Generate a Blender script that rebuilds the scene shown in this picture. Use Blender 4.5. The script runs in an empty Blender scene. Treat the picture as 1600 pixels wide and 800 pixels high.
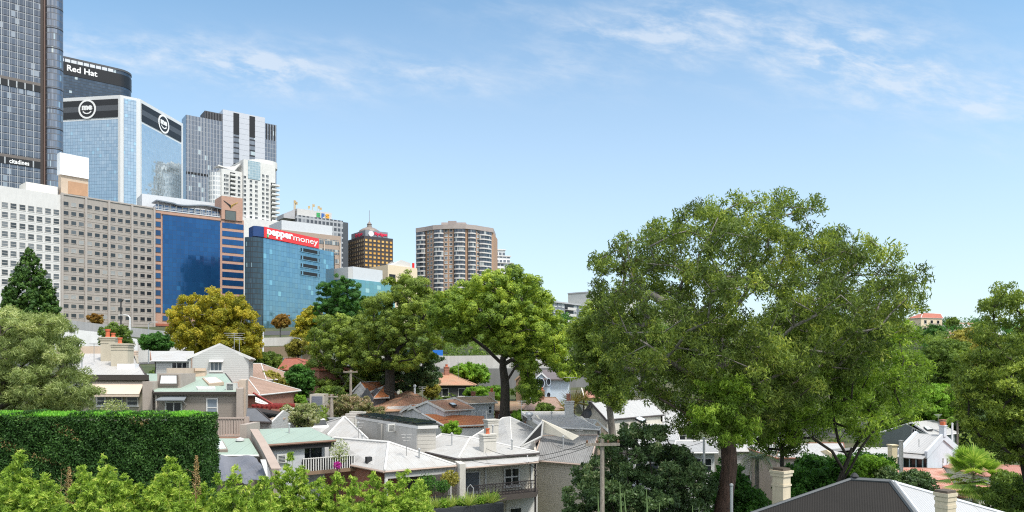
import bpy, math, random
import numpy as np
from mathutils import Vector
R = math.radians
SC = bpy.context.scene
COL = SC.collection
# ---------------------------------------------------------------- camera, sky, sun, exposure
F, HZ, CZ = 1150.0, 575.0, 16.0            # focal length in photo pixels, horizon row, eye height
cam = bpy.data.objects.new('camera', bpy.data.cameras.new('camera')); COL.objects.link(cam)
cam.location = (0, 0, CZ); cam.rotation_euler = (R(90), 0, 0)
cam.data.sensor_width = 36; cam.data.lens = F/1600*36
cam.data.shift_y = (HZ-400)/1600
cam.data.clip_start = 0.5; cam.data.clip_end = 12000
SC.camera = cam
SUN_EL, SUN_ROT = R(58), R(136)            # rotation measured from +Y towards +X
world = bpy.data.worlds.new('World'); SC.world = world; world.use_nodes = True
sun = bpy.data.objects.new('sun', bpy.data.lights.new('sun', 'SUN')); COL.objects.link(sun)
sun.data.energy = 2.3; sun.data.angle = R(9); sun.data.color = (1, .95, .86)
sdir = Vector((math.sin(SUN_ROT)*math.cos(SUN_EL), math.cos(SUN_ROT)*math.cos(SUN_EL), math.sin(SUN_EL)))
sun.rotation_euler = sdir.to_track_quat('Z', 'Y').to_euler(); sun.location = sdir*200
vs = SC.view_settings
vs.view_transform = 'Standard'; vs.look = 'None'; vs.gamma = 1; vs.use_curve_mapping = False
vs.exposure = 0.9
SC.cycles.max_bounces = 8; SC.cycles.diffuse_bounces = 6; SC.cycles.transmission_bounces = 6; SC.cycles.transparent_max_bounces = 4
SC.cycles.use_denoising = False; SC.cycles.pixel_filter_type = 'BLACKMAN_HARRIS'; SC.cycles.filter_width = 1.15; SC.cycles.sample_clamp_indirect = 4

def setup_world():
    nt = world.node_tree; nt.nodes.clear()
    L = nt.links.new
    def n(t, **k):
        o = nt.nodes.new(t)
        for a, b in k.items(): setattr(o, a, b)
        return o
    out = n('ShaderNodeOutputWorld'); bg = n('ShaderNodeBackground'); bg.inputs[1].default_value = 0.093
    sky = n('ShaderNodeTexSky', sky_type='NISHITA'); sky.sun_disc = False
    sky.sun_elevation = SUN_EL; sky.sun_rotation = SUN_ROT
    sky.air_density = 1.0; sky.dust_density = 0.6; sky.ozone_density = 2.2; sky.altitude = 50
    tc = n('ShaderNodeTexCoord'); sep = n('ShaderNodeSeparateXYZ'); L(tc.outputs['Generated'], sep.inputs[0])
    def m(op, a, b=None, c=None, clamp=False):
        o = n('ShaderNodeMath', operation=op, use_clamp=clamp)
        for i, v in enumerate((a, b, c)):
            if v is None: continue
            if isinstance(v, (int, float)): o.inputs[i].default_value = v
            else: L(v, o.inputs[i])
        return o.outputs[0]
    yy = m('MAXIMUM', m('ABSOLUTE', sep.outputs[1]), 0.15)
    a = m('DIVIDE', sep.outputs[0], yy); e = m('DIVIDE', sep.outputs[2], yy)
    # wispy clouds: streaked noise inside soft banks
    def noise(sx, sy, off, detail, rough, dist):
        cmb = n('ShaderNodeCombineXYZ')
        L(m('MULTIPLY', a, sx), cmb.inputs[0]); L(m('MULTIPLY', m('ADD', e, m('MULTIPLY', a, .16)), sy), cmb.inputs[1]); cmb.inputs[2].default_value = off
        t = n('ShaderNodeTexNoise'); L(cmb.outputs[0], t.inputs['Vector'])
        t.inputs['Scale'].default_value = 1; t.inputs['Detail'].default_value = detail
        t.inputs['Roughness'].default_value = rough; t.inputs['Distortion'].default_value = dist
        return t.outputs[0]
    big = noise(4.5, 12, 1.7, 5, .55, .1); fine = noise(15, 40, 5.2, 8, .62, .25)
    def bank(a0, e0, sa, se, tilt, amp):
        da = m('SUBTRACT', a, a0); de = m('SUBTRACT', m('SUBTRACT', e, e0), m('MULTIPLY', da, tilt))
        q = m('ADD', m('POWER', m('ABSOLUTE', m('DIVIDE', da, sa)), 2), m('POWER', m('ABSOLUTE', m('DIVIDE', de, se)), 2))
        return m('MULTIPLY', m('EXPONENT', m('MULTIPLY', q, -1)), amp)
    tot = None
    for b in [(-.5, .418, .22, .04, -.1, 1.9), (-.22, .4, .22, .03, -.05, 1.5), (.06, .475, .18, .035, -.2, .75), (.17, .435, .17, .05, .05, 1.0),
              (.4, .475, .2, .05, -.1, .7), (.36, .425, .12, .035, 0, .6), (.58, .375, .25, .06, -.2, 1.6), (.46, .53, .08, .025, -.3, .6), (-.35, .44, .12, .02, 0, .55)]:
        g = bank(*b); tot = g if tot is None else m('ADD', tot, g)
    dens = m('MULTIPLY', tot, m('MULTIPLY', m('SUBTRACT', big, .2, clamp=True), 2.2))
    dens = m('MULTIPLY', dens, m('MULTIPLY', m('SUBTRACT', fine, .36, clamp=True), 3.6), clamp=True)
    dens = m('MULTIPLY', m('POWER', dens, 1.3), .56)
    up = m('GREATER_THAN', sep.outputs[2], 0.02)
    dens = m('MULTIPLY', dens, up)
    # paler air towards the horizon, then the clouds
    pale = n('ShaderNodeMix', data_type='RGBA'); L(m('SUBTRACT', .74, m('MULTIPLY', m('MAXIMUM', e, 0), 1.45), clamp=True), pale.inputs[0])
    tint = n('ShaderNodeMix', data_type='RGBA', blend_type='MULTIPLY'); tint.inputs[0].default_value = 1
    L(sky.outputs[0], tint.inputs[6]); tint.inputs[7].default_value = (1.32, 1.46, 1.33, 1)
    L(tint.outputs[2], pale.inputs[6]); pale.inputs[7].default_value = (4.15, 4.6, 5.4, 1)
    mx = n('ShaderNodeMix', data_type='RGBA'); L(dens, mx.inputs[0]); L(pale.outputs[2], mx.inputs[6]); mx.inputs[7].default_value = (5.0, 5.3, 5.7, 1)
    # bright broken cloud added overhead and behind the viewer, unseen, as soft fill light
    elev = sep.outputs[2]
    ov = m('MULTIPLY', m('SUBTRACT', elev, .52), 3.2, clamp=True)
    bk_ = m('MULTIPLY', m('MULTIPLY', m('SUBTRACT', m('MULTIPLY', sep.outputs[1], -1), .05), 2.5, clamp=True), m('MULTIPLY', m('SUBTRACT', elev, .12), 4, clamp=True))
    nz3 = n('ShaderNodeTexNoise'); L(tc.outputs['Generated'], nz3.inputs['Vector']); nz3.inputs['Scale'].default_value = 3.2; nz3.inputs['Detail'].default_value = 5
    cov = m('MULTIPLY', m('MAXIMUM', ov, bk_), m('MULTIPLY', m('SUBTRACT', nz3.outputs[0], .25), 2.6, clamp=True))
    fill_deck = n('ShaderNodeMix', data_type='RGBA'); L(cov, fill_deck.inputs[0]); L(mx.outputs[2], fill_deck.inputs[6]); fill_deck.inputs[7].default_value = (11.5, 11.2, 10.8, 1)
    L(fill_deck.outputs[2], bg.inputs[0]); L(bg.outputs[0], out.inputs[0])
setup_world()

# ---------------------------------------------------------------- projections from the photograph into the place
def P(px, py, Y): return Vector(((px-800)/F*Y, Y, CZ+(HZ-py)/F*Y))
def PZ(px, py, zr):
    Y = zr*F/(HZ-py); return P(px, py, Y)
def sm(t): t = min(1, max(0, t)); return t*t*(3-2*t)
GL = ([-200, 0, 22, 38, 57, 68, 75, 90, 115, 140, 180, 220, 252, 320, 500, 1000, 3000, 9000], [-17, -16, -15, -14.5, -13, -8.6, -6.2, -5.6, -2.2, .3, 3, 9, 14, 18, 24, 22, -20, -60])
GC = ([-200, 0, 22, 57, 75, 90, 110, 140, 180, 220, 252, 320, 500, 1000, 3000, 9000], [-17, -16, -15, -13.4, -11.6, -10.2, -7.4, -3.5, 2, 8, 14, 18, 24, 22, -20, -60])
GR = ([-200, 0, 60, 90, 120, 160, 220, 300, 400, 500, 1000, 3000, 9000], [-17, -16, -17, -18, -17.5, -13, -4, 9, 18, 20, 18, -20, -60])
def tz(x, y):
    s = x/max(y, 25); g = lambda G: float(np.interp(y, *G))
    if s < -.02: t = sm((s+.28)/.18); return CZ+g(GL)*(1-t)+g(GC)*t
    t = sm((s-.1)/.25); return CZ+g(GC)*(1-t)+g(GR)*t

# ---------------------------------------------------------------- objects
WL = {}
def reg(o, parent, world_loc):
    COL.objects.link(o)
    if parent is not None:
        o.parent = parent; o.location = Vector(world_loc)-WL[parent.name]
    else: o.location = world_loc
    WL[o.name] = Vector(world_loc)
    return o
def tag(o, label=None, cat=None, group=None, kind=None):
    if label: o['label'] = label
    if cat: o['category'] = cat
    if group: o['group'] = group
    if kind: o['kind'] = kind
    return o
def empty(name, loc, label, cat, group=None):
    o = bpy.data.objects.new(name, None); o.empty_display_size = .3
    reg(o, None, Vector(loc)); return tag(o, label, cat, group)

class MB:
    def __init__(s): s.v = []; s.f = []; s.m = []
    def face(s, pts, mi=0):
        i = len(s.v); s.v += [tuple(p) for p in pts]; s.f.append(tuple(range(i, i+len(pts)))); s.m.append(mi)
    def solid(s, top, bot, mi=0, side=None):
        "prism between two matching rings"
        n = len(top); i = len(s.v); s.v += [tuple(p) for p in top]+[tuple(p) for p in bot]
        c = Vector((0, 0, 0))
        s.f.append(tuple(range(i, i+n))); s.m.append(mi)
        s.f.append(tuple(range(i+2*n-1, i+n-1, -1))); s.m.append(mi if side is None else side)
        for k in range(n):
            k2 = (k+1) % n
            s.f.append((i+k2, i+k, i+n+k, i+n+k2)); s.m.append(mi if side is None else side)
        return s
    def slab(s, pts, t=.12, mi=0, side=None):
        pts = [Vector(p) for p in pts]
        nn = sum(((pts[i]-pts[0]).cross(pts[(i+1) % len(pts)]-pts[0]) for i in range(len(pts))), Vector())
        if nn.z < 0: pts = pts[::-1]
        return s.solid(pts, [p-Vector((0, 0, t)) for p in pts], mi, side)
    def prism(s, xy, z0, z1, mi=0, side=None):
        xy = [Vector((p[0], p[1])) for p in xy]
        ar = sum(xy[i].x*xy[(i+1) % len(xy)].y-xy[(i+1) % len(xy)].x*xy[i].y for i in range(len(xy)))
        if ar < 0: xy = xy[::-1]
        return s.solid([(p.x, p.y, z1) for p in xy], [(p.x, p.y, z0) for p in xy], mi, side)
    def box(s, c, d, rot=0, mi=0):
        c = Vector(c); cs, sn = math.cos(rot), math.sin(rot); hx, hy, hz = d[0]/2, d[1]/2, d[2]/2
        q = [(c.x+x*cs-y*sn, c.y+x*sn+y*cs) for x, y in ((-hx, -hy), (hx, -hy), (hx, hy), (-hx, hy))]
        return s.prism(q, c.z-hz, c.z+hz, mi)
    def fbox(s, fa, u0, u1, z0, z1, o0, o1, mi=0):
        q = [fa.xy(u0, o1), fa.xy(u1, o1), fa.xy(u1, o0), fa.xy(u0, o0)]
        return s.prism(q, z0, z1, mi)
    def tube(s, pts, r, n=8, mi=0, cap=True):
        pts = [Vector(p) for p in pts]
        if not hasattr(r, '__len__'): r = [r]*len(pts)
        rings = []; ref = None
        for k, p in enumerate(pts):
            d = (pts[min(k+1, len(pts)-1)]-pts[max(k-1, 0)]).normalized()
            if ref is None: ref = Vector((1, 0, 0)) if abs(d.x) < .9 else Vector((0, 1, 0))
            a = (ref-d*ref.dot(d)).normalized(); b = d.cross(a); ref = a
            i = len(s.v)
            for j in range(n):
                t = 2*math.pi*j/n; s.v.append(tuple(p+a*(math.cos(t)*r[k])+b*(math.sin(t)*r[k])))
            rings.append(i)
        for k in range(len(rings)-1):
            for j in range(n):
                j2 = (j+1) % n
                s.f.append((rings[k]+j, rings[k]+j2, rings[k+1]+j2, rings[k+1]+j)); s.m.append(mi)
        if cap:
            s.f.append(tuple(rings[0]+j for j in range(n))[::-1]); s.m.append(mi)
            s.f.append(tuple(rings[-1]+j for j in range(n))); s.m.append(mi)
        return s
    def lathe(s, c, prof, n=12, mi=0):
        return s.tube([(c[0], c[1], c[2]+z) for r_, z in prof], [r_ for r_, z in prof], n, mi)
    def build(s, name, mats, parent=None, label=None, origin=None, kind=None):
        if not isinstance(mats, (list, tuple)): mats = [mats]
        V = np.array(s.v, float)
        if origin is None:
            origin = Vector(((V[:, 0].min()+V[:, 0].max())/2, (V[:, 1].min()+V[:, 1].max())/2, V[:, 2].min()))
        me = bpy.data.meshes.new(name)
        me.from_pydata((V-np.array(origin)).tolist(), [], s.f)
        for m_ in mats: me.materials.append(m_)
        me.polygons.foreach_set('material_index', np.array(s.m, np.int32))
        metric_uv(me, V)
        me.update()
        o = bpy.data.objects.new(name, me)
        reg(o, parent, origin)
        if label: o['label'] = label
        if kind: o['kind'] = kind
        return o

def metric_uv(me, V):
    "uv in metres: u runs level along each face, v runs up it"
    uv = me.uv_layers.new(name='UVMap'); me.update()
    npol = len(me.polygons); nl = len(me.loops)
    N = np.empty(npol*3, np.float32); me.polygons.foreach_get('normal', N); N = N.reshape(-1, 3)
    lt = np.empty(npol, np.int32); me.polygons.foreach_get('loop_total', lt)
    vi = np.empty(nl, np.int32); me.loops.foreach_get('vertex_index', vi)
    fi = np.repeat(np.arange(npol), lt)
    U = np.stack([-N[:, 1], N[:, 0], np.zeros(npol)], 1); ln = np.linalg.norm(U, axis=1)
    flat = ln < .08
    U[flat] = (1, 0, 0); U[~flat] /= ln[~flat][:, None]
    W = np.cross(N, U)
    p = V[vi]
    q = np.stack([(p*U[fi]).sum(1), (p*W[fi]).sum(1)], 1)
    uv.data.foreach_set('uv', q.astype(np.float32).ravel())

class Fac:
    "a facade: A is its left end, B its right end (plan points), seen from outside"
    def __init__(s, A, B):
        s.A = Vector((A[0], A[1])); s.B = Vector((B[0], B[1])); d = s.B-s.A; s.L = d.length; s.d = d/s.L
        s.n = Vector((s.d.y, -s.d.x)); s.rot = math.atan2(s.d.y, s.d.x)
    def xy(s, u, o=0): return s.A+s.d*u+s.n*o
    def pt(s, u, z, o=0): q = s.xy(u, o); return Vector((q.x, q.y, z))
    def u(s, px, o=0):
        k = (px-800)/F; a = s.A+s.n*o
        return (a.x-k*a.y)/(k*s.d.y-s.d.x)
    def z(s, px, py): return CZ+(HZ-py)/F*s.xy(s.u(px)).y
    def uz(s, px, py): return s.u(px), s.z(px, py)
def fac(pxa, Ya, pxb, vp):
    "facade from column pxa at depth Ya to column pxb, its level lines running to the vanishing column vp"
    ka, kb, dx = (pxa-800)/F, (pxb-800)/F, (vp-800)/F
    t = (ka*Ya-kb*Ya)/(kb-dx)
    return Fac((ka*Ya, Ya), (ka*Ya+t*dx, Ya+t))

# ---------------------------------------------------------------- materials
MATS = {}
class NT:
    def __init__(s, name):
        s.m = bpy.data.materials.new(name); s.m.use_nodes = True; s.nt = s.m.node_tree; s.nt.nodes.clear()
        s.out = s.nt.nodes.new('ShaderNodeOutputMaterial'); s.b = s.nt.nodes.new('ShaderNodeBsdfPrincipled')
        s.nt.links.new(s.b.outputs[0], s.out.inputs[0])
    def n(s, t, **k):
        o = s.nt.nodes.new(t)
        for a, b in k.items(): setattr(o, a, b)
        return o
    def L(s, a, b): s.nt.links.new(a, b)
    def math(s, op, a, b=None, c=None, clamp=False):
        o = s.n('ShaderNodeMath', operation=op, use_clamp=clamp)
        for i, v in enumerate((a, b, c)):
            if v is None: continue
            if isinstance(v, (int, float)): o.inputs[i].default_value = v
            else: s.L(v, o.inputs[i])
        return o.outputs[0]
    def mix(s, f, a, b, blend='MIX'):
        o = s.n('ShaderNodeMix', data_type='RGBA', blend_type=blend)
        for i, v in ((0, f), (6, a), (7, b)):
            if isinstance(v, (int, float)): o.inputs[i].default_value = v
            elif isinstance(v, tuple): o.inputs[i].default_value = (*v[:3], 1)
            else: s.L(v, o.inputs[i])
        return o.outputs[2]
    def ramp(s, f, stops, interp='LINEAR'):
        o = s.n('ShaderNodeValToRGB'); o.color_ramp.interpolation = interp; e = o.color_ramp.elements
        while len(e) < len(stops): e.new(.5)
        for k, (p, c) in enumerate(stops):
            e[k].position = p; e[k].color = (*c, 1) if hasattr(c, '__len__') else (c, c, c, 1)
        s.L(f, o.inputs[0]); return o.outputs[0]
    def uv(s):
        u = s.n('ShaderNodeUVMap'); u.uv_map = 'UVMap'; return u.outputs[0]
    def pos(s): return s.n('ShaderNodeNewGeometry').outputs['Position']
    def noise(s, vec, scale, detail=4, rough=.55, sx=None):
        t = s.n('ShaderNodeTexNoise'); t.inputs['Scale'].default_value = scale; t.inputs['Detail'].default_value = detail; t.inputs['Roughness'].default_value = rough
        if sx:
            mp = s.n('ShaderNodeMapping'); mp.inputs['Scale'].default_value = sx; s.L(vec, mp.inputs[0]); vec = mp.outputs[0]
        s.L(vec, t.inputs['Vector']); return t.outputs[0]
    def bump(s, h, strength=.3, dist=.02):
        o = s.n('ShaderNodeBump'); o.inputs['Strength'].default_value = strength; o.inputs['Distance'].default_value = dist
        s.L(h, o.inputs['Height']); s.L(o.outputs[0], s.b.inputs['Normal'])
    def set(s, col=None, rough=.7, metal=0, spec=.5):
        if col is not None:
            if isinstance(col, tuple): s.b.inputs['Base Color'].default_value = (*col[:3], 1)
            else: s.L(col, s.b.inputs['Base Color'])
        if isinstance(rough, (int, float)): s.b.inputs['Roughness'].default_value = rough
        else: s.L(rough, s.b.inputs['Roughness'])
        s.b.inputs['Metallic'].default_value = metal; s.b.inputs['Specular IOR Level'].default_value = spec
        return s.m
def sc(c, k): return tuple(min(1, x*k) for x in c)
def cached(fn):
    def w(name, *a, **k):
        if name not in MATS: MATS[name] = fn(name, *a, **k)
        return MATS[name]
    return w
@cached
def plain(name, c, rough=.75, var=.16, scale=.6, metal=0, streak=.1, spec=.4):
    t = NT(name); p = t.pos()
    a = t.noise(p, scale, 5, .6); b = t.noise(p, scale*2.2, 4, .6, (3, 3, .25))
    f = t.math('ADD', t.math('MULTIPLY', t.math('SUBTRACT', a, .5), var*2), t.math('MULTIPLY', t.math('SUBTRACT', b, .5), streak*2))
    k = t.math('ADD', f, 1)
    cm = t.n('ShaderNodeCombineColor'); [t.L(k, cm.inputs[i]) for i in range(3)]
    return t.set(t.mix(1.0, c, cm.outputs[0], 'MULTIPLY'), rough, metal, spec)
@cached
def siding(name, c, pitch=.2, vert=False, rough=.6, gap=.1, dark=.55):
    t = NT(name); s_ = t.n('ShaderNodeSeparateXYZ'); t.L(t.uv(), s_.inputs[0])
    w = t.math('FRACT', t.math('DIVIDE', s_.outputs[0 if vert else 1], pitch))
    line = t.math('LESS_THAN', w, gap)
    nz = t.noise(t.pos(), 1.3, 5, .6); nz2 = t.noise(t.pos(), .35, 3)
    base = t.mix(t.math('MULTIPLY', nz, .35), c, sc(c, .78)); base = t.mix(t.math('MULTIPLY', nz2, .3), base, sc(c, .8))
    t.bump(w, .6, .03)
    return t.set(t.mix(line, base, sc(c, dark)), rough)
@cached
def corrug(name, c, pitch=.15, rough=.45, rust=None, rustamt=.0, lap=.9, dirt=.2, metal=.0, rib=.12, bs=.5):
    t = NT(name); s_ = t.n('ShaderNodeSeparateXYZ'); t.L(t.uv(), s_.inputs[0])
    w = t.math('SINE', t.math('MULTIPLY', s_.outputs[0], 2*math.pi/pitch))
    t.bump(w, bs, pitch*.22)
    lapl = t.math('LESS_THAN', t.math('FRACT', t.math('DIVIDE', s_.outputs[0], lap)), .05)
    cell = t.n('ShaderNodeTexWhiteNoise', noise_dimensions='1D'); t.L(t.math('FLOOR', t.math('DIVIDE', s_.outputs[0], lap)), cell.inputs['W'])
    nz = t.noise(t.uv(), .5, 5, .6); st = t.noise(t.uv(), 1.2, 5, .65, (2.5, .3, 1))
    base = t.mix(t.math('MULTIPLY', nz, dirt*2), c, sc(c, .7)); base = t.mix(t.math('MULTIPLY', cell.outputs['Value'], .12), base, sc(c, .6))
    base = t.mix(t.math('MULTIPLY', st, dirt), base, sc(c, .55))
    base = t.mix(t.math('MULTIPLY', lapl, .35), base, sc(c, .4))
    if rib: base = t.mix(t.math('MULTIPLY', t.math('LESS_THAN', w, -.55), rib), base, sc(c, .25))  # troughs of the corrugation painted darker, shade put into the colour
    if rust:
        rm = t.ramp(t.noise(t.uv(), .7, 6, .7), [(.5-rustamt*.2, 0.), (.72, 1.)])
        base = t.mix(t.math('MULTIPLY', rm, rustamt), base, rust)
    return t.set(base, rough, metal)
@cached
def tiles(name, c1, c2, moss=None, w=.34, h=.3):
    t = NT(name); b = t.n('ShaderNodeTexBrick'); t.L(t.uv(), b.inputs['Vector'])
    b.inputs['Scale'].default_value = 1; b.inputs['Brick Width'].default_value = w; b.inputs['Row Height'].default_value = h
    b.inputs['Mortar Size'].default_value = .022; b.inputs['Bias'].default_value = 0; b.inputs['Color1'].default_value = (*c1, 1); b.inputs['Color2'].default_value = (*c2, 1); b.inputs['Mortar'].default_value = (*sc(c1, .3), 1)
    nz = t.ramp(t.noise(t.pos(), .55, 6, .65), [(.38, 0.), (.68, 1.)])
    base = t.mix(t.math('MULTIPLY', nz, .75), b.outputs[0], moss or sc(c2, .5))
    nz2 = t.noise(t.pos(), 4, 3); base = t.mix(t.math('MULTIPLY', nz2, .35), base, sc(c1, .45))
    s_ = t.n('ShaderNodeSeparateXYZ'); t.L(t.uv(), s_.inputs[0])
    t.bump(t.math('FRACT', t.math('MULTIPLY', s_.outputs[1], -1/h)), .7, .04)
    return t.set(base, .8)
@cached
def brickm(name, c1, c2, mort, w=.24, h=.086, scale=1.0):
    t = NT(name); b = t.n('ShaderNodeTexBrick'); t.L(t.uv(), b.inputs['Vector'])
    b.inputs['Scale'].default_value = 1; b.inputs['Brick Width'].default_value = w*scale; b.inputs['Row Height'].default_value = h*scale
    b.inputs['Mortar Size'].default_value = .008*scale; b.inputs['Color1'].default_value = (*c1, 1); b.inputs['Color2'].default_value = (*c2, 1); b.inputs['Mortar'].default_value = (*mort, 1)
    nz = t.noise(t.pos(), .8, 5, .6)
    return t.set(t.mix(t.math('MULTIPLY', nz, .4), b.outputs[0], sc(c1, .55)), .85)
@cached
def curtain(name, g1, g2, mull, pu, pv, mu=.06, mv=.06, metal=.7, rough=.12, blinds=.06, blindc=(.45, .5, .5), ou=0, ov=0, band=None, wob=.35):
    "curtain wall: panes in a grid of mullions, every pane a little different"
    t = NT(name); s_ = t.n('ShaderNodeSeparateXYZ'); t.L(t.uv(), s_.inputs[0])
    x = t.math('DIVIDE', t.math('ADD', s_.outputs[0], ou), pu); y = t.math('DIVIDE', t.math('ADD', s_.outputs[1], ov), pv)
    line = t.math('MAXIMUM', t.math('LESS_THAN', t.math('FRACT', x), mu), t.math('LESS_THAN', t.math('FRACT', y), mv))
    cm = t.n('ShaderNodeCombineXYZ'); t.L(t.math('FLOOR', x), cm.inputs[0]); t.L(t.math('FLOOR', y), cm.inputs[1])
    wn = t.n('ShaderNodeTexWhiteNoise', noise_dimensions='2D'); t.L(cm.outputs[0], wn.inputs['Vector'])
    nz = t.noise(t.uv(), .06, 4, .6)
    f = t.math('ADD', t.math('MULTIPLY', wn.outputs['Value'], wob), t.math('MULTIPLY', nz, 1-wob), clamp=True)
    g = t.mix(f, g1, g2)
    g = t.mix(t.math('LESS_THAN', wn.outputs['Value'], blinds), g, blindc)
    if band:
        yb = t.math('FRACT', t.math('DIVIDE', t.math('ADD', s_.outputs[1], ov), band[0]))
        g = t.mix(t.math('LESS_THAN', yb, band[1]), g, band[2])
    # pane normals tilt slightly so each pane mirrors another bit of sky
    vt = t.n('ShaderNodeVectorMath', operation='SUBTRACT'); t.L(wn.outputs['Color'], vt.inputs[0]); vt.inputs[1].default_value = (.5, .5, .5)
    vs_ = t.n('ShaderNodeVectorMath', operation='SCALE'); t.L(vt.outputs[0], vs_.inputs[0]); vs_.inputs['Scale'].default_value = .035
    ge = t.n('ShaderNodeNewGeometry'); va = t.n('ShaderNodeVectorMath', operation='ADD'); t.L(ge.outputs['Normal'], va.inputs[0]); t.L(vs_.outputs[0], va.inputs[1])
    vn = t.n('ShaderNodeVectorMath', operation='NORMALIZE'); t.L(va.outputs[0], vn.inputs[0]); t.L(vn.outputs[0], t.b.inputs['Normal'])
    t.set(t.mix(line, g, mull), rough, 0)
    t.L(t.math('MULTIPLY', t.math('SUBTRACT', 1, line), metal), t.b.inputs['Metallic'])
    return t.m
@cached
def winglass(name, stops, rough=.12, metal=.0):
    "window panes: each window object its own tone (open, shut, blind down)"
    t = NT(name); oi = t.n('ShaderNodeObjectInfo')
    c = t.ramp(oi.outputs['Random'], stops, 'CONSTANT')
    nz = t.noise(t.pos(), 1.5, 2)
    return t.set(t.mix(t.math('MULTIPLY', nz, .5), c, (.03, .04, .05)), rough, metal, .5)
@cached
def leafmat(name, stops, trans=.35, rough=.5, spec=.22, gain=2.9):
    t = NT(name); at = t.n('ShaderNodeAttribute'); at.attribute_name = 'rnd'
    c = t.ramp(at.outputs['Fac'], [(p, tuple(min(.7, v*gain) for v in q)) for p, q in stops])
    t.set(c, rough, 0, spec)
    tr = t.n('ShaderNodeBsdfTranslucent'); tc = t.mix(1.0, c, (1.0, 1.0, .55), 'MULTIPLY')
    t.L(tc, tr.inputs[0])
    ms = t.n('ShaderNodeMixShader'); ms.inputs[0].default_value = min(.5, trans+.12)
    t.L(t.b.outputs[0], ms.inputs[1]); t.L(tr.outputs[0], ms.inputs[2]); t.L(ms.outputs[0], t.out.inputs[0])
    return t.m
@cached
def bark(name, c1, c2, scale=3):
    t = NT(name); p = t.pos(); a = t.noise(p, scale, 6, .65, (3, 3, .5))
    t.bump(a, .8, .08)
    return t.set(t.mix(t.ramp(a, [(.35, 0.), (.65, 1.)]), c1, c2), .9)
WHITE = plain('white_paint', (.56, .555, .545)); TRIM = plain('white_trim', (.6, .595, .585), streak=.03, var=.05)
DARK = plain('charcoal_paint', (.03, .032, .036)); MET = plain('galvanised_steel', (.38, .4, .42), .45, metal=.5)
GLASS = winglass('window_panes', [(0, (.02, .025, .03)), (.45, (.05, .065, .08)), (.7, (.11, .14, .17)), (.85, (.35, .37, .38))])
GLASSD = winglass('dark_panes', [(0, (.015, .018, .02)), (.6, (.04, .05, .06))])

def mesh_obj(name, mesh, parent, world_loc, rot=0):
    o = bpy.data.objects.new(name, mesh); o.rotation_euler.z = rot; return reg(o, parent, world_loc)
WM = {}
def win_mesh(w, h, fr, gl, style='plain', fw=.07, sill=True, proud=.06):
    key = (round(w, 2), round(h, 2), fr.name, gl.name, style, fw, sill, proud)
    if key in WM: return WM[key]
    m = MB(); fa = Fac((0, 0), (1, 0)); p = proud
    m.fbox(fa, -w/2, w/2, fw, h-fw, -.02, p*.25, 1)
    m.fbox(fa, -w/2, -w/2+fw, 0, h, -.02, p); m.fbox(fa, w/2-fw, w/2, 0, h, -.02, p)
    m.fbox(fa, -w/2+fw, w/2-fw, h-fw, h, -.02, p-.004); m.fbox(fa, -w/2+fw, w/2-fw, 0, fw, -.02, p-.004)
    if style in ('hung', 'four'): m.fbox(fa, -w/2+fw, w/2-fw, h/2-fw*.4, h/2+fw*.4, -.02, p*.7)
    if style in ('pair', 'four'): m.fbox(fa, -fw*.4, fw*.4, fw, h-fw, -.02, p*.6)
    if style == 'triple':
        for q in (-w/6, w/6): m.fbox(fa, q-fw*.4, q+fw*.4, fw, h-fw, -.02, p*.6)
    if sill: m.fbox(fa, -w/2-.06, w/2+.06, -.09, -.004, -.02, p+.07)
    me = m.build('window', [fr, gl], None, origin=Vector((0, 0, 0)))
    mesh = me.data; bpy.data.objects.remove(me)
    WM[key] = mesh; return mesh
def win(root, fa, uc, z0, w, h, fr=None, gl=None, style='plain', name='window', o=.0, **k):
    return mesh_obj(name, win_mesh(w, h, fr or TRIM, gl or GLASS, style, **k), root, fa.pt(uc, z0, o), fa.rot)
def win_px(root, fa, x0, y0, x1, y1, **k):
    u0, u1 = fa.u(x0), fa.u(x1); zt, zb = fa.z((x0+x1)/2, y0), fa.z((x0+x1)/2, y1)
    return win(root, fa, (u0+u1)/2, zb, u1-u0, zt-zb, **k)
def win_grid(root, cells, mesh, limit, name='window'):
    "cells: (facade, u, z); the first `limit` become parts, the rest one stuff part"
    for fa, u, z in cells[:limit]: mesh_obj(name, mesh, root, fa.pt(u, z), fa.rot)
    rest = cells[limit:]
    if not rest: return
    m = MB(); V = [tuple(v.co) for v in mesh.vertices]; PF = [(tuple(p.vertices), p.material_index) for p in mesh.polygons]
    for fa, u, z in rest:
        i = len(m.v); m.v += [tuple(fa.pt(u+x, z+zz, -y)) for x, y, zz in V]
        for f, mi in PF: m.f.append(tuple(i+k for k in f)); m.m.append(mi)
    m.build('remaining_windows', list(mesh.materials), root, kind='stuff')
def text_part(fa, s, u0, u1, z0, z1, mat, parent, name='lettering', o=.1, ext=.06, bold=.0, italic=0):
    cu = bpy.data.curves.new('txt', 'FONT'); cu.body = s; cu.extrude = .02; cu.offset = bold; cu.shear = italic; cu.resolution_u = 3
    ob = bpy.data.objects.new('txt', cu); COL.objects.link(ob)
    me = bpy.data.meshes.new_from_object(ob.evaluated_get(bpy.context.evaluated_depsgraph_get()))
    bpy.data.objects.remove(ob)
    V = np.array([v.co[:] for v in me.vertices]); mn, mxx = V.min(0), V.max(0); sp = mxx-mn
    m = MB()
    for v in V:
        a = (v-mn)/np.where(sp == 0, 1, sp)
        m.v.append(tuple(fa.pt(u0+a[0]*(u1-u0), z0+a[1]*(z1-z0), o+a[2]*ext)))
    for p in me.polygons: m.f.append(tuple(p.vertices)); m.m.append(0)
    return m.build(name, mat, parent)

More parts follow.
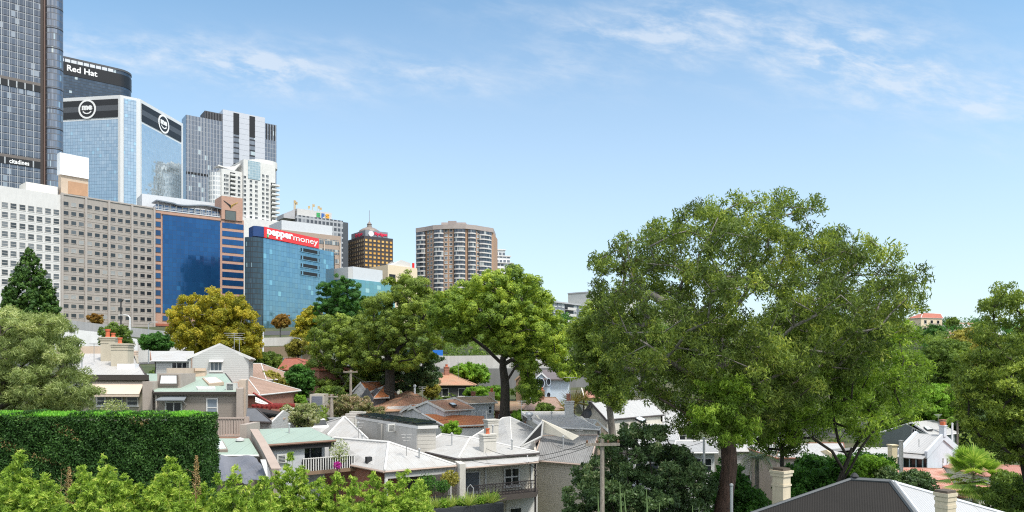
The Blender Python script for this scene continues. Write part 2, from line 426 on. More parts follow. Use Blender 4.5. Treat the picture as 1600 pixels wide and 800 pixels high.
# ---------------------------------------------------------------- the ground
def ground():
    xs = np.concatenate([-np.geomspace(9000, 160, 26), np.arange(-150, 151, 5), np.geomspace(160, 9000, 26)])
    ys = np.concatenate([[-200, -100, -40, -10], np.arange(0, 200, 5), np.geomspace(205, 9000, 46)])
    V = [(x, y, tz(x, y)) for y in ys for x in xs]; nx = len(xs)
    m = MB(); m.v = V
    for j in range(len(ys)-1):
        for i in range(nx-1): m.f.append((j*nx+i, j*nx+i+1, (j+1)*nx+i+1, (j+1)*nx+i)); m.m.append(0)
    t = NT('ground_cover'); p = t.pos()
    a = t.noise(p, .12, 6, .6); b = t.noise(p, 1.5, 5, .7)
    c = t.ramp(a, [(.35, (.035, .055, .018)), (.5, (.06, .075, .028)), (.62, (.12, .105, .075)), (.7, (.06, .06, .058))])
    t.bump(b, .5, .2); t.set(t.mix(t.math('MULTIPLY', b, .5), c, (.03, .04, .015)), .95)
    o = m.build('ground', t.m, None, origin=Vector((0, 0, 0))); tag(o, kind='structure')
ground()
# ================================================================ the skyline
def root_at(name, label, fa, cat, group=None):
    z = tz(*fa.A); return empty(name, (fa.A.x, fa.A.y, z-1), label, cat, group)
def base(fa, D=0): return min(tz(*fa.A), tz(*fa.B))-2
def body(fa, D): return [fa.A, fa.B, fa.B-fa.n*D, fa.A-fa.n*D]
CONC = plain('pale_concrete', (.62, .61, .58)); BLACK = plain('black_cladding', (.012, .012, .014), .35)
LET = plain('white_lettering', (.85, .85, .85), .5, 0.02, streak=0)

# dark residential tower on the far left edge, running out of the frame
fa = fac(-70, 318, 63, 2200); zt = fa.z(0, -60); zb = base(fa)
rt = root_at('glass_tower', 'tallest dark grey gridded glass tower cut by the left and top edges of the photo', fa, 'office tower')
gl = curtain('grey_grid_glass', (.06, .07, .085), (.17, .19, .225), (.3, .31, .33), 1.5, 3.1, .07, .08, .75, .14, .05, (.3, .32, .34), band=(3.1, .22, (.05, .055, .065)))
MB().prism(body(fa, 34), zb, zt).build('wall', gl, rt)
b = MB()
for k in range(40):
    u = 1.5+k*3.0
    if u < fa.L: b.fbox(fa, u-.12, u+.12, zb, zt, -.2, .28)
b.build('mullions', plain('light_mullion', (.38, .4, .42), .5), rt)
for nm, (y0, y1) in (('louvre_band', (122, 132)), ('sign_band', (244, 254.5))):
    z0, z1 = fa.z(0, y1), fa.z(0, y0)
    MB().fbox(fa, 0, fa.L, z0, z1, -.3, .34).build(nm, BLACK, rt)
    m = MB(); m.fbox(fa, 0, fa.L, z1+.02, z1+1.3, -.3, .36); m.build('cornice', plain('brown_grey_metal', (.14, .12, .11), .5), rt)
    for px in (7.5, 52) if nm == 'sign_band' else (0, 13, 26, 39, 52):
        u = fa.u(px); MB().fbox(fa, u-.25, u+.25, z0, z1, .3, .5).build('band_post', plain('light_mullion', (.38, .4, .42), .5), rt)
    if nm == 'sign_band': text_part(fa, 'citadines', fa.u(14.5), fa.u(45.5), z0+.5, z1-.5, LET, rt, 'lettering', .4, .1, .02)
fb = Fac(fa.B, fa.xy(fa.L+3, 0))
u0, u1 = fa.u(63.5), fa.u(70.5)
MB().fbox(fa, u0, u1, zb, zt, -20, -1.2).build('reveal', plain('dark_brown_metal', (.06, .045, .04), .5), rt)
m = MB(); m.fbox(fa, u1-.5, u1+.1, zb, zt, -1.0, -.2); m.build('copper_fin', plain('copper_fin_metal', (.13, .08, .065), .5), rt)
ua, ub = fa.u(71), fa.u(99.5); r_ = (ub-ua)/2; ring = []
for k in range(17):
    t = math.pi*(1-k/16); q = fa.xy((ua+ub)/2+r_*math.cos(t), -1.5+r_*.9*math.sin(t)); ring.append(q)
ring += [fa.xy(ub, -30), fa.xy(ua, -30)]
MB().prism(ring, zb, zt).build('round_corner', curtain('column_glass', (.1, .11, .13), (.3, .33, .38), (.12, .12, .13), 1.2, 3.1, .06, .13, .8, .1, .03), rt)
m = MB()
k = 0
while zb+20+k*9.3 < zt:
    z = zb+20+k*9.3; rr = [Vector((fa.xy((ua+ub)/2)))+(q-fa.xy((ua+ub)/2))*1.015 for q in ring[:17]]
    MB().prism(rr, z, z+.5).build('ring_ledge', DARK, rt); k += 1

# dark round cornered tower with the sign band at its top
fa = fac(80, 470, 186, 2255); zt = fa.z(101, 89); zb = base(fa)
rt = root_at('glass_tower', 'dark blue glass tower with rounded corner and white lettering on its black top band', fa, 'office tower')
def rounded(fa, rr, D, o=0, n=10):
    c = fa.xy(fa.L, -rr); pts = [fa.xy(0, o)]
    for k in range(n+1):
        t = math.pi/2*(1-k/n); pts.append(c+fa.d*((rr+o)*math.cos(t))+fa.n*((rr+o)*math.sin(t)))
    return pts+[fa.xy(fa.L+rr+o, -D), fa.xy(0, -D)]
MB().prism(rounded(fa, 9, 36), zb, zt-1).build('wall', curtain('deep_blue_glass', (.035, .05, .07), (.09, .12, .16), (.03, .035, .04), 1.6, 1.9, .05, .16, .6, .2, .02), rt)
z1, z0 = fa.z(101, 96.5), fa.z(101, 116)
MB().prism(rounded(fa, 9, 35, .25), z0, z1).build('sign_band', BLACK, rt)
MB().prism(rounded(fa, 9, 34, .3), z1+2.2, zt+.4).build('parapet', plain('dark_grey_metal', (.07, .07, .075), .4), rt)
m = MB()
for k in range(9):
    u = fa.L*k/11+4; m.fbox(fa, u, u+3, z1+.1, z1+2.1, -.3, .26)
m.build('roof_grille', plain('pale_louvre', (.55, .57, .6)), rt)
text_part(fa, 'Red Hat', fa.u(104.5), fa.u(152), z0+2.6, z1-1.6, LET, rt, 'lettering', .32, .12, .02)
m = MB()
for px, h in ((203, 3), (206, 2.2)):
    q = fa.xy(fa.u(px), -12); m.tube([(q.x, q.y, zt-9), (q.x, q.y, zt-9+h)], .25, 5); m.tube([(q.x-1.4, q.y, zt-9+h), (q.x+2.6, q.y, zt-8.4+h)], .15, 5)
m.build('roof_crane', plain('crane_paint', (.5, .42, .25)), rt)

# pale blue mirror-glass office with the two round logos
fl = fac(88, 420, 188, -7300); fc = fac(188, fl.B.y, 219, 2309); fr = fac(219, fc.B.y, 286, 945)
zt = fl.z(89, 154); zb = base(fl)
rt = root_at('mirror_glass_office', 'pale blue mirror glass office with white frames and round logos on black bands', fl, 'office tower')
m = MB(); poly = [fl.A, fl.B, fc.B, fr.B, fl.A+(fr.B-fr.A)*1.0]
m.prism(poly, zb, zt); m.build('wall', plain('white_frame_panels', (.64, .65, .66), .4, .04, streak=.02), rt)
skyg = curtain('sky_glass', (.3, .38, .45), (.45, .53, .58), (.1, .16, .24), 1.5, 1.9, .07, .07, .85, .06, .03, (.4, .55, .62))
skyg2 = curtain('sky_glass_lit', (.5, .58, .64), (.66, .73, .77), (.3, .4, .48), 1.9, 1.9, .07, .07, .85, .06, .02, (.5, .6, .66))  # right face's glass painted lighter, as the side the light catches
z1, z0 = fl.z(91, 159.5), fl.z(91, 187.5); zg = fl.z(91, 191)
def ring_logo(f, uc, zc, r, parent):
    m = MB(); n = 40
    def disc(ra, rb, o0, o1, mi):
        for k in range(n):
            a0, a1 = 2*math.pi*k/n, 2*math.pi*(k+1)/n
            pts = [(ra*math.cos(a0), ra*math.sin(a0)), (rb*math.cos(a0), rb*math.sin(a0)), (rb*math.cos(a1), rb*math.sin(a1)), (ra*math.cos(a1), ra*math.sin(a1))]
            top = [f.pt(uc+x, zc+y, o1) for x, y in pts]; bot = [f.pt(uc+x, zc+y, o0) for x, y in pts]
            m.solid(top, bot, mi)
    disc(.01, r*.84, .3, .42, 1); disc(r*.82, r, .3, .5, 0)
    for k in range(14):
        a0, a1 = math.pi*(1.2+.6*k/14), math.pi*(1.2+.6*(k+1)/14)
        pts = [(q*math.cos(a), .12*r+q*math.sin(a)) for q, a in ((.52*r, a0), (.64*r, a0), (.64*r, a1), (.52*r, a1))]
        m.solid([f.pt(uc+x, zc+y, .56) for x, y in pts], [f.pt(uc+x, zc+y, .43) for x, y in pts], 0)
    lo = m.build('round_logo', [LET, BLACK], parent)
    text_part(f, 'me', uc-.6*r, uc+.6*r, zc-.1*r, zc+.38*r, LET, lo, 'logo_lettering', .45, .1, .06)
for f, px, pw in ((fl, 137, None), (fr, 255, None)):
    w0, w1 = (1.6, f.L-1.4) if f is fl else (1.2, f.L-2.2)
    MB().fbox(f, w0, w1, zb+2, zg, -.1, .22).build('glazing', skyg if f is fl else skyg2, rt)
    sb = MB().fbox(f, w0, w1, z0, z1, -.1, .26).build('sign_band', BLACK, rt)
    q = MB(); q.fbox(f, w0, w1, z0+(z1-z0)*.36, z0+(z1-z0)*.66, .24, .3); q.build('band_stripe', plain('charcoal_glass', (.07, .075, .085), .2), sb)
    ring_logo(f, f.u(px), (z0+z1)/2, (z1-z0)*.53, rt)
MB().fbox(fc, fc.L*.17, fc.L*.8, zb+2, zt-1.5, -.1, .2).build('glazing', skyg, rt)

# tall charcoal tower with white vertical panels
fa = fac(290.5, 560, 432, 2365); zb = base(fa)
rt = root_at('panelled_tower', 'tall charcoal tower with silver vertical panels and black louvred crown behind white balconies', fa, 'office tower')
zl = fa.z(290.5, 179); zm = fa.z(347.4, 171.4); ze = fa.z(414, 192); zk = fa.z(320, 172.6)
lg = curtain('ribbed_grey_glass', (.1, .115, .14), (.2, .225, .27), (.33, .34, .36), 2.3, 3.6, .16, .07, .7, .2, .03)
u1, u2, u3 = fa.u(347.4), fa.u(413.2), fa.L
def ublock(u0, u1, z0, z1, o1, D, name, mat): return MB().fbox(fa, u0, u1, z0, z1, -D, o1).build(name, mat, rt)
ublock(0, u1, zb, zl, 0, 14, 'left_wing', lg)
ublock(fa.u(320), u1-.02, zl+.02, zk, 0, 14, 'crown', plain('dark_crown', (.09, .09, .1)))
ublock(u1, u2, zb, zm, 1.2, 30, 'main_block', plain('silver_panels', (.5, .51, .55), .35, .05, metal=.2))
ublock(u2+.01, u3, zb, ze, 0, 28, 'right_wing', lg)
m = MB()
for k in range(6):
    u = fa.u(321.5+k*4.3); m.fbox(fa, u, u+fa.L*.012, zl+.3, zk-.6, -.1, .3)
for k in range(4):
    u = fa.u(415.5+k*4.2); m.fbox(fa, u, u+fa.L*.014, ze-13, ze-.6, -.1, .3)
m.build('louvre_grille', BLACK, rt)
sg = curtain('strip_glass', (.12, .13, .15), (.25, .27, .3), (.02, .02, .024), 2.4, 4.2, .04, .3, .6, .2, .05)
for pa, pb in ((364, 373), (389, 397.7)):
    MB().fbox(fa, fa.u(pa), fa.u(pb), zb, zm-18, .9, 1.35).build('window_strip', sg, rt)
    MB().fbox(fa, fa.u(pa), fa.u(pb), zm-17.9, zm-1, .9, 1.4).build('louvre_panel', BLACK, rt)
MB().fbox(fa, .2, u1-1, fa.z(290.5, 271), fa.z(290.5, 267.5), -1, .3).build('plant_floor', BLACK, rt)
m = MB()
for k in range(60):
    u = 1+k*2.32
    if u < u1-1: m.fbox(fa, u-.16, u+.16, zb, zl, -.1, .4)
m.build('ribs', plain('silver_ribs', (.36, .37, .4), .4, metal=.3), rt)
m = MB()
for k in range(46): m.fbox(fa, u1+.1, u2-.1, zm-4-k*4.2, zm-3.86-k*4.2, 1.1, 1.24)
m.build('panel_joints', plain('joint_grey', (.3, .31, .34)), rt)

# white balcony tower
fa = fac(346, 470, 430, 2100); zb = base(fa)
rt = root_at('balcony_tower', 'white apartment tower with curved crown and stacked balconies in front of the charcoal tower', fa, 'apartment tower')
WW = plain('white_render', (.62, .615, .6), streak=.12)
zA, zB, zC = fa.z(350, 264), fa.z(382, 250), fa.z(412, 255)
uA, uB, uC = fa.u(379), fa.u(408), fa.L
MB().fbox(fa, 0, uA, zb, zA, -20, 0).build('left_wing', WW, rt)
MB().fbox(fa, uA, uB, zb, zB, -22, 1.6).build('middle_bay', WW, rt)
MB().fbox(fa, uB, uC, zb, zC, -24, .2).build('right_wing', WW, rt)
c = fa.xy(-1.0, -6); MB().prism([c+Vector((math.cos(t), math.sin(t)))*5 for t in np.linspace(0, 2*math.pi, 22)[:-1]], zb, fa.z(340, 268)).build('round_bay', curtain('bay_glass', (.3, .33, .35), (.5, .52, .54), (.7, .7, .7), 1.6, 3, .4, .3, .3, .3), rt)
m = MB(); c = fa.xy((uB+uC)/2+1, -11); m.prism([c+Vector((-2+math.cos(t)*11.5, math.sin(t)*9)) for t in np.linspace(0, 2*math.pi, 28)[:-1]], zC-1, fa.z(415, 248)); m.build('crown', WW, rt)
MB().fbox(fa, fa.u(386), fa.u(405), fa.z(395, 281), fa.z(395, 253), 1.5, 1.9).build('top_glazing', curtain('green_grey_glass', (.22, .3, .32), (.4, .48, .5), (.5, .55, .55), 2, 1.6, .08, .1, .6, .2, .1), rt)
m = MB(); m.slab([fa.pt(-1, zA+3, -3), fa.pt(uA-5, zA+1, -1), fa.pt(uA-1, zA+6, -1), fa.pt(uA-1, zA+6, -12), fa.pt(-1, zA+3, -12)], .8); m.build('sloped_roof', WW, rt)
cells = []; wm = win_mesh(1.9, 1.9, plain('white_frame', (.7, .7, .7)), GLASSD, 'pair', fw=.12, proud=.12); st = 7*470/1150
for k in range(11):
    for px in (392, 400.5): cells.append((Fac(fa.xy(0, 1.6), fa.xy(fa.L, 1.6)), fa.u(px, 1.6), fa.z(395, 287+7*k)))
    for px in (382.5,): cells.append((Fac(fa.xy(0, 1.6), fa.xy(fa.L, 1.6)), fa.u(px, 1.6), fa.z(395, 282+7*k)))
    for px in (411, 417.5): cells.append((Fac(fa.xy(0, .2), fa.xy(fa.L, .2)), fa.u(px), fa.z(412, 277+7*k)))
for k in range(6):
    for px in (352, 355, 373.5): cells.append((fa, fa.u(px), fa.z(355, 277+6.8*k)))
win_grid(rt, cells, wm, 100)
bm = None
for k in range(17):
    col = k < 6
    u0, u1 = (fa.u(359), fa.u(368)) if col else (fa.u(422.5), fa.L+2.2)
    z = fa.z(362, 275+6.8*k) if col else fa.z(425, 291+7*(k-6))
    m = MB(); m.fbox(fa, u0, u1, z, z+.3, -.5, 1.5 if col else 2.4); m.fbox(fa, u0, u1, z+.3, z+1.2, 1.2 if col else 2.2, 1.5 if col else 2.4)
    m.fbox(fa, u0+.2, u1-.3 if col else fa.L-.05, z+.32, z+2.3, -.3, .26, 1); m.build('balcony', [WW, BLACK], rt)  # black block on the wall stands in for the shaded balcony recess
MB().fbox(fa, uA-6, uC, zb, fa.z(395, 343), -3, 3.2).build('podium', WW, rt)

# long pale facades below: tan slab T, white slab to its left
T = fac(96, 252, 242, 1816); zbT = T.z(96, 508)-6; ztT = T.z(97, 304)
W = Fac(T.xy(T.u(-62)), T.xy(-.25)); ztW = W.z(1, 290)
rt = root_at('white_office_block', 'white slab block with rows of square windows cut by the left edge behind the conifer', W, 'office building')
ws = plain('white_precast', (.6, .59, .58), .8, .08, streak=.14)
MB().prism(body(W, 18), zbT-3, ztW).build('wall', ws, rt)
cells = []; wm = win_mesh(1.9, 1.95, plain('window_frame_grey', (.5, .48, .46)), winglass('office_panes', [(0, (.05, .055, .06)), (.35, (.12, .13, .14)), (.6, (.22, .23, .24)), (.85, (.03, .035, .04))]), 'hung', fw=.14, proud=.05)
cols = [-19.5, -6, 7.5, 21, 35, 48.5, 61.5, 75, 88]; W0 = W.z(7.5, 325); zst = 15*W.xy(W.u(7.5)).y/1150
for px in cols:
    for k in range(12): cells.append((W, W.u(px), W0-k*zst))
win_grid(rt, cells, wm, 100)
m = MB()
for k in range(13): m.fbox(W, .3, W.L-.3, W0-k*zst-.75, W0-k*zst-.6, -.05, .03)
m.build('floor_joints', plain('precast_joint', (.5, .49, .47)), rt)
fq = fac(41, 255, 90, 1816); MB().prism(body(fq, 8), ztW-4, fq.z(41, 284)).build('roof_plant_room', plain('cream_render', (.7, .66, .6)), rt)
fq = fac(93.5, 262, 139, 1816); z2 = fq.z(94, 272)
MB().prism(body(fq, 3), z2, fq.z(94, 238)).build('white_lift_tower', plain('white_sheet', (.76, .76, .77), .5, .03, streak=.03), rt)
m = MB(); m.prism(body(Fac(fq.xy(.6, -.6), fq.xy(fq.L, -.6)), 3), ztT-8, z2-.02); m.build('lift_tower_base', plain('beige_render', (.5, .4, .31)), rt)
MB().fbox(fq, fq.L*.3, fq.L*.97, fq.z(100, 301), fq.z(100, 281), -.62, -.45).build('rust_panel', plain('rusty_render', (.42, .25, .15)), rt)
MB().fbox(fq, fq.L*.3, fq.L*.97, fq.z(100, 309), fq.z(100, 301.5), -.62, -.46).build('grey_panel', plain('blue_grey_panel', (.36, .41, .46)), rt)

rt = root_at('tan_office_block', 'tan concrete slab block with a grid of small dark windows beside the white slab', T, 'office building')
tan = plain('tan_precast', (.335, .305, .28), .85, .1, streak=.2)
MB().prism(body(T, 18), zbT, ztT).build('wall', tan, rt)
m = MB()
for px in (96.8, 134, 170, 206, 240.5): u = T.u(px); m.fbox(T, u-.35, u+.35, zbT, ztT+.6, -.2, .5)
m.build('pilasters', plain('tan_pilaster', (.37, .335, .31), .85), rt)
MB().fbox(T, .1, T.L-.1, ztT+.02, ztT+.5, -17, .25).build('parapet', plain('tan_pilaster', (.37, .335, .31), .85), rt)
cells = []; wm = win_mesh(1.75, 1.5, plain('window_frame_tan', (.42, .37, .33)), winglass('tan_office_panes', [(0, (.02, .022, .026)), (.6, (.05, .055, .06)), (.75, (.14, .15, .16)), (.88, (.38, .38, .37))]), 'plain', fw=.08, proud=.05)
T0 = T.z(103, 321.5); zst = 14.55*T.xy(T.u(103)).y/1150
m = MB()
for px in (103, 115.2, 127, 140, 152, 164, 176.6, 188, 199.5, 211.5, 222.7, 233):
    for k in range(13): cells.append((T, T.u(px), T0-k*zst))
for k in range(13): m.fbox(T, .5, T.L-.5, T0-k*zst-1.25, T0-k*zst-1.1, -.05, .06)
m.build('floor_lines', plain('tan_joint', (.3, .26, .23)), rt)
win_grid(rt, cells, wm, 100)

# blue glass and pink brick office
B = fac(242.5, 276, 381, 2320); zb = base(B)-2; zp = B.z(242, 328)
rt = root_at('blue_glass_office', 'office with a large royal blue glass wall framed in pink brick below a roof terrace', B, 'office building')
pb = brickm('pink_brick', (.46, .26, .19), (.52, .31, .23), (.4, .3, .25), scale=3.2)
MB().prism(body(B, 22), zb, zp).build('wall', pb, rt)
bg = curtain('royal_blue_glass', (.012, .06, .17), (.02, .1, .25), (.01, .04, .11), 1.4, 1.75, .05, .06, .55, .12, .03, (.02, .11, .26), wob=.4)
MB().fbox(B, B.u(254), B.u(343.5), B.z(254, 489), B.z(254, 335.5), -.2, .3).build('glazing', bg, rt)
MB().fbox(B, B.u(254)-.35, B.u(343.5)+.35, B.z(254, 335.5)+.02, B.z(254, 335.5)+.3, -.2, .4).build('glazing_head', plain('dark_sash', (.1, .07, .06)), rt)
wm = win_mesh(1.9, 2.0, plain('dark_sash', (.1, .07, .06)), winglass('blue_panes', [(0, (.015, .06, .16)), (.5, (.02, .09, .22))], .1, .4), 'plain', fw=.1)
cells = [(B, B.u(247), B.z(247, 341+13.4*k)) for k in range(12)]+[(B, B.u(px), B.z(247, 501)) for px in (258, 268, 278, 288)]
win_grid(rt, cells, wm, 100)
uT0, uT1 = B.u(345.5), B.u(378.5); zT = B.z(346, 306)
MB().fbox(B, uT0, uT1, zp-.5, zT, -9, .5).build('brick_tower', pb, rt)
uR = B.u(347.2)
for k in range(12):
    z1 = B.z(348, 347.5+12.8*k); MB().fbox(B, uR, B.L-.15, z1-2.1, z1, -.2, .12).build('strip_window', bg, rt)
win_px(rt, Fac(B.xy(0, .5), B.xy(B.L, .5)), 351.5, 329, 369, 344.5, fr=plain('dark_sash', (.1, .07, .06)), gl=winglass('greenish_panes', [(0, (.12, .14, .13))]), name='tower_window', fw=.2)
m = MB()
for s in (-1, 1):
    for k, (a, c) in enumerate(((.0, .0), (.35, .25), (.65, .55))):
        uc, zc = B.u(360), B.z(360, 320); L0 = 2.2
        p = [(uc, zc-1.6+a), (uc+s*L0*(.5+a), zc+.1+c*1.4), (uc+s*L0*(.62+a), zc+.5+c*1.6), (uc, zc-.9+a)]
        m.solid([B.pt(x, z, .62) for x, z in p], [B.pt(x, z, .5) for x, z in p], 0 if s < 0 else 1)
m.build('bird_emblem', [DARK, plain('ochre_paint', (.45, .3, .08))], rt)
fq = fac(222, 283, 338, 2320); MB().prism(body(fq, 10), zp-6, fq.z(223, 302.5)).build('plant_room', plain('grey_white_sheet', (.55, .57, .6), .5, .05), rt)
tg = MB(); tg.fbox(B, B.u(245), uT0-.2, zp+.1, B.z(246, 318), -7, -1.6); tg.build('terrace_glazing', curtain('terrace_glass', (.03, .07, .15), (.12, .2, .32), (.6, .62, .66), 2.4, 3.2, .16, .12, .4, .15), rt)
m = MB(); n = 16; u0, u1 = B.u(244), uT0-.1
zz = lambda t: B.z(246, 315.8)+.25+.55*math.sin(t*2*math.pi*1.15+2.2)*(1 if t > .25 else .35)
top = [B.pt(u0+(u1-u0)*k/n, zz(k/n)+.4, .6) for k in range(n+1)]+[B.pt(u0+(u1-u0)*k/n, zz(k/n)+.7, -8) for k in range(n, -1, -1)]
for k in range(n):
    q = [B.pt(u0+(u1-u0)*(k+a)/n, zz((k+a)/n)+e, o) for a, e, o in ((0, .4, .6), (1, .4, .6), (1, .9, -8), (0, .9, -8))]; m.slab(q, .45)
m.build('wave_canopy', plain('slate_blue_metal', (.16, .19, .23), .4), rt)
m = MB()
for k in range(11): u = u0+1+(u1-u0-2)*k/10; m.fbox(B, u-.14, u+.14, zp, zz(k/10)+.5, -1.4, -1.1)
m.build('terrace_posts', TRIM, rt)
m = MB(); m.fbox(B, .2, uT0-.3, zp+.9, zp+1.05, -.2, 0); m.fbox(B, .2, uT0-.3, zp+.05, zp+.45, -.3, .15); m.build('terrace_rail', plain('pale_metal', (.5, .52, .55)), rt)
MB().fbox(B, -.1, B.L+.1, B.z(243, 509), B.z(243, 505.5), -.2, .5).build('brick_plinth', brickm('red_brick_band', (.35, .09, .05), (.4, .12, .07), (.3, .15, .1), scale=3), rt)

# curved blue glass office with the red sign
PF = fac(411.5, 255, 521.5, 1420); zt = PF.z(412, 372); zb = base(PF)-3; r_ = 4.3
rt = root_at('curved_glass_office', 'blue glass office with rounded dark corner and long red sign along its roof edge', PF, 'office building')
pg = curtain('blue_green_glass', (.1, .2, .29), (.24, .39, .48), (.06, .14, .22), 1.35, 1.8, .06, .07, .72, .08, .025, (.25, .44, .52), wob=.25)
MB().prism([PF.A, PF.B, PF.B+Vector((-2, 10)), PF.A+Vector((-4, 15))], zb+4, zt).build('wall', pg, rt)
c = PF.xy(0, -r_); arc = [c-PF.d*(r_*math.sin(t))+PF.n*(r_*math.cos(t)) for t in np.linspace(0, math.pi/2, 12)]
MB().prism([PF.xy(-.02, 0)]+arc[1:]+[arc[-1]+Vector((-4.6, 14)), PF.A+Vector((-4, 14))], zb+4, zt-.02).build('round_corner', curtain('corner_glass', (.02, .035, .05), (.07, .11, .14), (.02, .022, .026), 1.5, 1.8, .1, .16, .5, .12, .05, (.2, .27, .3)), rt)
zs0, zs1 = PF.z(412, 371.2), PF.z(412, 354.3); us = PF.u(497)
sgn = MB().fbox(PF, 0, us, zs0, zs1, -.6, .4).build('red_sign', plain('signal_red', (.72, .045, .05), .4, .02, streak=0), rt)
hh = zs1-zs0
text_part(PF, 'pepper', us*.045, us*.5, zs0+hh*.12, zs1-hh*.16, LET, sgn, 'lettering', .42, .1, .05)
text_part(PF, 'money', us*.51, us*.975, zs0+hh*.12, zs1-hh*.31, LET, sgn, 'lettering', .42, .1, .0)
MB().fbox(PF, us*.046, us*.066, zs0+hh*.06, zs0+hh*.4, .4, .6).build('green_stroke', plain('leaf_green_paint', (.03, .4, .12)), sgn)
a2 = [c-PF.d*((r_+.1)*math.sin(t))+PF.n*((r_+.3)*math.cos(t)) for t in np.linspace(.02, .85, 6)]
MB().prism(a2+[PF.xy(-1, -6), PF.xy(-.03, -6)], zs0+.1, zs1-.1).build('blue_sign_return', plain('navy_panel', (.015, .05, .17), .4), rt)
for k in range(4):
    u0, u1 = PF.u(470), PF.u(499); z1 = PF.z(470, 387+12.1*k)
    m = MB(); m.fbox(PF, u0, u1, z1-1.35, z1, -.2, .1); s_ = m.build('slot_balcony', plain('slot_dark', (.015, .018, .022)), rt)
    m = MB(); m.fbox(PF, u0-.2, u1+.2, z1-1.55, z1-1.36, -.2, .5); m.fbox(PF, u0+.4, u0+.9, z1-1.35, z1, .1, .3); m.fbox(PF, u1-1.2, u1-.7, z1-1.35, z1, .1, .3); m.build('slot_ledge', plain('glass_blue_trim', (.15, .3, .42), .3), s_)
MB().prism([PF.xy(0, -1), PF.xy(PF.L, -1), PF.B+Vector((-2, 9)), PF.A+Vector((-3, 12))], zb-2, zb+3.9).build('lobby', curtain('lobby_glass', (.03, .035, .04), (.1, .13, .15), (.3, .3, .3), 2.4, 4, .06, .08, .3, .15), rt)
m = MB()
for k in range(7): q = PF.pt(2+k*PF.L/7, zb-2, -.3); m.tube([q, q+Vector((0, 0, 6))], .4, 8)
m.build('lobby_columns', CONC, rt)
m = MB(); q = PF.xy(-1, -3); m.fbox(PF, 1, PF.L*.4, zt+.02, zt+1.1, -5, -2); m.build('roof_plant', CONC, rt)

# brown office with white screen band, and the grey gridded tower with coloured letters
fa = fac(438.5, 330, 532.5, 2300); zb = base(fa); zt = fa.z(440, 358.5)
rt = root_at('brown_office_block', 'brown precast office with a long white screen on its roof behind the red sign', fa, 'office building')
MB().prism(body(fa, 20), zb, zt).build('wall', plain('brown_precast', (.36, .28, .23), .85, .1), rt)
MB().prism(body(Fac(fa.xy(fa.u(440.5), -.4), fa.xy(fa.u(520), -.4)), 16), zt+.02, fa.z(441, 343.5)).build('roof_screen', plain('grey_white_sheet', (.72, .73, .76), .5, .05), rt)
m = MB()
for k in range(8):
    z1 = fa.z(440, 366+15.5*k)
    for a, b2 in ((.02, .38), (.41, .7), (.72, .965)):
        MB().fbox(fa, fa.L*a, fa.L*b2, z1-2.3, z1, -.2, .12).build('strip_window', curtain('brown_strip_glass', (.07, .08, .09), (.2, .22, .24), (.4, .34, .28), 1.3, 2.6, .12, .1, .4, .2, .2, (.42, .42, .4)), rt)
for a in (.395, .71, .98): m.fbox(fa, fa.L*a-.25, fa.L*a+.25, zb, zt-3.4, -.1, .6)
m.build('mullions', plain('tan_mullion', (.5, .42, .35)), rt)
fa = fac(463, 385, 536, 2300); zb = base(fa); zt = fa.z(463.5, 335.5)
rt = root_at('gridded_office_tower', 'grey gridded office with three coloured letters on its pale roof box', fa, 'office tower')
MB().prism(body(fa, 20), zb, zt).build('wall', curtain('egg_crate', (.035, .04, .05), (.1, .11, .13), (.36, .37, .39), 2.2, 2.7, .3, .34, .2, .4, .1, (.24, .25, .27)), rt)
MB().fbox(fa, fa.L+.05, fa.L+3.2, zb, zt-.6, -18, -.4).build('end_wall', plain('dark_slate_panel', (.07, .08, .095), .5), rt)
fq = Fac(fa.xy(fa.u(466), -1.5), fa.xy(fa.u(520), -1.5)); zq = fq.z(469, 326)
MB().prism(body(fq, 12), zt+.02, zq).build('roof_box', plain('warm_grey_sheet', (.52, .51, .5), .6, .06), rt)
for s_, pa, pb_, cc in (('E', 494.5, 500.2, (.04, .35, .1)), ('F', 502.2, 506.8, (.03, .12, .42)), ('S', 508.3, 514.6, (.75, .36, .03))):
    text_part(fq, s_, fq.u(pa), fq.u(pb_), fq.z(500, 340.5)+.2, fq.z(500, 333), plain('letter_'+s_, cc, .5, .02), rt, 'sign_letter', .1, .2, .04)
m = MB(); m.solid([fa.pt(-6, zt+.1, -2), fa.pt(0, zt+3.2, -2), fa.pt(0, zt+3.2, -12), fa.pt(-6, zt+.1, -12)], [fa.pt(-6, zt-2, -2), fa.pt(0, zt-2, -2), fa.pt(0, zt-2, -12), fa.pt(-6, zt-2, -12)]); m.build('sloped_plant_roof', plain('roof_grey', (.4, .4, .42)), rt)
m = MB()
for px, h, w in ((463, 4.5, .5), (465, 3.6, .3), (485, 3, .2), (492, 4.5, .3), (500, 3.8, .2), (503, 3, .2)):
    q = fq.pt(fq.u(px), zq-.4 if px > 466 else zt, -3); m.tube([q, q+Vector((0, 0, h+(0 if px > 466 else 4)))], w*.6, 5)
    m.box(q+Vector((.5, 0, h*.8+(0 if px > 466 else 4))), (1.2, .2, 1.4))
m.build('antennas', plain('antenna_tan', (.5, .38, .2)), rt)

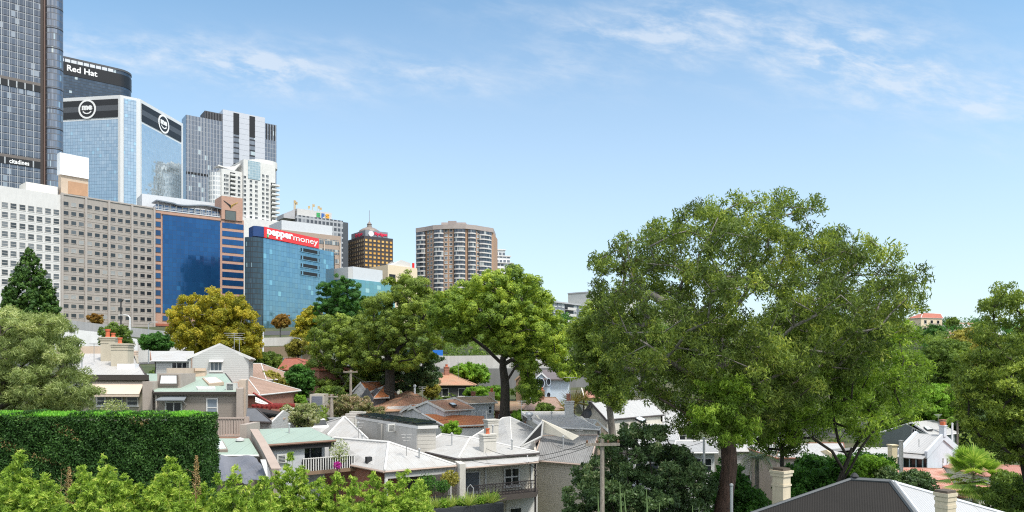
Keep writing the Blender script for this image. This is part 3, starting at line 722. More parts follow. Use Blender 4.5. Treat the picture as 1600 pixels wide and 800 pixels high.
# hotel with amber windows
HR = fac(569, 400, 614, 2370); hl = fac(569, 400, 541, -111); HL = Fac(hl.B, hl.A); zt = HR.z(569.5, 368); zb = base(HR)
rt = root_at('amber_window_hotel', 'dark hotel with a grid of amber reflecting windows and a spire on its crown', HR, 'hotel')
hd = plain('dark_bronze', (.05, .045, .05), .5)
MB().prism([HL.A, HL.B, HR.B, HR.B+(HL.A-HL.B)], zb, zt).build('wall', hd, rt)
amb = winglass('amber_reflection_panes', [(0, (.75, .36, .05)), (.3, (.8, .42, .08)), (.7, (.85, .52, .16))], .35)  # amber reflection painted into the pane colour
pale = winglass('cream_panes', [(0, (.55, .42, .28)), (.4, (.62, .55, .42)), (.8, (.4, .3, .2))], .35)
cells = []; st = 6.52*400/1150
for k in range(8):
    for j in range(7): cells.append((HR, HR.L*(j+.5)/7, zt-3.0-k*st))
wm = win_mesh(HR.L/7*.66, st*.62, plain('bronze_frame', (.2, .13, .06)), amb, 'plain', fw=.12, proud=.15, sill=False)
win_grid(rt, cells, wm, 100)
cells = [(HL, HL.L*(j+.5)/10, zt-3.0-k*st) for j in range(9, -1, -1) for k in range(8)]
wm = win_mesh(HL.L/10*.55, st*.66, plain('bronze_frame', (.2, .13, .06)), pale, 'plain', fw=.12, proud=.15, sill=False)
win_grid(rt, cells, wm, 44)
ins = lambda p: p+((HL.A+HR.B)/2-p)*.22
cr = [ins(HL.A), ins(HL.B), ins(HR.B), ins(HR.B+(HL.A-HL.B))]; cgrey = plain('crown_grey', (.2, .22, .25), .5)
zc1 = HR.z(570, 357.5); MB().prism(cr, zt+.02, zc1).build('crown', cgrey, rt)
fq = Fac(cr[1], cr[2]); fq2 = Fac(cr[0], cr[1]); red = plain('sign_red', (.65, .03, .08), .5, .02)
text_part(fq, 'Rydges', fq.L*.4, fq.L*.97, zt+.9, zc1-.6, red, rt, 'lettering', .1, .2, .05)
text_part(fq2, 'Rydges', fq2.L*.3, fq2.L*.8, zt+.7, zc1-.7, red, rt, 'lettering', .1, .2, .05)
m = MB(); q = fq.pt(fq.L*.24, (zt+zc1)/2, .1); m.tube([q, q+Vector((fq.n.x, fq.n.y, 0))*.4], 1.5, 16); m.build('round_emblem', [LET], rt)
cc = sum((Vector((p.x, p.y, 0)) for p in cr), Vector())/4
m = MB(); m.lathe((cc.x, cc.y, zc1), [(6.2, 0), (5.6, 1.3), (3.6, 2.6), (1.5, 3.4), (1.2, 4.6), (1.5, 5), (.5, 6.2), (.12, 7), (.1, 13)], 14); m.build('domed_spire', plain('bronze_roof', (.2, .17, .15), .5), rt)

# teal glass block with white upper storey; cream block beside it
fa = fac(544, 285, 617, 1700); zb = base(fa); zt = fa.z(545, 435)
rt = root_at('teal_glass_block', 'low teal glass block under a white windowless top storey beside the dark evergreen', fa, 'office building')
MB().prism(body(fa, 16), zb, zt).build('wall', curtain('teal_glass', (.1, .24, .28), (.22, .38, .42), (.12, .22, .26), 2, 1.7, .05, .06, .6, .12, .05, (.35, .5, .52)), rt)
fq = Fac(fa.xy(fa.u(552.5), -.5), fa.xy(fa.u(599), -.5))
MB().prism(body(fq, 12), zt+.02, fq.z(553, 416.5)).build('top_storey', plain('grey_white_sheet', (.72, .73, .76), .5, .05), rt)
m = MB(); m.prism([fa.xy(0, 0), fa.xy(fa.u(552.5)-.05, -.5), fa.xy(fa.u(552.5)-.05, -14), fa.xy(0, -13)], zt+.02, fq.z(553, 419)); m.build('side_screen', plain('warm_grey_sheet', (.5, .51, .53), .6, .06), rt)
fa = fac(606, 330, 652, 1900); zb = base(fa); zt = fa.z(606, 413.5)
rt = root_at('cream_block', 'cream blank walled low block below the round balcony apartment tower', fa, 'office building')
MB().prism(body(fa, 14), zb, zt).build('wall', plain('cream_wall', (.66, .55, .4), .8, .05), rt)
fs = fac(606, 330, 583, -300); fs = Fac(fs.B, fs.A)
MB().prism([fs.A, fs.B-fs.d*.05, fs.B-fs.d*.05-fs.n*-0-fa.n*6, fs.A-fa.n*6], zb, zt-.3).build('side_wall', plain('tan_wall', (.5, .39, .27), .8), rt)
MB().fbox(fa, fa.u(608), fa.u(618), fa.z(608, 440), fa.z(608, 428), -.2, .05).build('loading_opening', BLACK, rt)
m = MB(); u0, u1 = fa.u(617), fa.u(645); q = MB()
m.solid([fa.pt(u0, zt+.3, -2), fa.pt(u0+(u1-u0)*.5, zt+3.3, -2), fa.pt(u1, zt+2.4, -2), fa.pt(u1, zt+2.4, -9), fa.pt(u0+(u1-u0)*.5, zt+3.3, -9), fa.pt(u0, zt+.3, -9)], [fa.pt(u, zt+.05, o) for u, o in ((u0, -2), (u0+(u1-u0)*.5, -2), (u1, -2), (u1, -9), (u0+(u1-u0)*.5, -9), (u0, -9))])
m.build('roof_plant', plain('warm_grey_sheet', (.5, .51, .53)), rt)
MB().fbox(fa, fa.u(646), fa.u(648.5), zt+.05, zt+2.3, -1, -.4).build('red_sign', plain('sign_red2', (.7, .02, .02)), rt)

# brown and white apartment tower with bowed balconies
pts = [(650, 440), (664, 436), (677, 431), (693, 429), (709, 428), (728, 428), (744, 431), (749, 433), (771, 440)]
XY = [((px-800)/F*Y, Y) for px, Y in pts]
zt = CZ+(HZ-363)/F*438; zb = tz(*XY[4])-2
rt = empty('apartment_tower', (*XY[0], zb), 'brown brick apartment tower wrapped in white bowed balconies rising behind the trees', 'apartment tower')
br = brickm('salmon_brick', (.42, .25, .16), (.48, .3, .2), (.4, .3, .22), scale=3)
MB().prism(XY+[(XY[-1][0]+2, 462), (XY[0][0]+3, 462)], zb, zt).build('wall', br, rt)
MB().prism([(x*1.0, y-1.4) for x, y in XY]+[(XY[-1][0]+1, 458), (XY[0][0]+1, 458)], zt+.02, zt+2.6).build('parapet', plain('taupe_render', (.36, .31, .29), .8), rt)
k0 = [((px-800)/F*436, Y) for px, Y in ((690, 434), (728, 434), (731, 450), (692, 450))]
MB().prism(k0, zt+2.6, CZ+(HZ-347.5)/F*434).build('roof_plant_room', plain('taupe_render', (.36, .31, .29), .8), rt)
MB().fbox(Fac(k0[0], k0[1]), 4, 9, zt+3.2, zt+6, -.1, .1).build('plant_louvre', plain('taupe_dark', (.28, .24, .23)), rt)
bays = [(650, 438.5, 664.5, 434.5), (677.5, 430, 693, 428), (709.5, 427, 727, 427), (731.5, 427.6, 743.5, 430), (749, 432, 768, 438)]
FH = 7.02*430/1150
for bi, (xa, Ya, xb, Yb) in enumerate(bays):
    f = Fac(((xa-800)/F*Ya, Ya), ((xb-800)/F*Yb, Yb)); n = 7
    bow = lambda t, o: f.xy(f.L*t, o+1.7*(1-(2*t-1)**4))
    outer = [bow(k/n, .1) for k in range(n+1)]; inner = [bow(k/n, -.15) for k in range(n+1)]
    glz = MB(); glz.prism([f.xy(0, .1)]+[bow(k/n, -.3) for k in range(1, n)]+[f.xy(f.L, .1)], zb, zt-.4)
    glz.build('balcony_glazing', curtain('balcony_glass', (.02, .025, .035), (.09, .11, .14), (.16, .15, .15), 1.5, FH, .12, .08, .3, .15, .14, (.4, .4, .38)), rt)
    m = MB(); z0 = zt-FH
    m.prism(outer+[f.xy(f.L, 0), f.xy(0, 0)], z0-.25, z0)
    m.prism(outer+inner[::-1], z0, z0+.5)
    o0 = m.build('balcony', plain('balcony_white', (.58, .55, .53), .7, .05), rt)
    for k in range(1, 18):
        o = o0.copy(); COL.objects.link(o); o.location.z -= k*FH
wm = win_mesh(1.8, 1.7, plain('white_frame', (.7, .7, .7)), GLASS, 'pair', fw=.12)
f = Fac(XY[3], XY[4]); f2 = Fac(XY[6], XY[7]); f3 = Fac(XY[1], XY[2]); cells = []
for k in range(15):
    cells += [(f, f.L*.25, zt-FH*(k+1)+1.0), (f, f.L*.72, zt-FH*(k+1)+1.0), (f2, f2.L*.5, zt-FH*(k+1)+1.0), (f3, f3.L*.4, zt-FH*(k+1)+1.0), (f3, f3.L*.78, zt-FH*(k+1)+1.0)]
win_grid(rt, cells, wm, 100)
# stepped white building right behind it
rt = empty('stepped_apartments', (-12, 500, tz(-12, 500)), 'small white stepped apartment block showing behind the right side of the brown apartment tower', 'apartment building')
for px1, top, Y in ((789, 390, 505), (797, 400, 495), (800, 411, 488)):
    f = Fac(((765-800)/F*Y, Y), ((px1-800)/F*(Y+4), Y+4)); z1 = CZ+(HZ-top)/F*Y
    MB().prism(body(f, 7), tz(-12, 500)-1, z1).build('terrace_storey', curtain('stepped_glass', (.05, .06, .08), (.2, .22, .25), (.72, .72, .72), 2.6, 3.3, .22, .42, .2, .3, .1), rt)
    MB().fbox(f, -.2, f.L+.6, z1+.02, z1+.7, -7, .8).build('roof_slab', TRIM, rt)

# grey apartments right of the centre tree, pale ones behind the gum
def flats(name, label, xa, Ya, xb, vp, ytop, mw, cols, rows, pit, extra=None, balc=()):
    fa = fac(xa, Ya, xb, vp); zb = base(fa); zt = fa.z(xa, ytop)
    rt = root_at(name, label, fa, 'apartment building')
    MB().prism(body(fa, 14), zb, zt).build('wall', mw, rt)
    MB().fbox(fa, -.4, fa.L+.4, zt+.02, zt+.6, -14, .6).build('roof_slab', plain('roof_grey', (.4, .4, .42)), rt)
    wm = win_mesh(1.8, 1.6, plain('white_frame', (.7, .7, .7)), GLASS, 'pair', fw=.14)
    win_grid(rt, [(fa, fa.u(px), zt-pit*(k+1)+1.1) for px in cols for k in range(rows)], wm, 100)
    for xa_, xb_ in balc:
        for k in range(rows):
            m = MB(); z = zt-pit*(k+1)+.1; m.fbox(fa, fa.u(xa_), fa.u(xb_), z, z+.25, -.2, 1.6); m.fbox(fa, fa.u(xa_), fa.u(xb_), z+.25, z+1.1, 1.45, 1.6)
            m.fbox(fa, fa.u(xa_)+.1, fa.u(xb_)-.1, z+.3, z+2.2, -.1, .15, 1); m.build('balcony', [plain('pale_balcony', (.56, .54, .52)), BLACK], rt)
flats('grey_apartments', 'dark grey apartment block with pale balconies seen between the centre tree and the great gum', 864, 300, 936, 1690, 472.5, plain('blue_grey_cladding', (.17, .19, .22), .7, .08), (868, 874.5, 879.5, 899, 906, 914, 921, 929), 8, 2.65, balc=((882.5, 895.5),))
flats('white_apartments', 'white apartment block mostly hidden behind the left side of the great gum crown', 926, 350, 1010, 1690, 457, WW, (930, 938, 946, 955, 963, 972, 981, 990, 1000), 9, 3.0, balc=((933, 943),))
flats('cream_apartments', 'cream apartment block glimpsed through the middle of the great gum crown', 1062, 330, 1100, 1800, 487, plain('cream_wall', (.66, .55, .4), .8, .05), (1066, 1073, 1081, 1090), 5, 3.0)
# ================================================================ houses
def refl(p, a, b):
    "mirror plan point p across the vertical plane through a-b"
    a2, d = Vector((a.x, a.y)), Vector((b.x-a.x, b.y-a.y)); d.normalize()
    q = Vector((p.x, p.y))-a2; al = d*q.dot(d); r = a2+al*2-q
    return Vector((r.x, r.y, p.z))
class House: pass
def house(name, label, cat, e0, e1, r0, r1, wall, roof, trim=None, gable=(0, 0), inset=.35, th=.13, b=None, zb=None, cap=.09, gut=None, group=None, caps=None, endin=0):
    h = House(); e0, e1, r0, r1 = map(Vector, (e0, e1, r0, r1))
    ze = (e0.z+e1.z)/2; e0.z = e1.z = ze; zr = (r0.z+r1.z)/2; r0.z = r1.z = zr
    flat = (r1-r0).length < .4
    if b: b0, b1 = Vector(b[0]), Vector(b[1])
    elif flat: b0, b1 = r0*2-e1, r0*2-e0
    else: b0, b1 = refl(e0, r0, r1), refl(e1, r0, r1)
    b0.z = b1.z = ze
    fp = [e0, e1, b1, b0]; c = sum(fp, Vector())/4
    if zb is None: zb = min(tz(p.x, p.y) for p in fp)-.6
    h.root = rt = empty(name, (c.x, c.y, zb), label, cat, group)
    def ins(p): v = c-p; v.z = 0; return p+v.normalized()*inset*1.35
    ip = [ins(p) for p in fp]
    if endin:
        for i, j in ((1, 0), (2, 3)): v = (fp[j]-fp[i]); v.z = 0; ip[i] = ip[i]+v.normalized()*endin
    ccw = (e1-e0).cross(b0-e0).z > 0
    m = MB(); m.prism([(p.x, p.y) for p in ip], zb, ze-th-.01)
    for g, (pa, pb, r) in zip(gable, ((ip[3], ip[0], r0), (ip[1], ip[2], r1))):
        if g:
            inn = (c-(pa+pb)/2); inn.z = 0; inn = inn.normalized()*.2
            mid = (pa+pb)/2; rr = Vector((r.x, r.y, r.z-th-.05)); k = r-mid; k.z = 0
            rr = rr+inn*1.0; zz = ze-th-.012
            tri = [Vector((pa.x, pa.y, zz)), Vector((pb.x, pb.y, zz)), Vector((mid.x+0*k.x, mid.y, r.z-th-.06))]
            m.solid(tri, [p+inn for p in tri])
    h.wall = m.build('wall', wall, rt)
    m = MB(); m.slab([e0, e1, r1, r0] if not flat else [e0, e1, r0], th); m.slab([b1, b0, r0, r1] if not flat else [b1, b0, r0], th)
    if not gable[0]: m.slab([b0, e0, r0], th)
    if not gable[1]: m.slab([e1, b1, r1], th)
    h.roof = m.build('roof', roof, rt)
    tm = trim or TRIM
    m = MB(); up = Vector((0, 0, .02)); has = False
    if cap:
        lines = [] if flat else [(r0, r1)]
        if not gable[0]: lines += [(r0, e0), (r0, b0)]
        if not gable[1]: lines += [(r1, e1), (r1, b1)]
        for p, q in lines: m.tube([p+up, q+up], cap*.75, 6)
        m.build('ridge_capping', caps or tm, h.roof)
    m = MB()
    for g, (pa, pb, r) in zip(gable, ((e0, b0, r0), (e1, b1, r1))):
        if g:
            for q in (pa, pb):
                dd = (pa+pb)/2-c; dd.z = 0; dd = dd.normalized()*.04
                m.solid([q+dd+Vector((0, 0, .06)), r+dd+Vector((0, 0, .06)), r-dd+Vector((0, 0, .06)), q-dd+Vector((0, 0, .06))],
                        [q+dd-Vector((0, 0, .22)), r+dd-Vector((0, 0, .22)), r-dd-Vector((0, 0, .22)), q-dd-Vector((0, 0, .22))])
                m.build('bargeboard', tm, rt); m = MB()
    m = MB(); lo = Vector((0, 0, -.09)); eaves = [(e0, e1), (b0, b1)]
    if not gable[0]: eaves.append((b0, e0))
    if not gable[1]: eaves.append((e1, b1))
    for p, q in eaves:
        o = ((p+q)/2-c); o.z = 0; o = o.normalized()*.05; MB().tube([p+o+lo, q+o+lo], .085, 6).build('gutter', gut or tm, rt)
    f = lambda p, q: Fac(p, q)
    if ccw: h.front, h.back, h.end0, h.end1 = f(ip[0], ip[1]), f(ip[2], ip[3]), f(ip[3], ip[0]), f(ip[1], ip[2])
    else: h.front, h.back, h.end0, h.end1 = f(ip[1], ip[0]), f(ip[3], ip[2]), f(ip[0], ip[3]), f(ip[2], ip[1])
    h.e0, h.e1, h.r0, h.r1, h.b0, h.b1, h.ze, h.zr, h.zb = e0, e1, r0, r1, b0, b1, ze, zr, zb
    return h
def chimney(root, x0, y0, x1, y1, Y, mat, pots=(), deep=1.2, depth=.8, rot=.3, cap=None, capm=None):
    w = (x1-x0)/F*Y*.86; p = P((x0+x1)/2, y0, Y); zb = P(0, y1, Y).z-deep
    m = MB(); m.box((p.x, p.y, (p.z+zb)/2), (w, w*depth, p.z-zb), rot)
    o = m.build('chimney', mat, root)
    m = MB()
    for k, (a, t) in enumerate(((1.2, .0), (1.1, -.18), (1.07, -.45))): m.box((p.x, p.y, p.z+t), (w*a, w*depth*a, .13), rot)
    m.build('chimney_cap', capm or mat, o)
    for px, h, r in pots:
        q = P(px, y0, Y); m = MB(); m.lathe((q.x, q.y, p.z+.06), [(r*1.1, 0), (r*.85, .1), (r*.8, h*.75), (r*1.05, h*.8), (r*1.05, h), (r*.7, h)], 10)
        m.build('chimney_pot', TERRA, o)
    return o
def antenna(root, px, py0, py1, Y, arms=3, w=1.0):
    p = P(px, py1, Y); q = P(px, py0, Y); m = MB(); m.tube([p-Vector((0, 0, .3)), q], .028, 5)
    for k in range(arms):
        z = q.z-.05-.22*k; m.tube([(q.x-w/2*(1-.2*k), q.y-.1*k, z), (q.x+w/2*(1-.2*k), q.y+.12, z)], .02, 4)
    m.tube([(q.x-.1, q.y-.5, q.z-.1), (q.x+.1, q.y+.5, q.z-.1)], .018, 4)
    return m.build('antenna', plain('antenna_alloy', (.35, .35, .35), .5, metal=.4), root)
def skylight(root, pts, t=.14, gl=None, fr=None):
    "a roof window lying on four points"
    pts = [Vector(p) for p in pts]; c = sum(pts, Vector())/4
    m = MB(); m.slab([p+Vector((0, 0, t*.6)) for p in pts], t, 0); m.slab([c+(p-c)*.82+Vector((0, 0, t*.75)) for p in pts], t*.5, 1)
    return m.build('skylight', [fr or DARK, gl or SKYG], root)
TERRA = plain('terracotta_pot', (.5, .13, .06), .8)
SKYG = plain('skylight_pane', (.62, .68, .7), .15, .05)
ZINC = corrug('white_corrugated', (.54, .54, .535), .16, .55, dirt=.4, rust=(.26, .21, .17), rustamt=.34, bs=.4)
ZINC2 = corrug('pale_corrugated', (.42, .42, .42), .16, .55, dirt=.35, rust=(.2, .16, .13), rustamt=.35, bs=.35)
GREYC = corrug('grey_corrugated', (.3, .3, .3), .17, .5, rust=(.1, .09, .085), rustamt=.45, dirt=.4)
GREENR = corrug('green_roof', (.33, .42, .36), .25, .6, dirt=.3, lap=1.25, rib=0, bs=.12)
SLATEG = corrug('grey_standing_roof', (.47, .47, .47), .2, .5, dirt=.2)
TILE_O = tiles('orange_tiles', (.68, .21, .07), (.72, .29, .11), (.46, .18, .09))
TILE_B = tiles('brown_tiles', (.52, .24, .14), (.56, .31, .2), (.36, .26, .17))
TILE_M = tiles('mossy_tiles', (.36, .22, .13), (.4, .27, .17), (.27, .21, .12))
TILE_R = tiles('red_tiles', (.45, .13, .08), (.5, .18, .12), (.33, .12, .09))
TILE_S = tiles('salmon_tiles', (.48, .2, .15), (.52, .25, .19), (.36, .18, .14))
TILE_P = tiles('pinkish_tiles', (.38, .25, .19), (.44, .3, .24), (.3, .2, .15))
CREAM = plain('cream_paint', (.56, .53, .46), streak=.12); BEIGE = plain('beige_render', (.5, .45, .36), streak=.14)
WSID = siding('white_boards', (.53, .53, .52), .22, gap=.12); CSID = siding('cream_boards', (.56, .52, .46), .2); TSID = siding('taupe_boards', (.3, .265, .235), .24, gap=.08, dark=.5)
BATT = siding('white_battens', (.58, .59, .62), .42, vert=True, gap=.1, dark=.7)
RBRICK = brickm('old_red_brick', (.3, .1, .06), (.36, .15, .09), (.35, .3, .26))
PALEG = plain('pale_grey_render', (.52, .53, .54), streak=.12)
TAUPE = plain('taupe_paint', (.36, .31, .275), streak=.15)
BLUEW = plain('bluish_white_render', (.52, .55, .6), streak=.1)

# ---- house with the striped awning, left
e0, e1 = P(128, 589, 62), P(229, 589, 62); r0, r1 = P(96, 552, 70.5), P(206, 553, 70.5)
h = house('awning_house', 'beige weatherboard house with a wide cream awning and two tall chimneys behind the hedge', 'house', e0, e1, r0, r1, siding('beige_boards', (.34, .31, .25), .24, gap=.08), corrug('warm_grey_roof', (.5, .49, .48), .16, dirt=.25), plain('dark_gutter', (.06, .05, .05)), gable=(1, 1), b=(P(90, 566, 76), P(206, 566, 76)), cap=0)
rt = h.root; f = h.front
aw = MB(); u0, u1 = f.u(147), f.u(226.5); zt_, zb_ = f.z(185, 595), f.z(185, 615)
aw.solid([f.pt(u0, zt_, .1), f.pt(u1, zt_, .1), f.pt(u1+.12, zb_, 1.15), f.pt(u0+.05, zb_, 1.15)], [f.pt(u0, zt_-.05, .1), f.pt(u1, zt_-.05, .1), f.pt(u1+.12, zb_-.05, 1.12), f.pt(u0+.05, zb_-.05, 1.12)])
aw.fbox(f, u0+.05, u1+.12, zb_-.22, zb_-.055, 1.1, 1.13)
aw.build('awning', plain('awning_canvas', (.6, .49, .4), .9, .06), rt)
for x0, x1 in ((151, 165.5), (175, 192), (198, 216.5)): win_px(rt, f, x0, 619, x1, 634, style='hung', gl=GLASSD, fw=.09)
m = MB(); m.fbox(f, -.2, f.L+.5, f.z(185, 594), f.z(185, 585.5), .2, .52); m.build('fascia', plain('dark_fascia', (.05, .042, .038)), rt)
m = MB(); q0, q1 = P(88, 541, 71.2), P(168, 541, 71.2); m.prism([(q0.x, q0.y), (q1.x, q1.y), (q1.x, q1.y+.35), (q0.x, q0.y+.35)], P(0, 563, 71).z, q0.z); m.build('parapet', BEIGE, rt)
BEIGE2 = plain('stone_beige', (.47, .42, .33), streak=.15)
chimney(rt, 160, 528, 184.5, 560, 68, BEIGE2, [(168.5, .75, .22), (177, .4, .2)], rot=.05)
chimney(rt, 176.5, 538, 206, 566, 66.2, BEIGE2, [(187.5, .55, .2)], rot=.05)
chimney(rt, 205.5, 549, 215, 561, 70, plain('pink_cream', (.6, .47, .38)), rot=.05, deep=1)
m = MB(); q = P(192, 571, 64.5); m.box(q+Vector((.2, .5, -.2)), (1.5, .8, .7), .05); m.build('flashing', plain('white_flashing', (.72, .72, .74), .4), rt)
antenna(rt, 147, 536, 560, 66, 2, .9)
m = MB(); a, c_ = P(224.5, 0, 60.8), P(240, 0, 60.8); m.prism([(a.x, 60.6), (c_.x, 60.6), (c_.x, 66), (a.x, 66)], h.zb, P(0, 596, 60.8).z); m.build('party_wall', TAUPE, rt)
m = MB(); m.prism([(a.x-.6, 66.1), (c_.x+.9, 66.1), (c_.x+.9, 67), (a.x-.6, 67)], h.zb, P(0, 575, 67).z); m.build('rear_wall', plain('pinky_stone', (.46, .38, .31), streak=.15), rt)

# ---- taupe house with green roof and skylights
e0, e1 = P(240, 612.5, 60), P(374, 612.5, 60); r0, r1 = P(228, 583.5, 68), P(352, 584, 68)
h = house('green_roofed_house', 'taupe weatherboard house with a flat green roof carrying white skylights', 'house', e0, e1, r0, r1, TSID, GREENR, plain('dark_gutter', (.06, .05, .05)), gable=(1, 1), b=(P(225, 596, 74), P(350, 596, 74)), cap=0, inset=.2)
rt = h.root; f = h.front
win_px(rt, f, 322.5, 622, 341, 652, style='hung', fw=.1, gl=winglass('curtained_panes', [(0, (.25, .3, .36))]))
d = win_px(rt, f, 258, 627, 285, 662, style='pair', fw=.12, name='glazed_door', gl=GLASSD, sill=False)
m = MB(); u0, u1 = f.u(251), f.u(296); z1 = f.z(270, 618.5); m.solid([f.pt(u0+.2, z1, .02), f.pt(u1-.2, z1, .02), f.pt(u1, z1-.28, .9), f.pt(u0, z1-.28, .9)], [f.pt(u0+.2, z1-.08, .02), f.pt(u1-.2, z1-.08, .02), f.pt(u1, z1-.36, .9), f.pt(u0, z1-.36, .9)])
m.build('door_awning', plain('awning_grey', (.2, .22, .24), .4), rt)
m = MB()
for u in (u0+.25, u1-.25): m.tube([f.pt(u, z1-.75, .03), f.pt(u, z1-.33, .75)], .04, 5)
m.build('awning_bracket', TRIM, rt)
m = MB(); m.fbox(f, -.1, f.L+.2, f.z(300, 616.2), f.z(300, 612), .2, .36); m.build('fascia', plain('dark_fascia', (.05, .042, .038)), rt)
m = MB(); m.tube([f.pt(.15, f.z(242, 660), .1), f.pt(.15, f.z(242, 617), .1)], .06, 6); m.build('downpipe', plain('taupe_pipe', (.42, .38, .34)), rt)
m = MB(); q = P(264, 604, 61.6); m.prism([(q.x-.98, 61.6), (q.x+.98, 61.6), (q.x+.98, 64.5), (q.x-.98, 64.5)], q.z-.3, P(0, 583.5, 61.8).z)
sb = m.build('skylight_housing', TAUPE, rt)
f2 = Fac((q.x-.98, 61.6), (q.x+.98, 61.6)); skylight(sb, [f2.pt(.14, P(0, 602, 61.6).z, .12), f2.pt(1.82, P(0, 602, 61.6).z, .12), f2.pt(1.76, P(0, 587.5, 61.6).z, .02), f2.pt(.2, P(0, 587.5, 61.6).z, .02)], fr=plain('dark_frame', (.12, .1, .09)), gl=plain('bright_pane', (.72, .73, .75), .2))
skylight(rt, [P(326, 602.5, 62.5), P(350, 600, 62.5), P(337, 591.5, 65.5), P(316, 593, 65.5)], .25, fr=plain('tan_frame', (.42, .33, .25)), gl=plain('bright_pane', (.72, .73, .75), .2))
skylight(rt, [P(309, 609.3, 60.6), P(337, 609, 60.6), P(335, 605.8, 62.2), P(306, 606, 62.2)], .2, fr=TRIM)
m = MB(); q = P(309, 586, 67); m.box(q, (1.4, .9, .9), .25); m.box(q+Vector((.3, -.1, .5)), (.9, .8, .25), .35); m.build('roof_vent', plain('peach_render', (.55, .42, .32)), rt)
m = MB(); q = P(377, 0, 60); qb = P(376, 0, 67); m.prism([(q.x-.25, 59.6), (q.x+.3, 59.6), (qb.x+.3, 67), (qb.x-.25, 67)], h.zb, P(0, 607, 60).z); m.build('party_wall', TAUPE, rt)
m = MB(); q0, q1 = P(373, 594, 63), P(384, 594, 63); m.prism([(q0.x, 63), (q1.x, 63), (q1.x-1.6, 68), (q0.x-1.6, 68)], h.zb, q0.z); m.build('rear_parapet', plain('pinky_stone', (.46, .38, .31)), rt)
# balcony below the house
m = MB(); fd = Fac(P(334, 0, 57.5).xy, P(389, 0, 57.5).xy); zt_, zb_ = P(0, 652, 57.5).z, P(0, 682, 57.5).z
m.fbox(fd, 0, fd.L, zt_-.12, zt_, -.1, .1); m.fbox(fd, 0, fd.L, zb_, zb_+.1, -.08, .08)
k = .12
while k < fd.L: m.fbox(fd, k, k+.13, zb_+.1, zt_-.12, -.04, .04); k += .21
m.fbox(fd, -.02, .16, zb_-.3, zt_+.05, -.14, .14); m.fbox(fd, fd.L-.3, fd.L-.02, zb_-.3, zt_+.05, -.14, .14)
m.build('balustrade', plain('taupe_rail', (.42, .34, .3)), rt)
m = MB(); m.prism([(fd.A.x, 57.4), (fd.B.x, 57.4), (fd.B.x, 59.9), (fd.A.x, 59.9)], zb_-.35, zb_-.02); m.build('balcony_deck', plain('deck_edge', (.4, .24, .18)), rt)

# ---- lower green roofed annexe with the tarpaulin and its stepped side wall
A, B_, C, D = P(326, 685, 54), P(389, 685, 54), P(405, 711, 49.5), P(322, 711, 49.5)
zb = tz(B_.x, B_.y)-.5
rt = empty('green_annexe', (B_.x, 52, zb), 'low green roofed annexe with a flat skylight beside the end of the hedge', 'annexe')
m = MB(); m.slab([A, B_, C, D], .12); m.build('roof', GREENR, rt)
m = MB(); m.prism([(A.x+.1, A.y), (B_.x-.1, B_.y), (C.x-.2, C.y+.3), (D.x+.2, D.y+.3)], zb, D.z-.5); m.build('wall', TAUPE, rt)
m = MB(); m.tube([D-Vector((0, .05, .05)), C-Vector((0, .05, .05))], .09, 6); m.build('gutter', TRIM, rt)
skylight(rt, [P(329, 708, 50.2), P(356, 706.5, 50.2), P(348, 692, 52.7), P(331, 693, 52.7)], .3, fr=plain('brown_grey_frame', (.24, .2, .17)), gl=plain('pale_green_pane', (.6, .66, .64), .15))
m = MB(); m.lathe(P(375, 690.5, 53.2), [(.2, -.3), (.2, .1), (.32, .1), (.28, .24), (.05, .32)], 10); m.build('roof_vent', plain('vent_grey', (.5, .5, .5)), rt)
# tarpaulin sagging from the gutter
m = MB(); nu, nv = 22, 14
random.seed(4)
G = [[None]*(nv+1) for _ in range(nu+1)]
for i in range(nu+1):
    for j in range(nv+1):
        u, v = i/nu, j/nv
        p = P(326+u*70+v*22*u, 713, 49.2).lerp(P(322+u*95, 751, 45.6), v)
        z = -.5*math.sin(math.pi*u)*math.sin(math.pi*v)+.09*math.sin(9*u+11*v*v)+.12*math.sin(17*u-6*v)*v+.05*math.sin(31*u*v+4*u)
        G[i][j] = p+Vector((0, 0, z))
for i in range(nu):
    for j in range(nv): m.face([G[i][j], G[i+1][j], G[i+1][j+1], G[i][j+1]])
for i in range(nu):
    for j in range(nv): m.face([G[i][j+1]-Vector((0, 0, .02)), G[i+1][j+1]-Vector((0, 0, .02)), G[i+1][j]-Vector((0, 0, .02)), G[i][j]-Vector((0, 0, .02))])
o = m.build('tarpaulin', plain('grey_tarp', (.13, .14, .17), .5, .2, 2), None); tag(o, 'grey tarpaulin sagging between the green annexe roof and the stepped party wall', 'tarpaulin')
m = MB(); pth = [P(398, 672, 55), P(412, 694, 51), P(424, 716, 47.6), P(433, 734, 44.8)]; wl = .3
for k in range(3):
    a, c_ = pth[k], pth[k+1]
    dx = Vector((wl, 0, 0)); zz = tz(a.x, a.y)-.5
    m.solid([a-dx, c_-dx, c_+dx*.4, a+dx*.4], [Vector((p.x, p.y, zz)) for p in (a-dx, c_-dx, c_+dx*.4, a+dx*.4)], 0)
a, c_ = P(389, 664, 57), P(399, 664, 57); m.prism([(a.x, 55.1), (c_.x, 55.1), (c_.x, 58), (a.x, 58)], tz(a.x, 56)-.5, P(0, 662, 56).z)
rw = m.build('side_wall', TAUPE, None); tag(rw, 'sloping taupe party wall between the tarpaulin and the grey green-roofed house', 'wall', kind='thing')
m = MB()
for k in range(3):
    a, c_ = pth[k]+Vector((0, 0, .08)), pth[k+1]+Vector((0, 0, .08)); dx = Vector((wl*1.2, 0, 0)); m.slab([a-dx, c_-dx, c_+dx*.7, a+dx*.7], .07)
m.build('coping', plain('peach_coping', (.36, .29, .25)), rw)
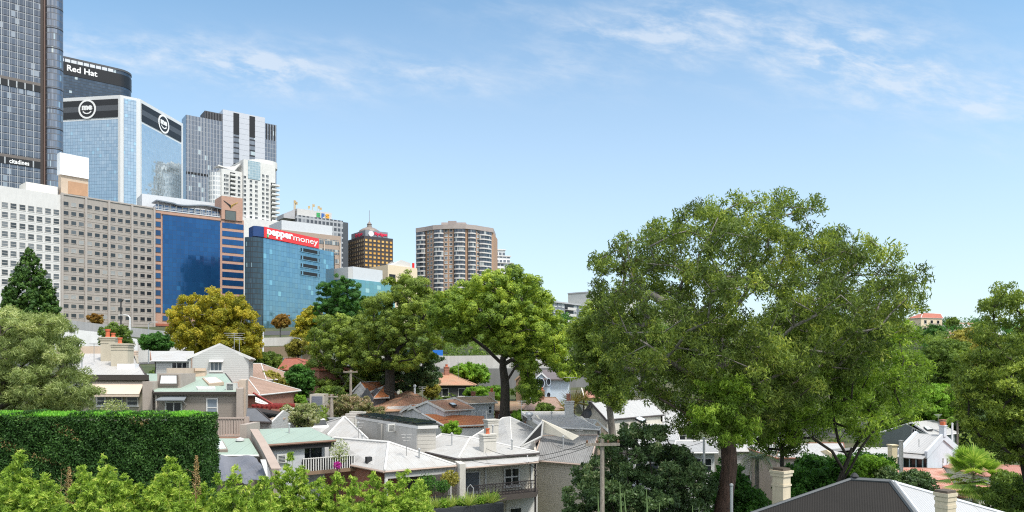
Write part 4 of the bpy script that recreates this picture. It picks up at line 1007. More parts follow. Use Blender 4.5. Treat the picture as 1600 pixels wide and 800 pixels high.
m = MB(); a, c_ = P(411, 718, 47.2), P(422, 748, 45.2); dx = Vector((.16, 0, 0)); m.solid([a-dx, c_-dx, c_+dx, a+dx], [p-Vector((0, 0, .12)) for p in (a-dx, c_-dx, c_+dx, a+dx)])
m.build('white_flashing', TRIM, rw)

# ---- grey boarded house with green skillion roof
D, C, B_, A = P(409, 694.5, 52), P(524, 686.5, 55.3), P(484, 667.5, 62), P(391, 671, 58.5)
zb = tz(C.x, C.y)-.5
rt = empty('skillion_house', ((A.x+C.x)/2, 57, zb), 'pale grey boarded house under a sloping green roof with picket balcony at its corner', 'house')
m = MB(); m.slab([D, C, B_, A], .14); m.build('roof', GREENR, rt)
n_ = (C-D); n_.z = 0; n_ = Vector((n_.y, -n_.x, 0)).normalized()
f = Fac((D-n_*.35+(C-D)*.02).xy, (C-n_*.35-(C-D)*.02).xy)
uR = f.u(476)
m = MB(); m.prism([f.xy(0), f.xy(uR), f.xy(uR, -1.4), f.xy(f.L, -1.4), B_.xy-f.d*.2+f.n*.3, A.xy+f.d*.2+f.n*.3], zb, min(C.z, D.z)-.18)
m.build('wall', siding('pale_grey_boards', (.52, .54, .57), .26, gap=.07, dark=.72), rt)
m = MB(); m.tube([D+Vector((0, 0, -.1))+n_*.05, C+Vector((0, 0, -.1))+n_*.05], .1, 6); m.build('gutter', plain('rust_brown_gutter', (.2, .12, .09)), rt)
m = MB(); m.fbox(f, -.05, f.L+.05, D.z-.5, D.z-.16, .15, .3); m.build('fascia', plain('black_fascia', (.02, .02, .022)), rt)
fr_ = Fac(f.xy(0, -1.4), f.xy(f.L, -1.4)); zf = f.z(495, 735)
m = MB()
for k in range(2): win(rt, fr_, uR+.5+k*.95, zf+.15, .85, 1.85, fr=DARK, gl=winglass('reflecting_panes', [(0, (.03, .04, .04)), (.5, (.12, .16, .15))], .06), style='plain', name='glazed_door', sill=False)
m = MB(); q = f.pt(f.L-.1, zf, .05); m.fbox(f, f.L-.22, f.L-.06, zf, C.z-.2, -.1, .06); m.build('corner_post', TRIM, rt)
m = MB(); m.prism([f.xy(uR-.3, .25), f.xy(f.L+1.9, .25), f.xy(f.L+1.9, -1.4), f.xy(uR-.3, -1.4)], zf-.25, zf); m.build('balcony_floor', plain('timber_floor', (.22, .15, .1)), rt)
m = MB(); k = uR-.2
m.fbox(f, uR-.25, f.L+1.9, zf+.92, zf+.98, .16, .24)
while k < f.L+1.8: m.fbox(f, k, k+.075, zf+.02, zf+1.0, .18, .22); k += .19
m.build('picket_balustrade', TRIM, rt)
m = MB(); m.fbox(f, uR-.2, f.L+1.8, zf+.05, zf+.95, .02, .06); m.build('balcony_screen', plain('black_mesh', (.02, .022, .024)), rt)
m = MB(); q = fr_.pt(uR+.9, zf+.4, .9); m.box(q, (1.2, .7, .06), f.rot); [m.box(q+Vector((a, b2, -.2)), (.05, .05, .4), f.rot) for a in (-.4, .4) for b2 in (-.2, .2)]
m.build('balcony_table', plain('dark_timber', (.05, .04, .035)), None); o = bpy.data.objects['balcony_table']; tag(o, 'small dark table on the balcony of the grey green-roofed house', 'table')

# ---- white hipped cottage in the middle front
z_ = -7.37; C = PZ(601, 735.5, z_); L_ = PZ(544, 724.6, z_); b1 = PZ(712, 726.5, z_); r1, r0 = PZ(607, 691, -5.85), PZ(522, 684, -5.85)
e0 = C+(L_-C)*2.3; b0 = b1+(e0-C)
h = house('hipped_cottage', 'white hip roofed brick cottage with a dark veranda behind the bamboo', 'house', e0, C, r0, r1, RBRICK, ZINC, TRIM, b=(b0, b1), inset=.5, endin=2.0, cap=.13, gut=plain('rust_white_gutter', (.42, .33, .28)))
rt = h.root
def onplane(px, py, a, b, c, lift=0.0):
    d = Vector(((px-800)/F, 1, (HZ-py)/F)); o = Vector((0, 0, CZ)); n = (b-a).cross(c-a); t = (a-o).dot(n)/d.dot(n); return o+d*t+Vector((0, 0, lift))
pl = (h.e0, h.e1, h.r1)
skylight(rt, [onplane(x, y, *pl) for x, y in ((540, 717), (546, 718), (570, 702), (564, 701))], .16, gl=plain('skylight_shine', (.5, .52, .55), .1))
m = MB(); q = onplane(576, 722, *pl); m.box(q+Vector((0, 0, .15)), (.4, .4, .5), .6); m.build('roof_vent', DARK, rt)
antenna(rt, 635, 678, 706, 55.5, 3, .8)
f = Fac(C.xy, b1.xy)
m = MB(); m.fbox(f, .1, f.L, h.ze-.62, h.ze-.2, -.25, -.1); m.build('veranda_beam', plain('grey_beam', (.42, .42, .42)), rt)
for u in (.18, f.L*.93):
    m = MB(); m.fbox(f, u-.1, u+.1, h.zb, h.ze-.62, -.26, -.06); m.build('veranda_post', TRIM, rt)
win(rt, h.end1 if h.end1.n.dot(f.n) > .5 else h.front, f.L*.6, h.ze-2.9, .95, 2.1, fr=plain('cedar_frame', (.25, .1, .05)), gl=GLASSD, style='pair', name='glazed_door', sill=False)
m = MB(); z0 = h.ze-3.3; m.fbox(f, .2, f.L-.4, z0+.95, z0+1.05, -.15, -.05); m.fbox(f, .2, f.L-.4, z0+.1, z0+.9, -.12, -.08); m.build('veranda_rail', plain('black_rail', (.025, .025, .03)), rt)

# ---- pyramid roofed cottage with long grey clerestory behind it
z_ = -6.3; ea, eb, lb = PZ(511.5, 680, z_), PZ(575, 686, z_), PZ(487, 668, z_); ap = PZ(537.5, 652, -4.8)
h = house('pyramid_cottage', 'white pyramid roofed cottage with a long grey clerestory topped by dark roof panels', 'house', ea, eb, ap, ap+Vector((.1, -.05, 0)), CREAM, ZINC, TRIM, b=(lb, eb+(lb-ea)), cap=.12)
rt = h.root
tp = P(651, 670, 61.5).z; c1 = P(651, 0, 61.5).xy; l1 = PZ(558, 655, tp-CZ).xy; r1_ = P(681, 0, 62.1).xy; l2 = l1+(r1_-c1)
zlo = P(0, 702, 61.5).z-1.5
m = MB(); m.prism([l1, c1, r1_, l2], zlo, tp); m.build('clerestory_wall', plain('putty_render', (.45, .44, .42), streak=.12), rt)
fe = Fac(c1, r1_); MB().fbox(fe, .05, fe.L-.05, zlo+.5, tp-.28, -.05, .05).build('louvre_wall', siding('putty_boards', (.5, .48, .44), .33, gap=.12, dark=.5), rt)
fs = Fac(l1, c1); fs_n = fs.n if fs.n.y < 0 else -fs.n
m = MB(); g = 1.06; cc = (l1+c1+r1_+l2)/4; ex = [cc+(p-cc)*1.03+(p-cc).normalized()*.15 for p in (l1, c1, r1_, l2)]
m.prism(ex, tp+.01, tp+.26); m.build('roof_edge', TRIM, rt)
m = MB(); ex2 = [cc+(p-cc)*.985 for p in ex]; m.prism(ex2, tp+.27, tp+.36)
dm = m.build('dark_roof', plain('black_green_roof', (.05, .06, .055), .3), rt)
m = MB(); ln = (c1-l1).length
for k in range(8):
    a = ex2[0].lerp(ex2[1], (k+.1)/8); c_ = ex2[0].lerp(ex2[1], (k+.85)/8); e_ = ex2[3].lerp(ex2[2], (k+.85)/8); g_ = ex2[3].lerp(ex2[2], (k+.1)/8)
    m.solid([Vector((*a, tp+.5)), Vector((*c_, tp+.5)), Vector((*e_, tp+.62)), Vector((*g_, tp+.62))], [Vector((*p, tp+.42)) for p in (a, c_, e_, g_)])
m.build('roof_panels', plain('solar_glass', (.02, .03, .035), .12, .1, spec=.8), rt)
u = .42*fs.L; m = MB(); m.fbox(fs, u, u+.9, zlo, tp-.05, .0, .25); m.build('wall_pier', plain('putty_dark', (.36, .35, .33)), rt)

# ---- balcony house
z_ = -7.0; C = PZ(716, 716, z_); b1 = PZ(842, 707, z_); e0 = PZ(650, 702, z_); r1, r0 = PZ(735, 683.5, -6.0), PZ(690, 678.5, -6.0)
h = house('balcony_house', 'cream terrace house with white roof and a lacy black iron balcony', 'house', e0, C, r0, r1, CREAM, ZINC, TRIM, b=(b1+(e0-C), b1), inset=.15, cap=.11, gut=plain('dark_gutter', (.06, .05, .05)))
rt = h.root
va, vb = PZ(722, 732, -7.55), PZ(841, 722.5, -7.55); w0, w1 = C+Vector((0, 0, -.28)), b1+Vector((0, 0, -.28))
m = MB(); m.slab([va, vb, w1, w0], .1); m.build('veranda_roof', ZINC, rt)
f = Fac(C.xy, b1.xy); fv = Fac(va.xy, vb.xy)
m = MB(); m.tube([va, vb], .09, 6); m.build('veranda_gutter', plain('rust_white_gutter', (.42, .33, .28)), rt)
zf = CZ-9.92; zr_ = CZ-8.95
m = MB(); m.prism([fv.xy(.1, -.1), fv.xy(fv.L-.1, -.1), f.xy(f.L, -.1), f.xy(0, -.1)], zf-.4, zf); m.build('balcony_floor', plain('dark_floor', (.07, .06, .055)), rt)
ffw = Fac(f.xy(0, -.1), f.xy(f.L, -.1))
win_px(rt, ffw, 725, 736, 750, 770, style='plain', gl=plain('blue_grey_blind', (.13, .15, .18), .3), name='blind_window', fw=.12)
win_px(rt, ffw, 787, 730, 812, 760, style='four', fw=.14, gl=GLASSD)
m = MB(); m.fbox(ffw, ffw.u(757), ffw.u(760), zf, h.ze-.4, 0, .08); m.fbox(ffw, ffw.u(829), ffw.u(832), zf, h.ze-.4, 0, .08); m.build('wall_trim', TRIM, rt)
fin = MB(); a = fv.xy(-.25, .1); c_ = f.xy(-.25, -.1); fin.prism([a, a+fv.d*.5, c_+f.d*.5, c_], h.zb, va.z+.35); fin.build('party_fin', plain('grey_cream', (.52, .5, .46), streak=.15), rt)
rail = MB(); o_ = -.2
rail.fbox(fv, .3, fv.L-.1, zr_-.06, zr_, o_-.04, o_+.04); rail.fbox(fv, .3, fv.L-.1, zf+.06, zf+.12, o_-.03, o_+.03); rail.fbox(fv, .3, fv.L-.1, zf+.68, zf+.72, o_-.02, o_+.02)
k = .32
while k < fv.L-.25:
    rail.fbox(fv, k, k+.03, zf+.1, zr_-.05, o_-.015, o_+.015)
    for (x0, z0), (x1, z1) in (((0, .12), (.3, .42)), ((.3, .42), (.0, .68)), ((.3, .12), (0, .42)), ((0, .42), (.3, .68)), ((.08, .72), (.22, .9)), ((.22, .72), (.08, .9))):
        rail.tube([fv.pt(k+x0, zf+z0, o_), fv.pt(k+x1, zf+z1, o_)], .013, 4)
    k += .3
rail.build('iron_railing', plain('cast_iron', (.035, .03, .032), .5), rt)
m = MB()
for u in (fv.L-.15,):
    m.tube([fv.pt(u, h.zb, -.2), fv.pt(u, vb.z-.05, -.2)], .08, 8); m.lathe(tuple(fv.pt(u, zr_+.3, -.2)), [(.08, 0), (.14, .06), (.08, .12)], 8); m.lathe(tuple(fv.pt(u, vb.z-.7, -.2)), [(.08, 0), (.15, .06), (.08, .14)], 8)
    m.tube([fv.pt(u, vb.z-.5, -.2), fv.pt(u-.5, vb.z-.12, -.2)], .03, 5)
m.build('iron_post', plain('cast_iron', (.035, .03, .032), .5), rt)
m = MB(); m.fbox(ffw, ffw.u(790), ffw.u(838), h.zb, zf-.45, 0, .2); m.build('lower_wall', plain('white_paint', (.78, .78, .76)), rt)
win_px(rt, Fac(ffw.xy(0, .2), ffw.xy(ffw.L, .2)), 796, 793, 815, 818, style='hung', gl=GLASSD)
chimney(rt, 749.5, 679, 775, 710, 60, plain('grey_cream', (.52, .5, .46), streak=.15), [(762, .45, .17)], rot=.5, depth=.7)
chimney(rt, 757, 656, 778, 682, 72, plain('grey_cream', (.52, .5, .46), streak=.15), rot=.5)
antenna(rt, 760, 642, 658, 72, 0)
m = MB(); m.tube([P(824, 712, 58.5), P(826, 722, 58)], .05, 5); m.build('vent_pipe', plain('vent_grey', (.5, .5, .5)), rt)

# ---- long cream house with weathered grey roof, right of the balcony house
h = house('grey_roofed_house', 'cream weatherboard house under a large weathered grey corrugated roof beside the balcony house', 'house', PZ(834, 718, -8), PZ(922, 725.5, -8), PZ(846, 681, -6.2), PZ(934, 680, -6.2), CSID, GREYC, plain('rust_white_gutter', (.42, .33, .28)), gable=(1, 1), cap=.08)
rt = h.root
h2 = house('valley_roof_house', 'pale grey ridged roof with a dark triangular louvre between white cottages', 'house', PZ(733, 686, -7.3), PZ(800, 703, -7.3), PZ(786, 653, -5.4), PZ(797, 652, -5.4), CREAM, SLATEG, TRIM, cap=.1, b=(PZ(800, 664, -7.3), PZ(888, 694, -7.3)))
rt = h2.root
q = [P(812, 699, 65.9), P(848.5, 658, 65.9), P(846, 682, 65.9)]; m = MB(); m.solid(q, [p+Vector((0, .2, 0)) for p in q]); m.build('louvre_gable', plain('louvre_black', (.03, .03, .032)), rt)
m = MB(); [m.tube([q[i], q[(i+1) % 3]], .09, 6) for i in range(3)]; m.build('louvre_border', TRIM, rt)
q = [P(846, 656, 66.2), P(904, 682, 65.2), P(895, 688, 65.2), P(850, 676, 66.2)]; m = MB(); m.solid(q, [p+Vector((.1, .5, 0)) for p in q]); m.build('parapet', CREAM, rt)
h = house('low_white_house', 'low white roofed house with a slim white chimney and aerial behind the grey roofs', 'house', P(850, 664, 71), P(938, 672, 68), P(815, 646, 77), P(888, 642, 77), CREAM, ZINC2, TRIM, gable=(1, 1), cap=.08, b=(P(818, 652, 79.5), P(890, 650, 79.5)))
chimney(h.root, 882, 627.5, 896.5, 644, 74.5, WHITE, rot=.1, deep=1.5); chimney(h.root, 885, 616, 892, 629, 74.8, RBRICK, rot=.1)
antenna(h.root, 891, 589, 618, 74.6, 1, 1.3)
m = MB(); q = P(827, 652, 74); m.lathe((q.x, q.y, q.z-.3), [(.2, 0), (.2, .35), (.36, .4), (.42, .6), (.3, .8), (.05, .86)], 10); m.build('roof_ventilator', MET, h.root)
r0, r1 = P(923.5, 624.5, 76), P(1015, 627, 84); e0 = P(947, 651, 75); e1 = e0+(r1-r0)
h = house('cream_gable_house', 'cream gable fronted house with a satellite dish and pale grey roof left of the gum', 'house', e0, e1, r0, r1, plain('cream_gable', (.6, .56, .49)), SLATEG, plain('dark_barge', (.07, .06, .06)), gable=(1, 1), cap=.06)
rt = h.root
m = MB(); q = P(918, 647, 73.6); n = 14; ax = Vector((-.45, -.8, .35)).normalized(); sx = ax.cross(Vector((0, 0, 1))).normalized(); sy = sx.cross(ax)
rings = [[q+sx*(r*math.cos(t))+sy*(r*math.sin(t))+ax*(.5*r*r) for t in np.linspace(0, 2*math.pi, n+1)[:-1]] for r in (.02, .2, .38, .52)]
for a in range(3):
    for k in range(n):
        k2 = (k+1) % n; m.face([rings[a][k], rings[a+1][k], rings[a+1][k2], rings[a][k2]]); m.face([p-ax*.02 for p in (rings[a][k2], rings[a+1][k2], rings[a+1][k], rings[a][k])])
m.tube([q, q-ax*.3, q-ax*.3+Vector((.2, .9, -.7))], .04, 6); m.tube([q-sy*.5+ax*.13, q+ax*.55], .02, 5)
m.build('satellite_dish', plain('dish_black', (.03, .03, .033), .4), rt)
skylight(rt, [P(1003, 661, 77), P(1010, 657, 77.5), P(999, 652, 79), P(992, 655, 78.5)], .2)
h = house('dormer_house', 'small white dormer with a twin pane window below the satellite dish', 'dormer', P(917, 675, 70), P(882, 671, 74), P(932.5, 655.5, 70.8), P(893, 653, 75), BEIGE, ZINC2, TRIM, gable=(1, 0), cap=.06, zb=P(0, 712, 70).z, inset=.12)
fg = h.end0
m_ = fg.u(931.5); win(h.root, fg, m_, fg.z(931, 682), .95, 1.0, style='pair', gl=GLASSD, fw=.1)
for nm, lb, pts, w_, r_, gb in (
    ('cottage', 'white hip roofed cottage half hidden behind the dark shrub and timber pole', (P(980, 704, 62), P(1058, 702, 62), P(1010, 686, 66), P(1018, 686, 66)), PALEG, ZINC2, (0, 0)),
    ('cottage', 'grey roofed cottage under the lower left branches of the gum', (P(1016, 692, 71), P(1062, 688, 71), P(1012, 664, 77), P(1058, 662, 77)), plain('dark_slate_wall', (.12, .12, .13)), SLATEG, (1, 1)),
    ('cottage', 'white roofed cottage furthest back under the left branches of the gum', (P(1036, 668, 86), P(1092, 664, 86), P(1036, 642, 93), P(1092, 640, 93)), CREAM, ZINC, (1, 1)),
    ('cottage', 'pale walled cottage just left of the gum trunk', (P(1050, 708, 58), P(1122, 704, 58), P(1056, 690, 63), P(1120, 688, 63)), PALEG, ZINC2, (0, 1)),
    ('cottage', 'grey walled cottage peeping out low beneath the dark shrub', (P(935, 770, 47), P(1010, 766, 47), P(945, 748, 51), P(1005, 746, 51)), BEIGE, GREYC, (0, 1))):
    h = house(nm, lb, 'house', *pts, w_, r_, TRIM, gable=gb, cap=.07)
    fw_ = h.front
    for k in (.25, .55, .8): win(h.root, fw_, fw_.L*k, h.ze-1.75, .9, 1.2, style='hung', gl=GLASSD)

# ---- white gable house up the hill, left of centre
r0, r1 = P(343.5, 539, 78), P(352, 539.5, 88); e0, e1 = P(391, 559.5, 77.6), P(398, 560.5, 88)
h = house('white_gable_house', 'white boarded gable house with a white roofed side wing above the taupe house', 'house', e0, e1, r0, r1, WSID, ZINC, TRIM, gable=(1, 1), cap=.05, inset=.25)
rt = h.root; fg = h.end0
win_px(rt, fg, 328, 565, 347.5, 580, style='triple', gl=GLASS, fw=.08)
m = MB(); u0, u1 = fg.u(327), fg.u(349); z1 = fg.z(338, 562.5); m.solid([fg.pt(u0, z1, 0), fg.pt(u1, z1, 0), fg.pt(u1, z1-.15, .5), fg.pt(u0, z1-.15, .5)], [fg.pt(u0, z1-.08, 0), fg.pt(u1, z1-.08, 0), fg.pt(u1, z1-.22, .5), fg.pt(u0, z1-.22, .5)]); m.build('window_hood', TRIM, rt)
m = MB(); m.tube([fg.pt(.25, h.zb, .06), fg.pt(.25, h.ze, .06)], .07, 6); m.build('downpipe', plain('brown_pipe', (.3, .22, .18)), rt)
wing0, wing1 = P(237, 563, 78), P(303, 563, 78)
m = MB(); m.slab([wing0, wing1, P(303, 548.5, 84), P(235, 548.5, 84)], .14); m.build('wing_roof', ZINC, rt)
fw_ = Fac((wing0.x+.3, 78.3), (wing1.x, 78.3)); m = MB(); m.prism([fw_.xy(0), fw_.xy(fw_.L), fw_.xy(fw_.L, -6), fw_.xy(0, -6)], h.zb-.5, wing0.z-.16); m.build('wing_wall', WSID, rt)
q = [P(236, 563, 78.2), P(234.5, 549, 84), P(234.5, 563, 84)]; m = MB(); m.solid(q, [p+Vector((.2, 0, 0)) for p in q]); m.build('wing_gable', plain('terracotta_trim', (.4, .2, .13)), rt)
win_px(rt, fw_, 268, 565.5, 293, 579, style='triple', gl=GLASS, fw=.09)
m = MB(); m.tube([wing0+Vector((0, -.05, -.08)), wing1+Vector((0, -.05, -.08))], .09, 6); m.build('wing_gutter', TRIM, rt)
antenna(rt, 366, 520, 545, 80, 3, 2.2); antenna(rt, 374, 527, 548, 82, 2, 1.2)

# ---- brick house with red pergola
h = house('brick_house', 'brick house with pinkish tiled roof behind the right side of the taupe house', 'house', P(330, 616, 73), P(406, 616, 73), P(330, 586, 80), P(383, 586.5, 80), RBRICK, TILE_P, TRIM, gable=(1, 0), cap=.08)
h2 = house('brick_house', 'brick house with orange tiled roofs just right of the white gable wall', 'house', P(378, 593, 86), P(416, 593, 86), P(374, 568, 93), P(408, 568.5, 93), RBRICK, TILE_P, TRIM, gable=(1, 0), cap=.08)
m = MB(); a = P(398, 618, 70); b2 = P(441, 637, 68); c_ = P(398, 641, 70)
RP = plain('oxide_red', (.28, .04, .035), .5); f = Fac(P(399, 0, 70).xy, P(443, 0, 69).xy); zt_ = P(0, 634, 70).z
for k in range(7): m.fbox(f, f.L*k/6-.05, f.L*k/6+.05, zt_-.02, zt_+.16, -2.6, .5)
m.fbox(f, -.2, f.L+.2, zt_-.24, zt_-.03, .1, .25); m.fbox(f, -.2, f.L+.2, zt_-.24, zt_-.03, -2.4, -2.25)
for u in (.1, f.L*.55, f.L-.1): m.fbox(f, u-.08, u+.08, tz(*f.A)-.3, zt_-.25, .1, .24)
m.tube([P(396, 614, 71), P(427, 632, 70)], .1, 6)
o = m.build('pergola', RP, None); tag(o, 'dark red timber pergola beside the brick house', 'pergola')
m = MB(); m.slab([P(399, 628, 70.6), P(399, 620, 72), P(422, 632, 71), P(420, 634, 70)], .05); o2 = m.build('shade_sail', plain('white_shade', (.75, .72, .68)), None); tag(o2, 'small pale shade cover stretched under the red pergola beam', 'shade cover')
h = house('lean_to', 'small white lean-to with dark edged roof in front of the red pergola', 'outbuilding', P(386, 656, 63), P(424, 660, 62), P(382, 636, 66), P(400, 640, 66), WSID, plain('slate_lean_roof', (.12, .13, .15)), plain('dark_barge', (.07, .06, .06)), gable=(0, 1), cap=.05)
m = MB(); q = P(435, 655, 66); m.box((q.x, q.y, q.z-1.5), (1.0, .7, 3), .1); m.box((q.x, q.y, q.z+.06), (1.15, .85, .14), .1); o = m.build('brick_pier', brickm('sandy_brick', (.46, .33, .25), (.5, .38, .29), (.4, .33, .28)), None); tag(o, 'sandy brick gate pier beside the lane below the shrub', 'pier')

# ---- orange tiled cottages in the middle
r0, r1 = P(563, 597, 100), P(604, 596, 108); e0, e1 = P(586, 628, 99), P(627, 622, 107)
h = house('tiled_cottage', 'white gabled cottage with a steep orange tile roof left of the big tiled hip roof', 'house', e0, e1, r0, r1, WHITE, TILE_O, TRIM, gable=(1, 1), cap=.08)
h = house('tiled_cottage_dormer', 'dark glazed dormer in the orange roof beside the tree trunk', 'dormer', P(584, 622, 97), P(608, 620, 99), P(600, 603, 101), P(609, 603, 102), plain('dark_slate_wall', (.12, .12, .13)), TILE_O, TRIM, gable=(1, 1), cap=.06, zb=P(0, 634, 97).z)
h = house('tiled_cottage', 'cottage under the widest tile roof, half orange and half mossy brown', 'house', P(572, 637, 97), P(600, 644.5, 92), P(636, 611.5, 103), P(644, 611.5, 102), WHITE, TILE_B, plain('tile_ridge', (.3, .2, .13)), b=(P(668, 622, 108), P(690, 634, 99)), cap=.1)
m = MB(); q = P(648, 616, 101.5); m.tube([q-Vector((0, 0, .3)), P(648, 604, 101.5)], .14, 8); m.lathe(tuple(P(648, 604, 101.5)), [(.22, 0), (.22, .2), (.1, .3)], 8); m.build('white_flue', plain('flue_white', (.66, .7, .76), .3), h.root)
m = MB(); q0, q1 = P(604, 0, 93), P(640, 0, 95); m.prism([(q0.x, q0.y), (q1.x, q1.y), (q1.x, q1.y+4), (q0.x, q0.y+4)], h.zb, P(0, 636, 93).z); m.build('side_wall', WHITE, h.root)
r0, r1 = P(641, 630, 90), P(682, 632, 97); e0 = P(656, 640, 89.5); h = house('tiled_cottage', 'small battened gable at the left end of the tiled cottage row', 'house', e0, e0+(r1-r0), r0, r1, BATT, TILE_O, TRIM, gable=(1, 1), cap=.07)
win(h.root, h.front, h.front.L*.3, h.ze-1.3, .9, .9, gl=GLASSD) if h.front.n.y < 0 else None
r0, r1 = P(667, 625, 89), P(716, 625, 95); e0 = P(695, 641.5, 87.5); h = house('tiled_cottage', 'battened white cottage with a tiled roof skylight in the middle of the tiled row', 'house', e0, P(742, 638, 91), r0, r1, BATT, TILE_B, TRIM, gable=(1, 1), cap=.07)
skylight(h.root, [P(707, 634.5, 89.2), P(714, 634, 89.4), P(709, 630.5, 91), P(701, 631, 90.8)], .2)
m = MB(); sl = [P(697, 667, 84.5), P(759, 664, 86), P(756, 650, 90), P(659, 646.5, 88)]; m.slab(sl, .15); o = m.build('lower_roof', TILE_O, h.root)
m = MB(); m.tube([sl[3]+Vector((0, -.05, 0)), sl[0]+Vector((0, -.05, 0))], .12, 6); m.tube([sl[0], sl[1]], .1, 6); m.build('lower_bargeboard', TRIM, h.root)
m = MB(); q = [p.xy for p in sl]; m.prism([q[0]+Vector((.2, .3)), q[1]+Vector((-.2, .3)), q[2], q[3]+Vector((.4, 0))], h.zb-1, min(p.z for p in sl)-.2); m.build('lower_wall', PALEG, h.root)
r0, r1 = P(709, 619.5, 95), P(764, 620.5, 99); e0 = P(731, 629.5, 92.5); h = house('tiled_cottage', 'battened white cottage at the right end of the tiled row beside the tree trunk', 'house', e0, P(777, 629, 95.5), r0, r1, BATT, TILE_M, TRIM, gable=(1, 1), cap=.07)
win_px(h.root, h.front, 762.5, 634, 768.5, 646, gl=GLASS, style='hung', fw=.09)
chimney(h.root, 764, 613, 773, 625, 98, plain('pink_cream', (.6, .47, .38)), [(768.5, .5, .2)]); chimney(h.root, 736, 612.5, 743, 622, 99, RBRICK)
for nm, lb, pts, w_, r_, gb, kw in (
    ('tiled_house', 'brown hip roofed house with a dark wall and brick chimney below the motorway', (P(674, 602, 120), P(742, 600.5, 120), P(690, 583, 127), P(703, 583, 127)), plain('charcoal_wall', (.06, .06, .065)), TILE_B, (0, 0), dict(ch=(693.5, 573.5, 702, 584, 126))),
    ('tiled_house', 'brown tiled house right of the round tree trunk', (P(817, 641.5, 96), P(884, 639, 96), P(834, 621, 102), P(868, 621, 102)), RBRICK, TILE_P, (0, 0), dict(ch=(842, 610.5, 850.5, 623, 101))),
    ('tiled_house', 'low brown tiled house directly behind the round tree trunk', (P(771, 641, 98), P(816, 641, 98), P(775, 627.5, 103), P(812, 627.5, 103)), RBRICK, TILE_M, (1, 1), {}),
    ('tiled_house', 'salmon tiled house behind the spiky yellow palm', (P(912, 622, 112), P(952, 620, 112), P(920, 604, 118), P(950, 604, 118)), CREAM, TILE_S, (1, 1), {}),
    ('tiled_house', 'red orange hip roofed house below the yellow trees left of centre', (P(434, 570, 115), P(499, 585, 105), P(446, 560, 119), P(464, 560, 116)), RBRICK, TILE_R, (0, 0), {}),
    ('tiled_house', 'dark tiled gable just left of the tree trunk behind the orange roofs', (P(600, 600, 118), P(622, 600, 118), P(604, 585, 122), P(618, 585, 122)), CREAM, TILE_B, (0, 0), {})):
    h = house(nm, lb, 'house', *pts, w_, r_, plain('tile_ridge', (.3, .2, .13)) if r_ is not TILE_R else TILE_R, gable=gb, cap=.09)
    if 'ch' in kw: chimney(h.root, *kw['ch'], RBRICK, [((kw['ch'][0]+kw['ch'][2])/2, .4, .25)])
    win(h.root, h.front, h.front.L*.3, h.ze-1.9, 1.1, 1.3, gl=GLASSD); win(h.root, h.front, h.front.L*.7, h.ze-1.9, 1.1, 1.3, gl=GLASSD)

# ---- pale blue house with oval openings
BL = plain('pale_blue_render', (.52, .6, .7), streak=.08); sl_ = plain('purple_slate', (.13, .11, .115), .7)
r0, r1 = P(846, 581, 111), P(846.5, 582, 122); e0 = P(860, 594, 111); h = house('oval_window_house', 'pale blue gabled house with oval openings behind the brown tiled roof', 'house', e0, e0+(r1-r0), r0, r1, BL, sl_, plain('white_barge', (.7, .72, .75)), gable=(1, 1), cap=.06, inset=.1)
rt = h.root; f = Fac(P(829, 0, 110.9).xy, P(890, 0, 110.9).xy)
m = MB(); m.prism([f.xy(0, -.4), f.xy(f.L, -.4), f.xy(f.L, -9), f.xy(0, -9)], h.zb, P(0, 592, 111).z); m.build('main_wall', BL, rt)
m = MB(); m.slab([P(848, 592, 110.6), P(893, 592, 110.6), P(890, 578, 116), P(848, 578, 116)], .2); m.slab([P(893, 592, 121), P(848, 592, 121), P(848, 578, 116), P(890, 578, 116)], .2); m.build('side_roof', sl_, rt)
for px, py, rx, ry, o_ in ((837, 598.5, 3.3, 6.4, 0), (846, 598.5, 4, 6.6, 0), (857, 596.5, 3, 5, 0), (836, 616, 3.6, 5, 0), (857, 617, 2.8, 4, 0)):
    u, z = f.uz(px, py); a_, b_ = rx/F*111, ry/F*111; m = MB(); n = 20
    for k in range(n):
        t0, t1 = 2*math.pi*k/n, 2*math.pi*(k+1)/n
        m.face([f.pt(u, z, .35), f.pt(u+a_*math.cos(t0), z+b_*math.sin(t0), .35), f.pt(u+a_*math.cos(t1), z+b_*math.sin(t1), .35)], 1)
        q = [f.pt(u+a_*s_*math.cos(t), z+b_*s_*math.sin(t), .36) for s_, t in ((1, t0), (1.2, t0), (1.2, t1), (1, t1))]
        m.solid([p+Vector((f.n.x, f.n.y, 0))*.12 for p in q], q, 0)
    m.build('oval_window', [BL, plain('deep_glass', (.03, .035, .045), .2)], rt)
r0, r1 = P(817, 581, 115), P(818, 582, 124); e0 = P(829, 592, 114.6); house('brown_gable_house', 'brown shadowed gable adjoining the pale blue house on its left', 'house', e0, e0+(r1-r0), r0, r1, plain('brown_gable', (.25, .17, .11)), sl_, plain('tile_ridge', (.3, .2, .13)), gable=(1, 1), cap=.06)

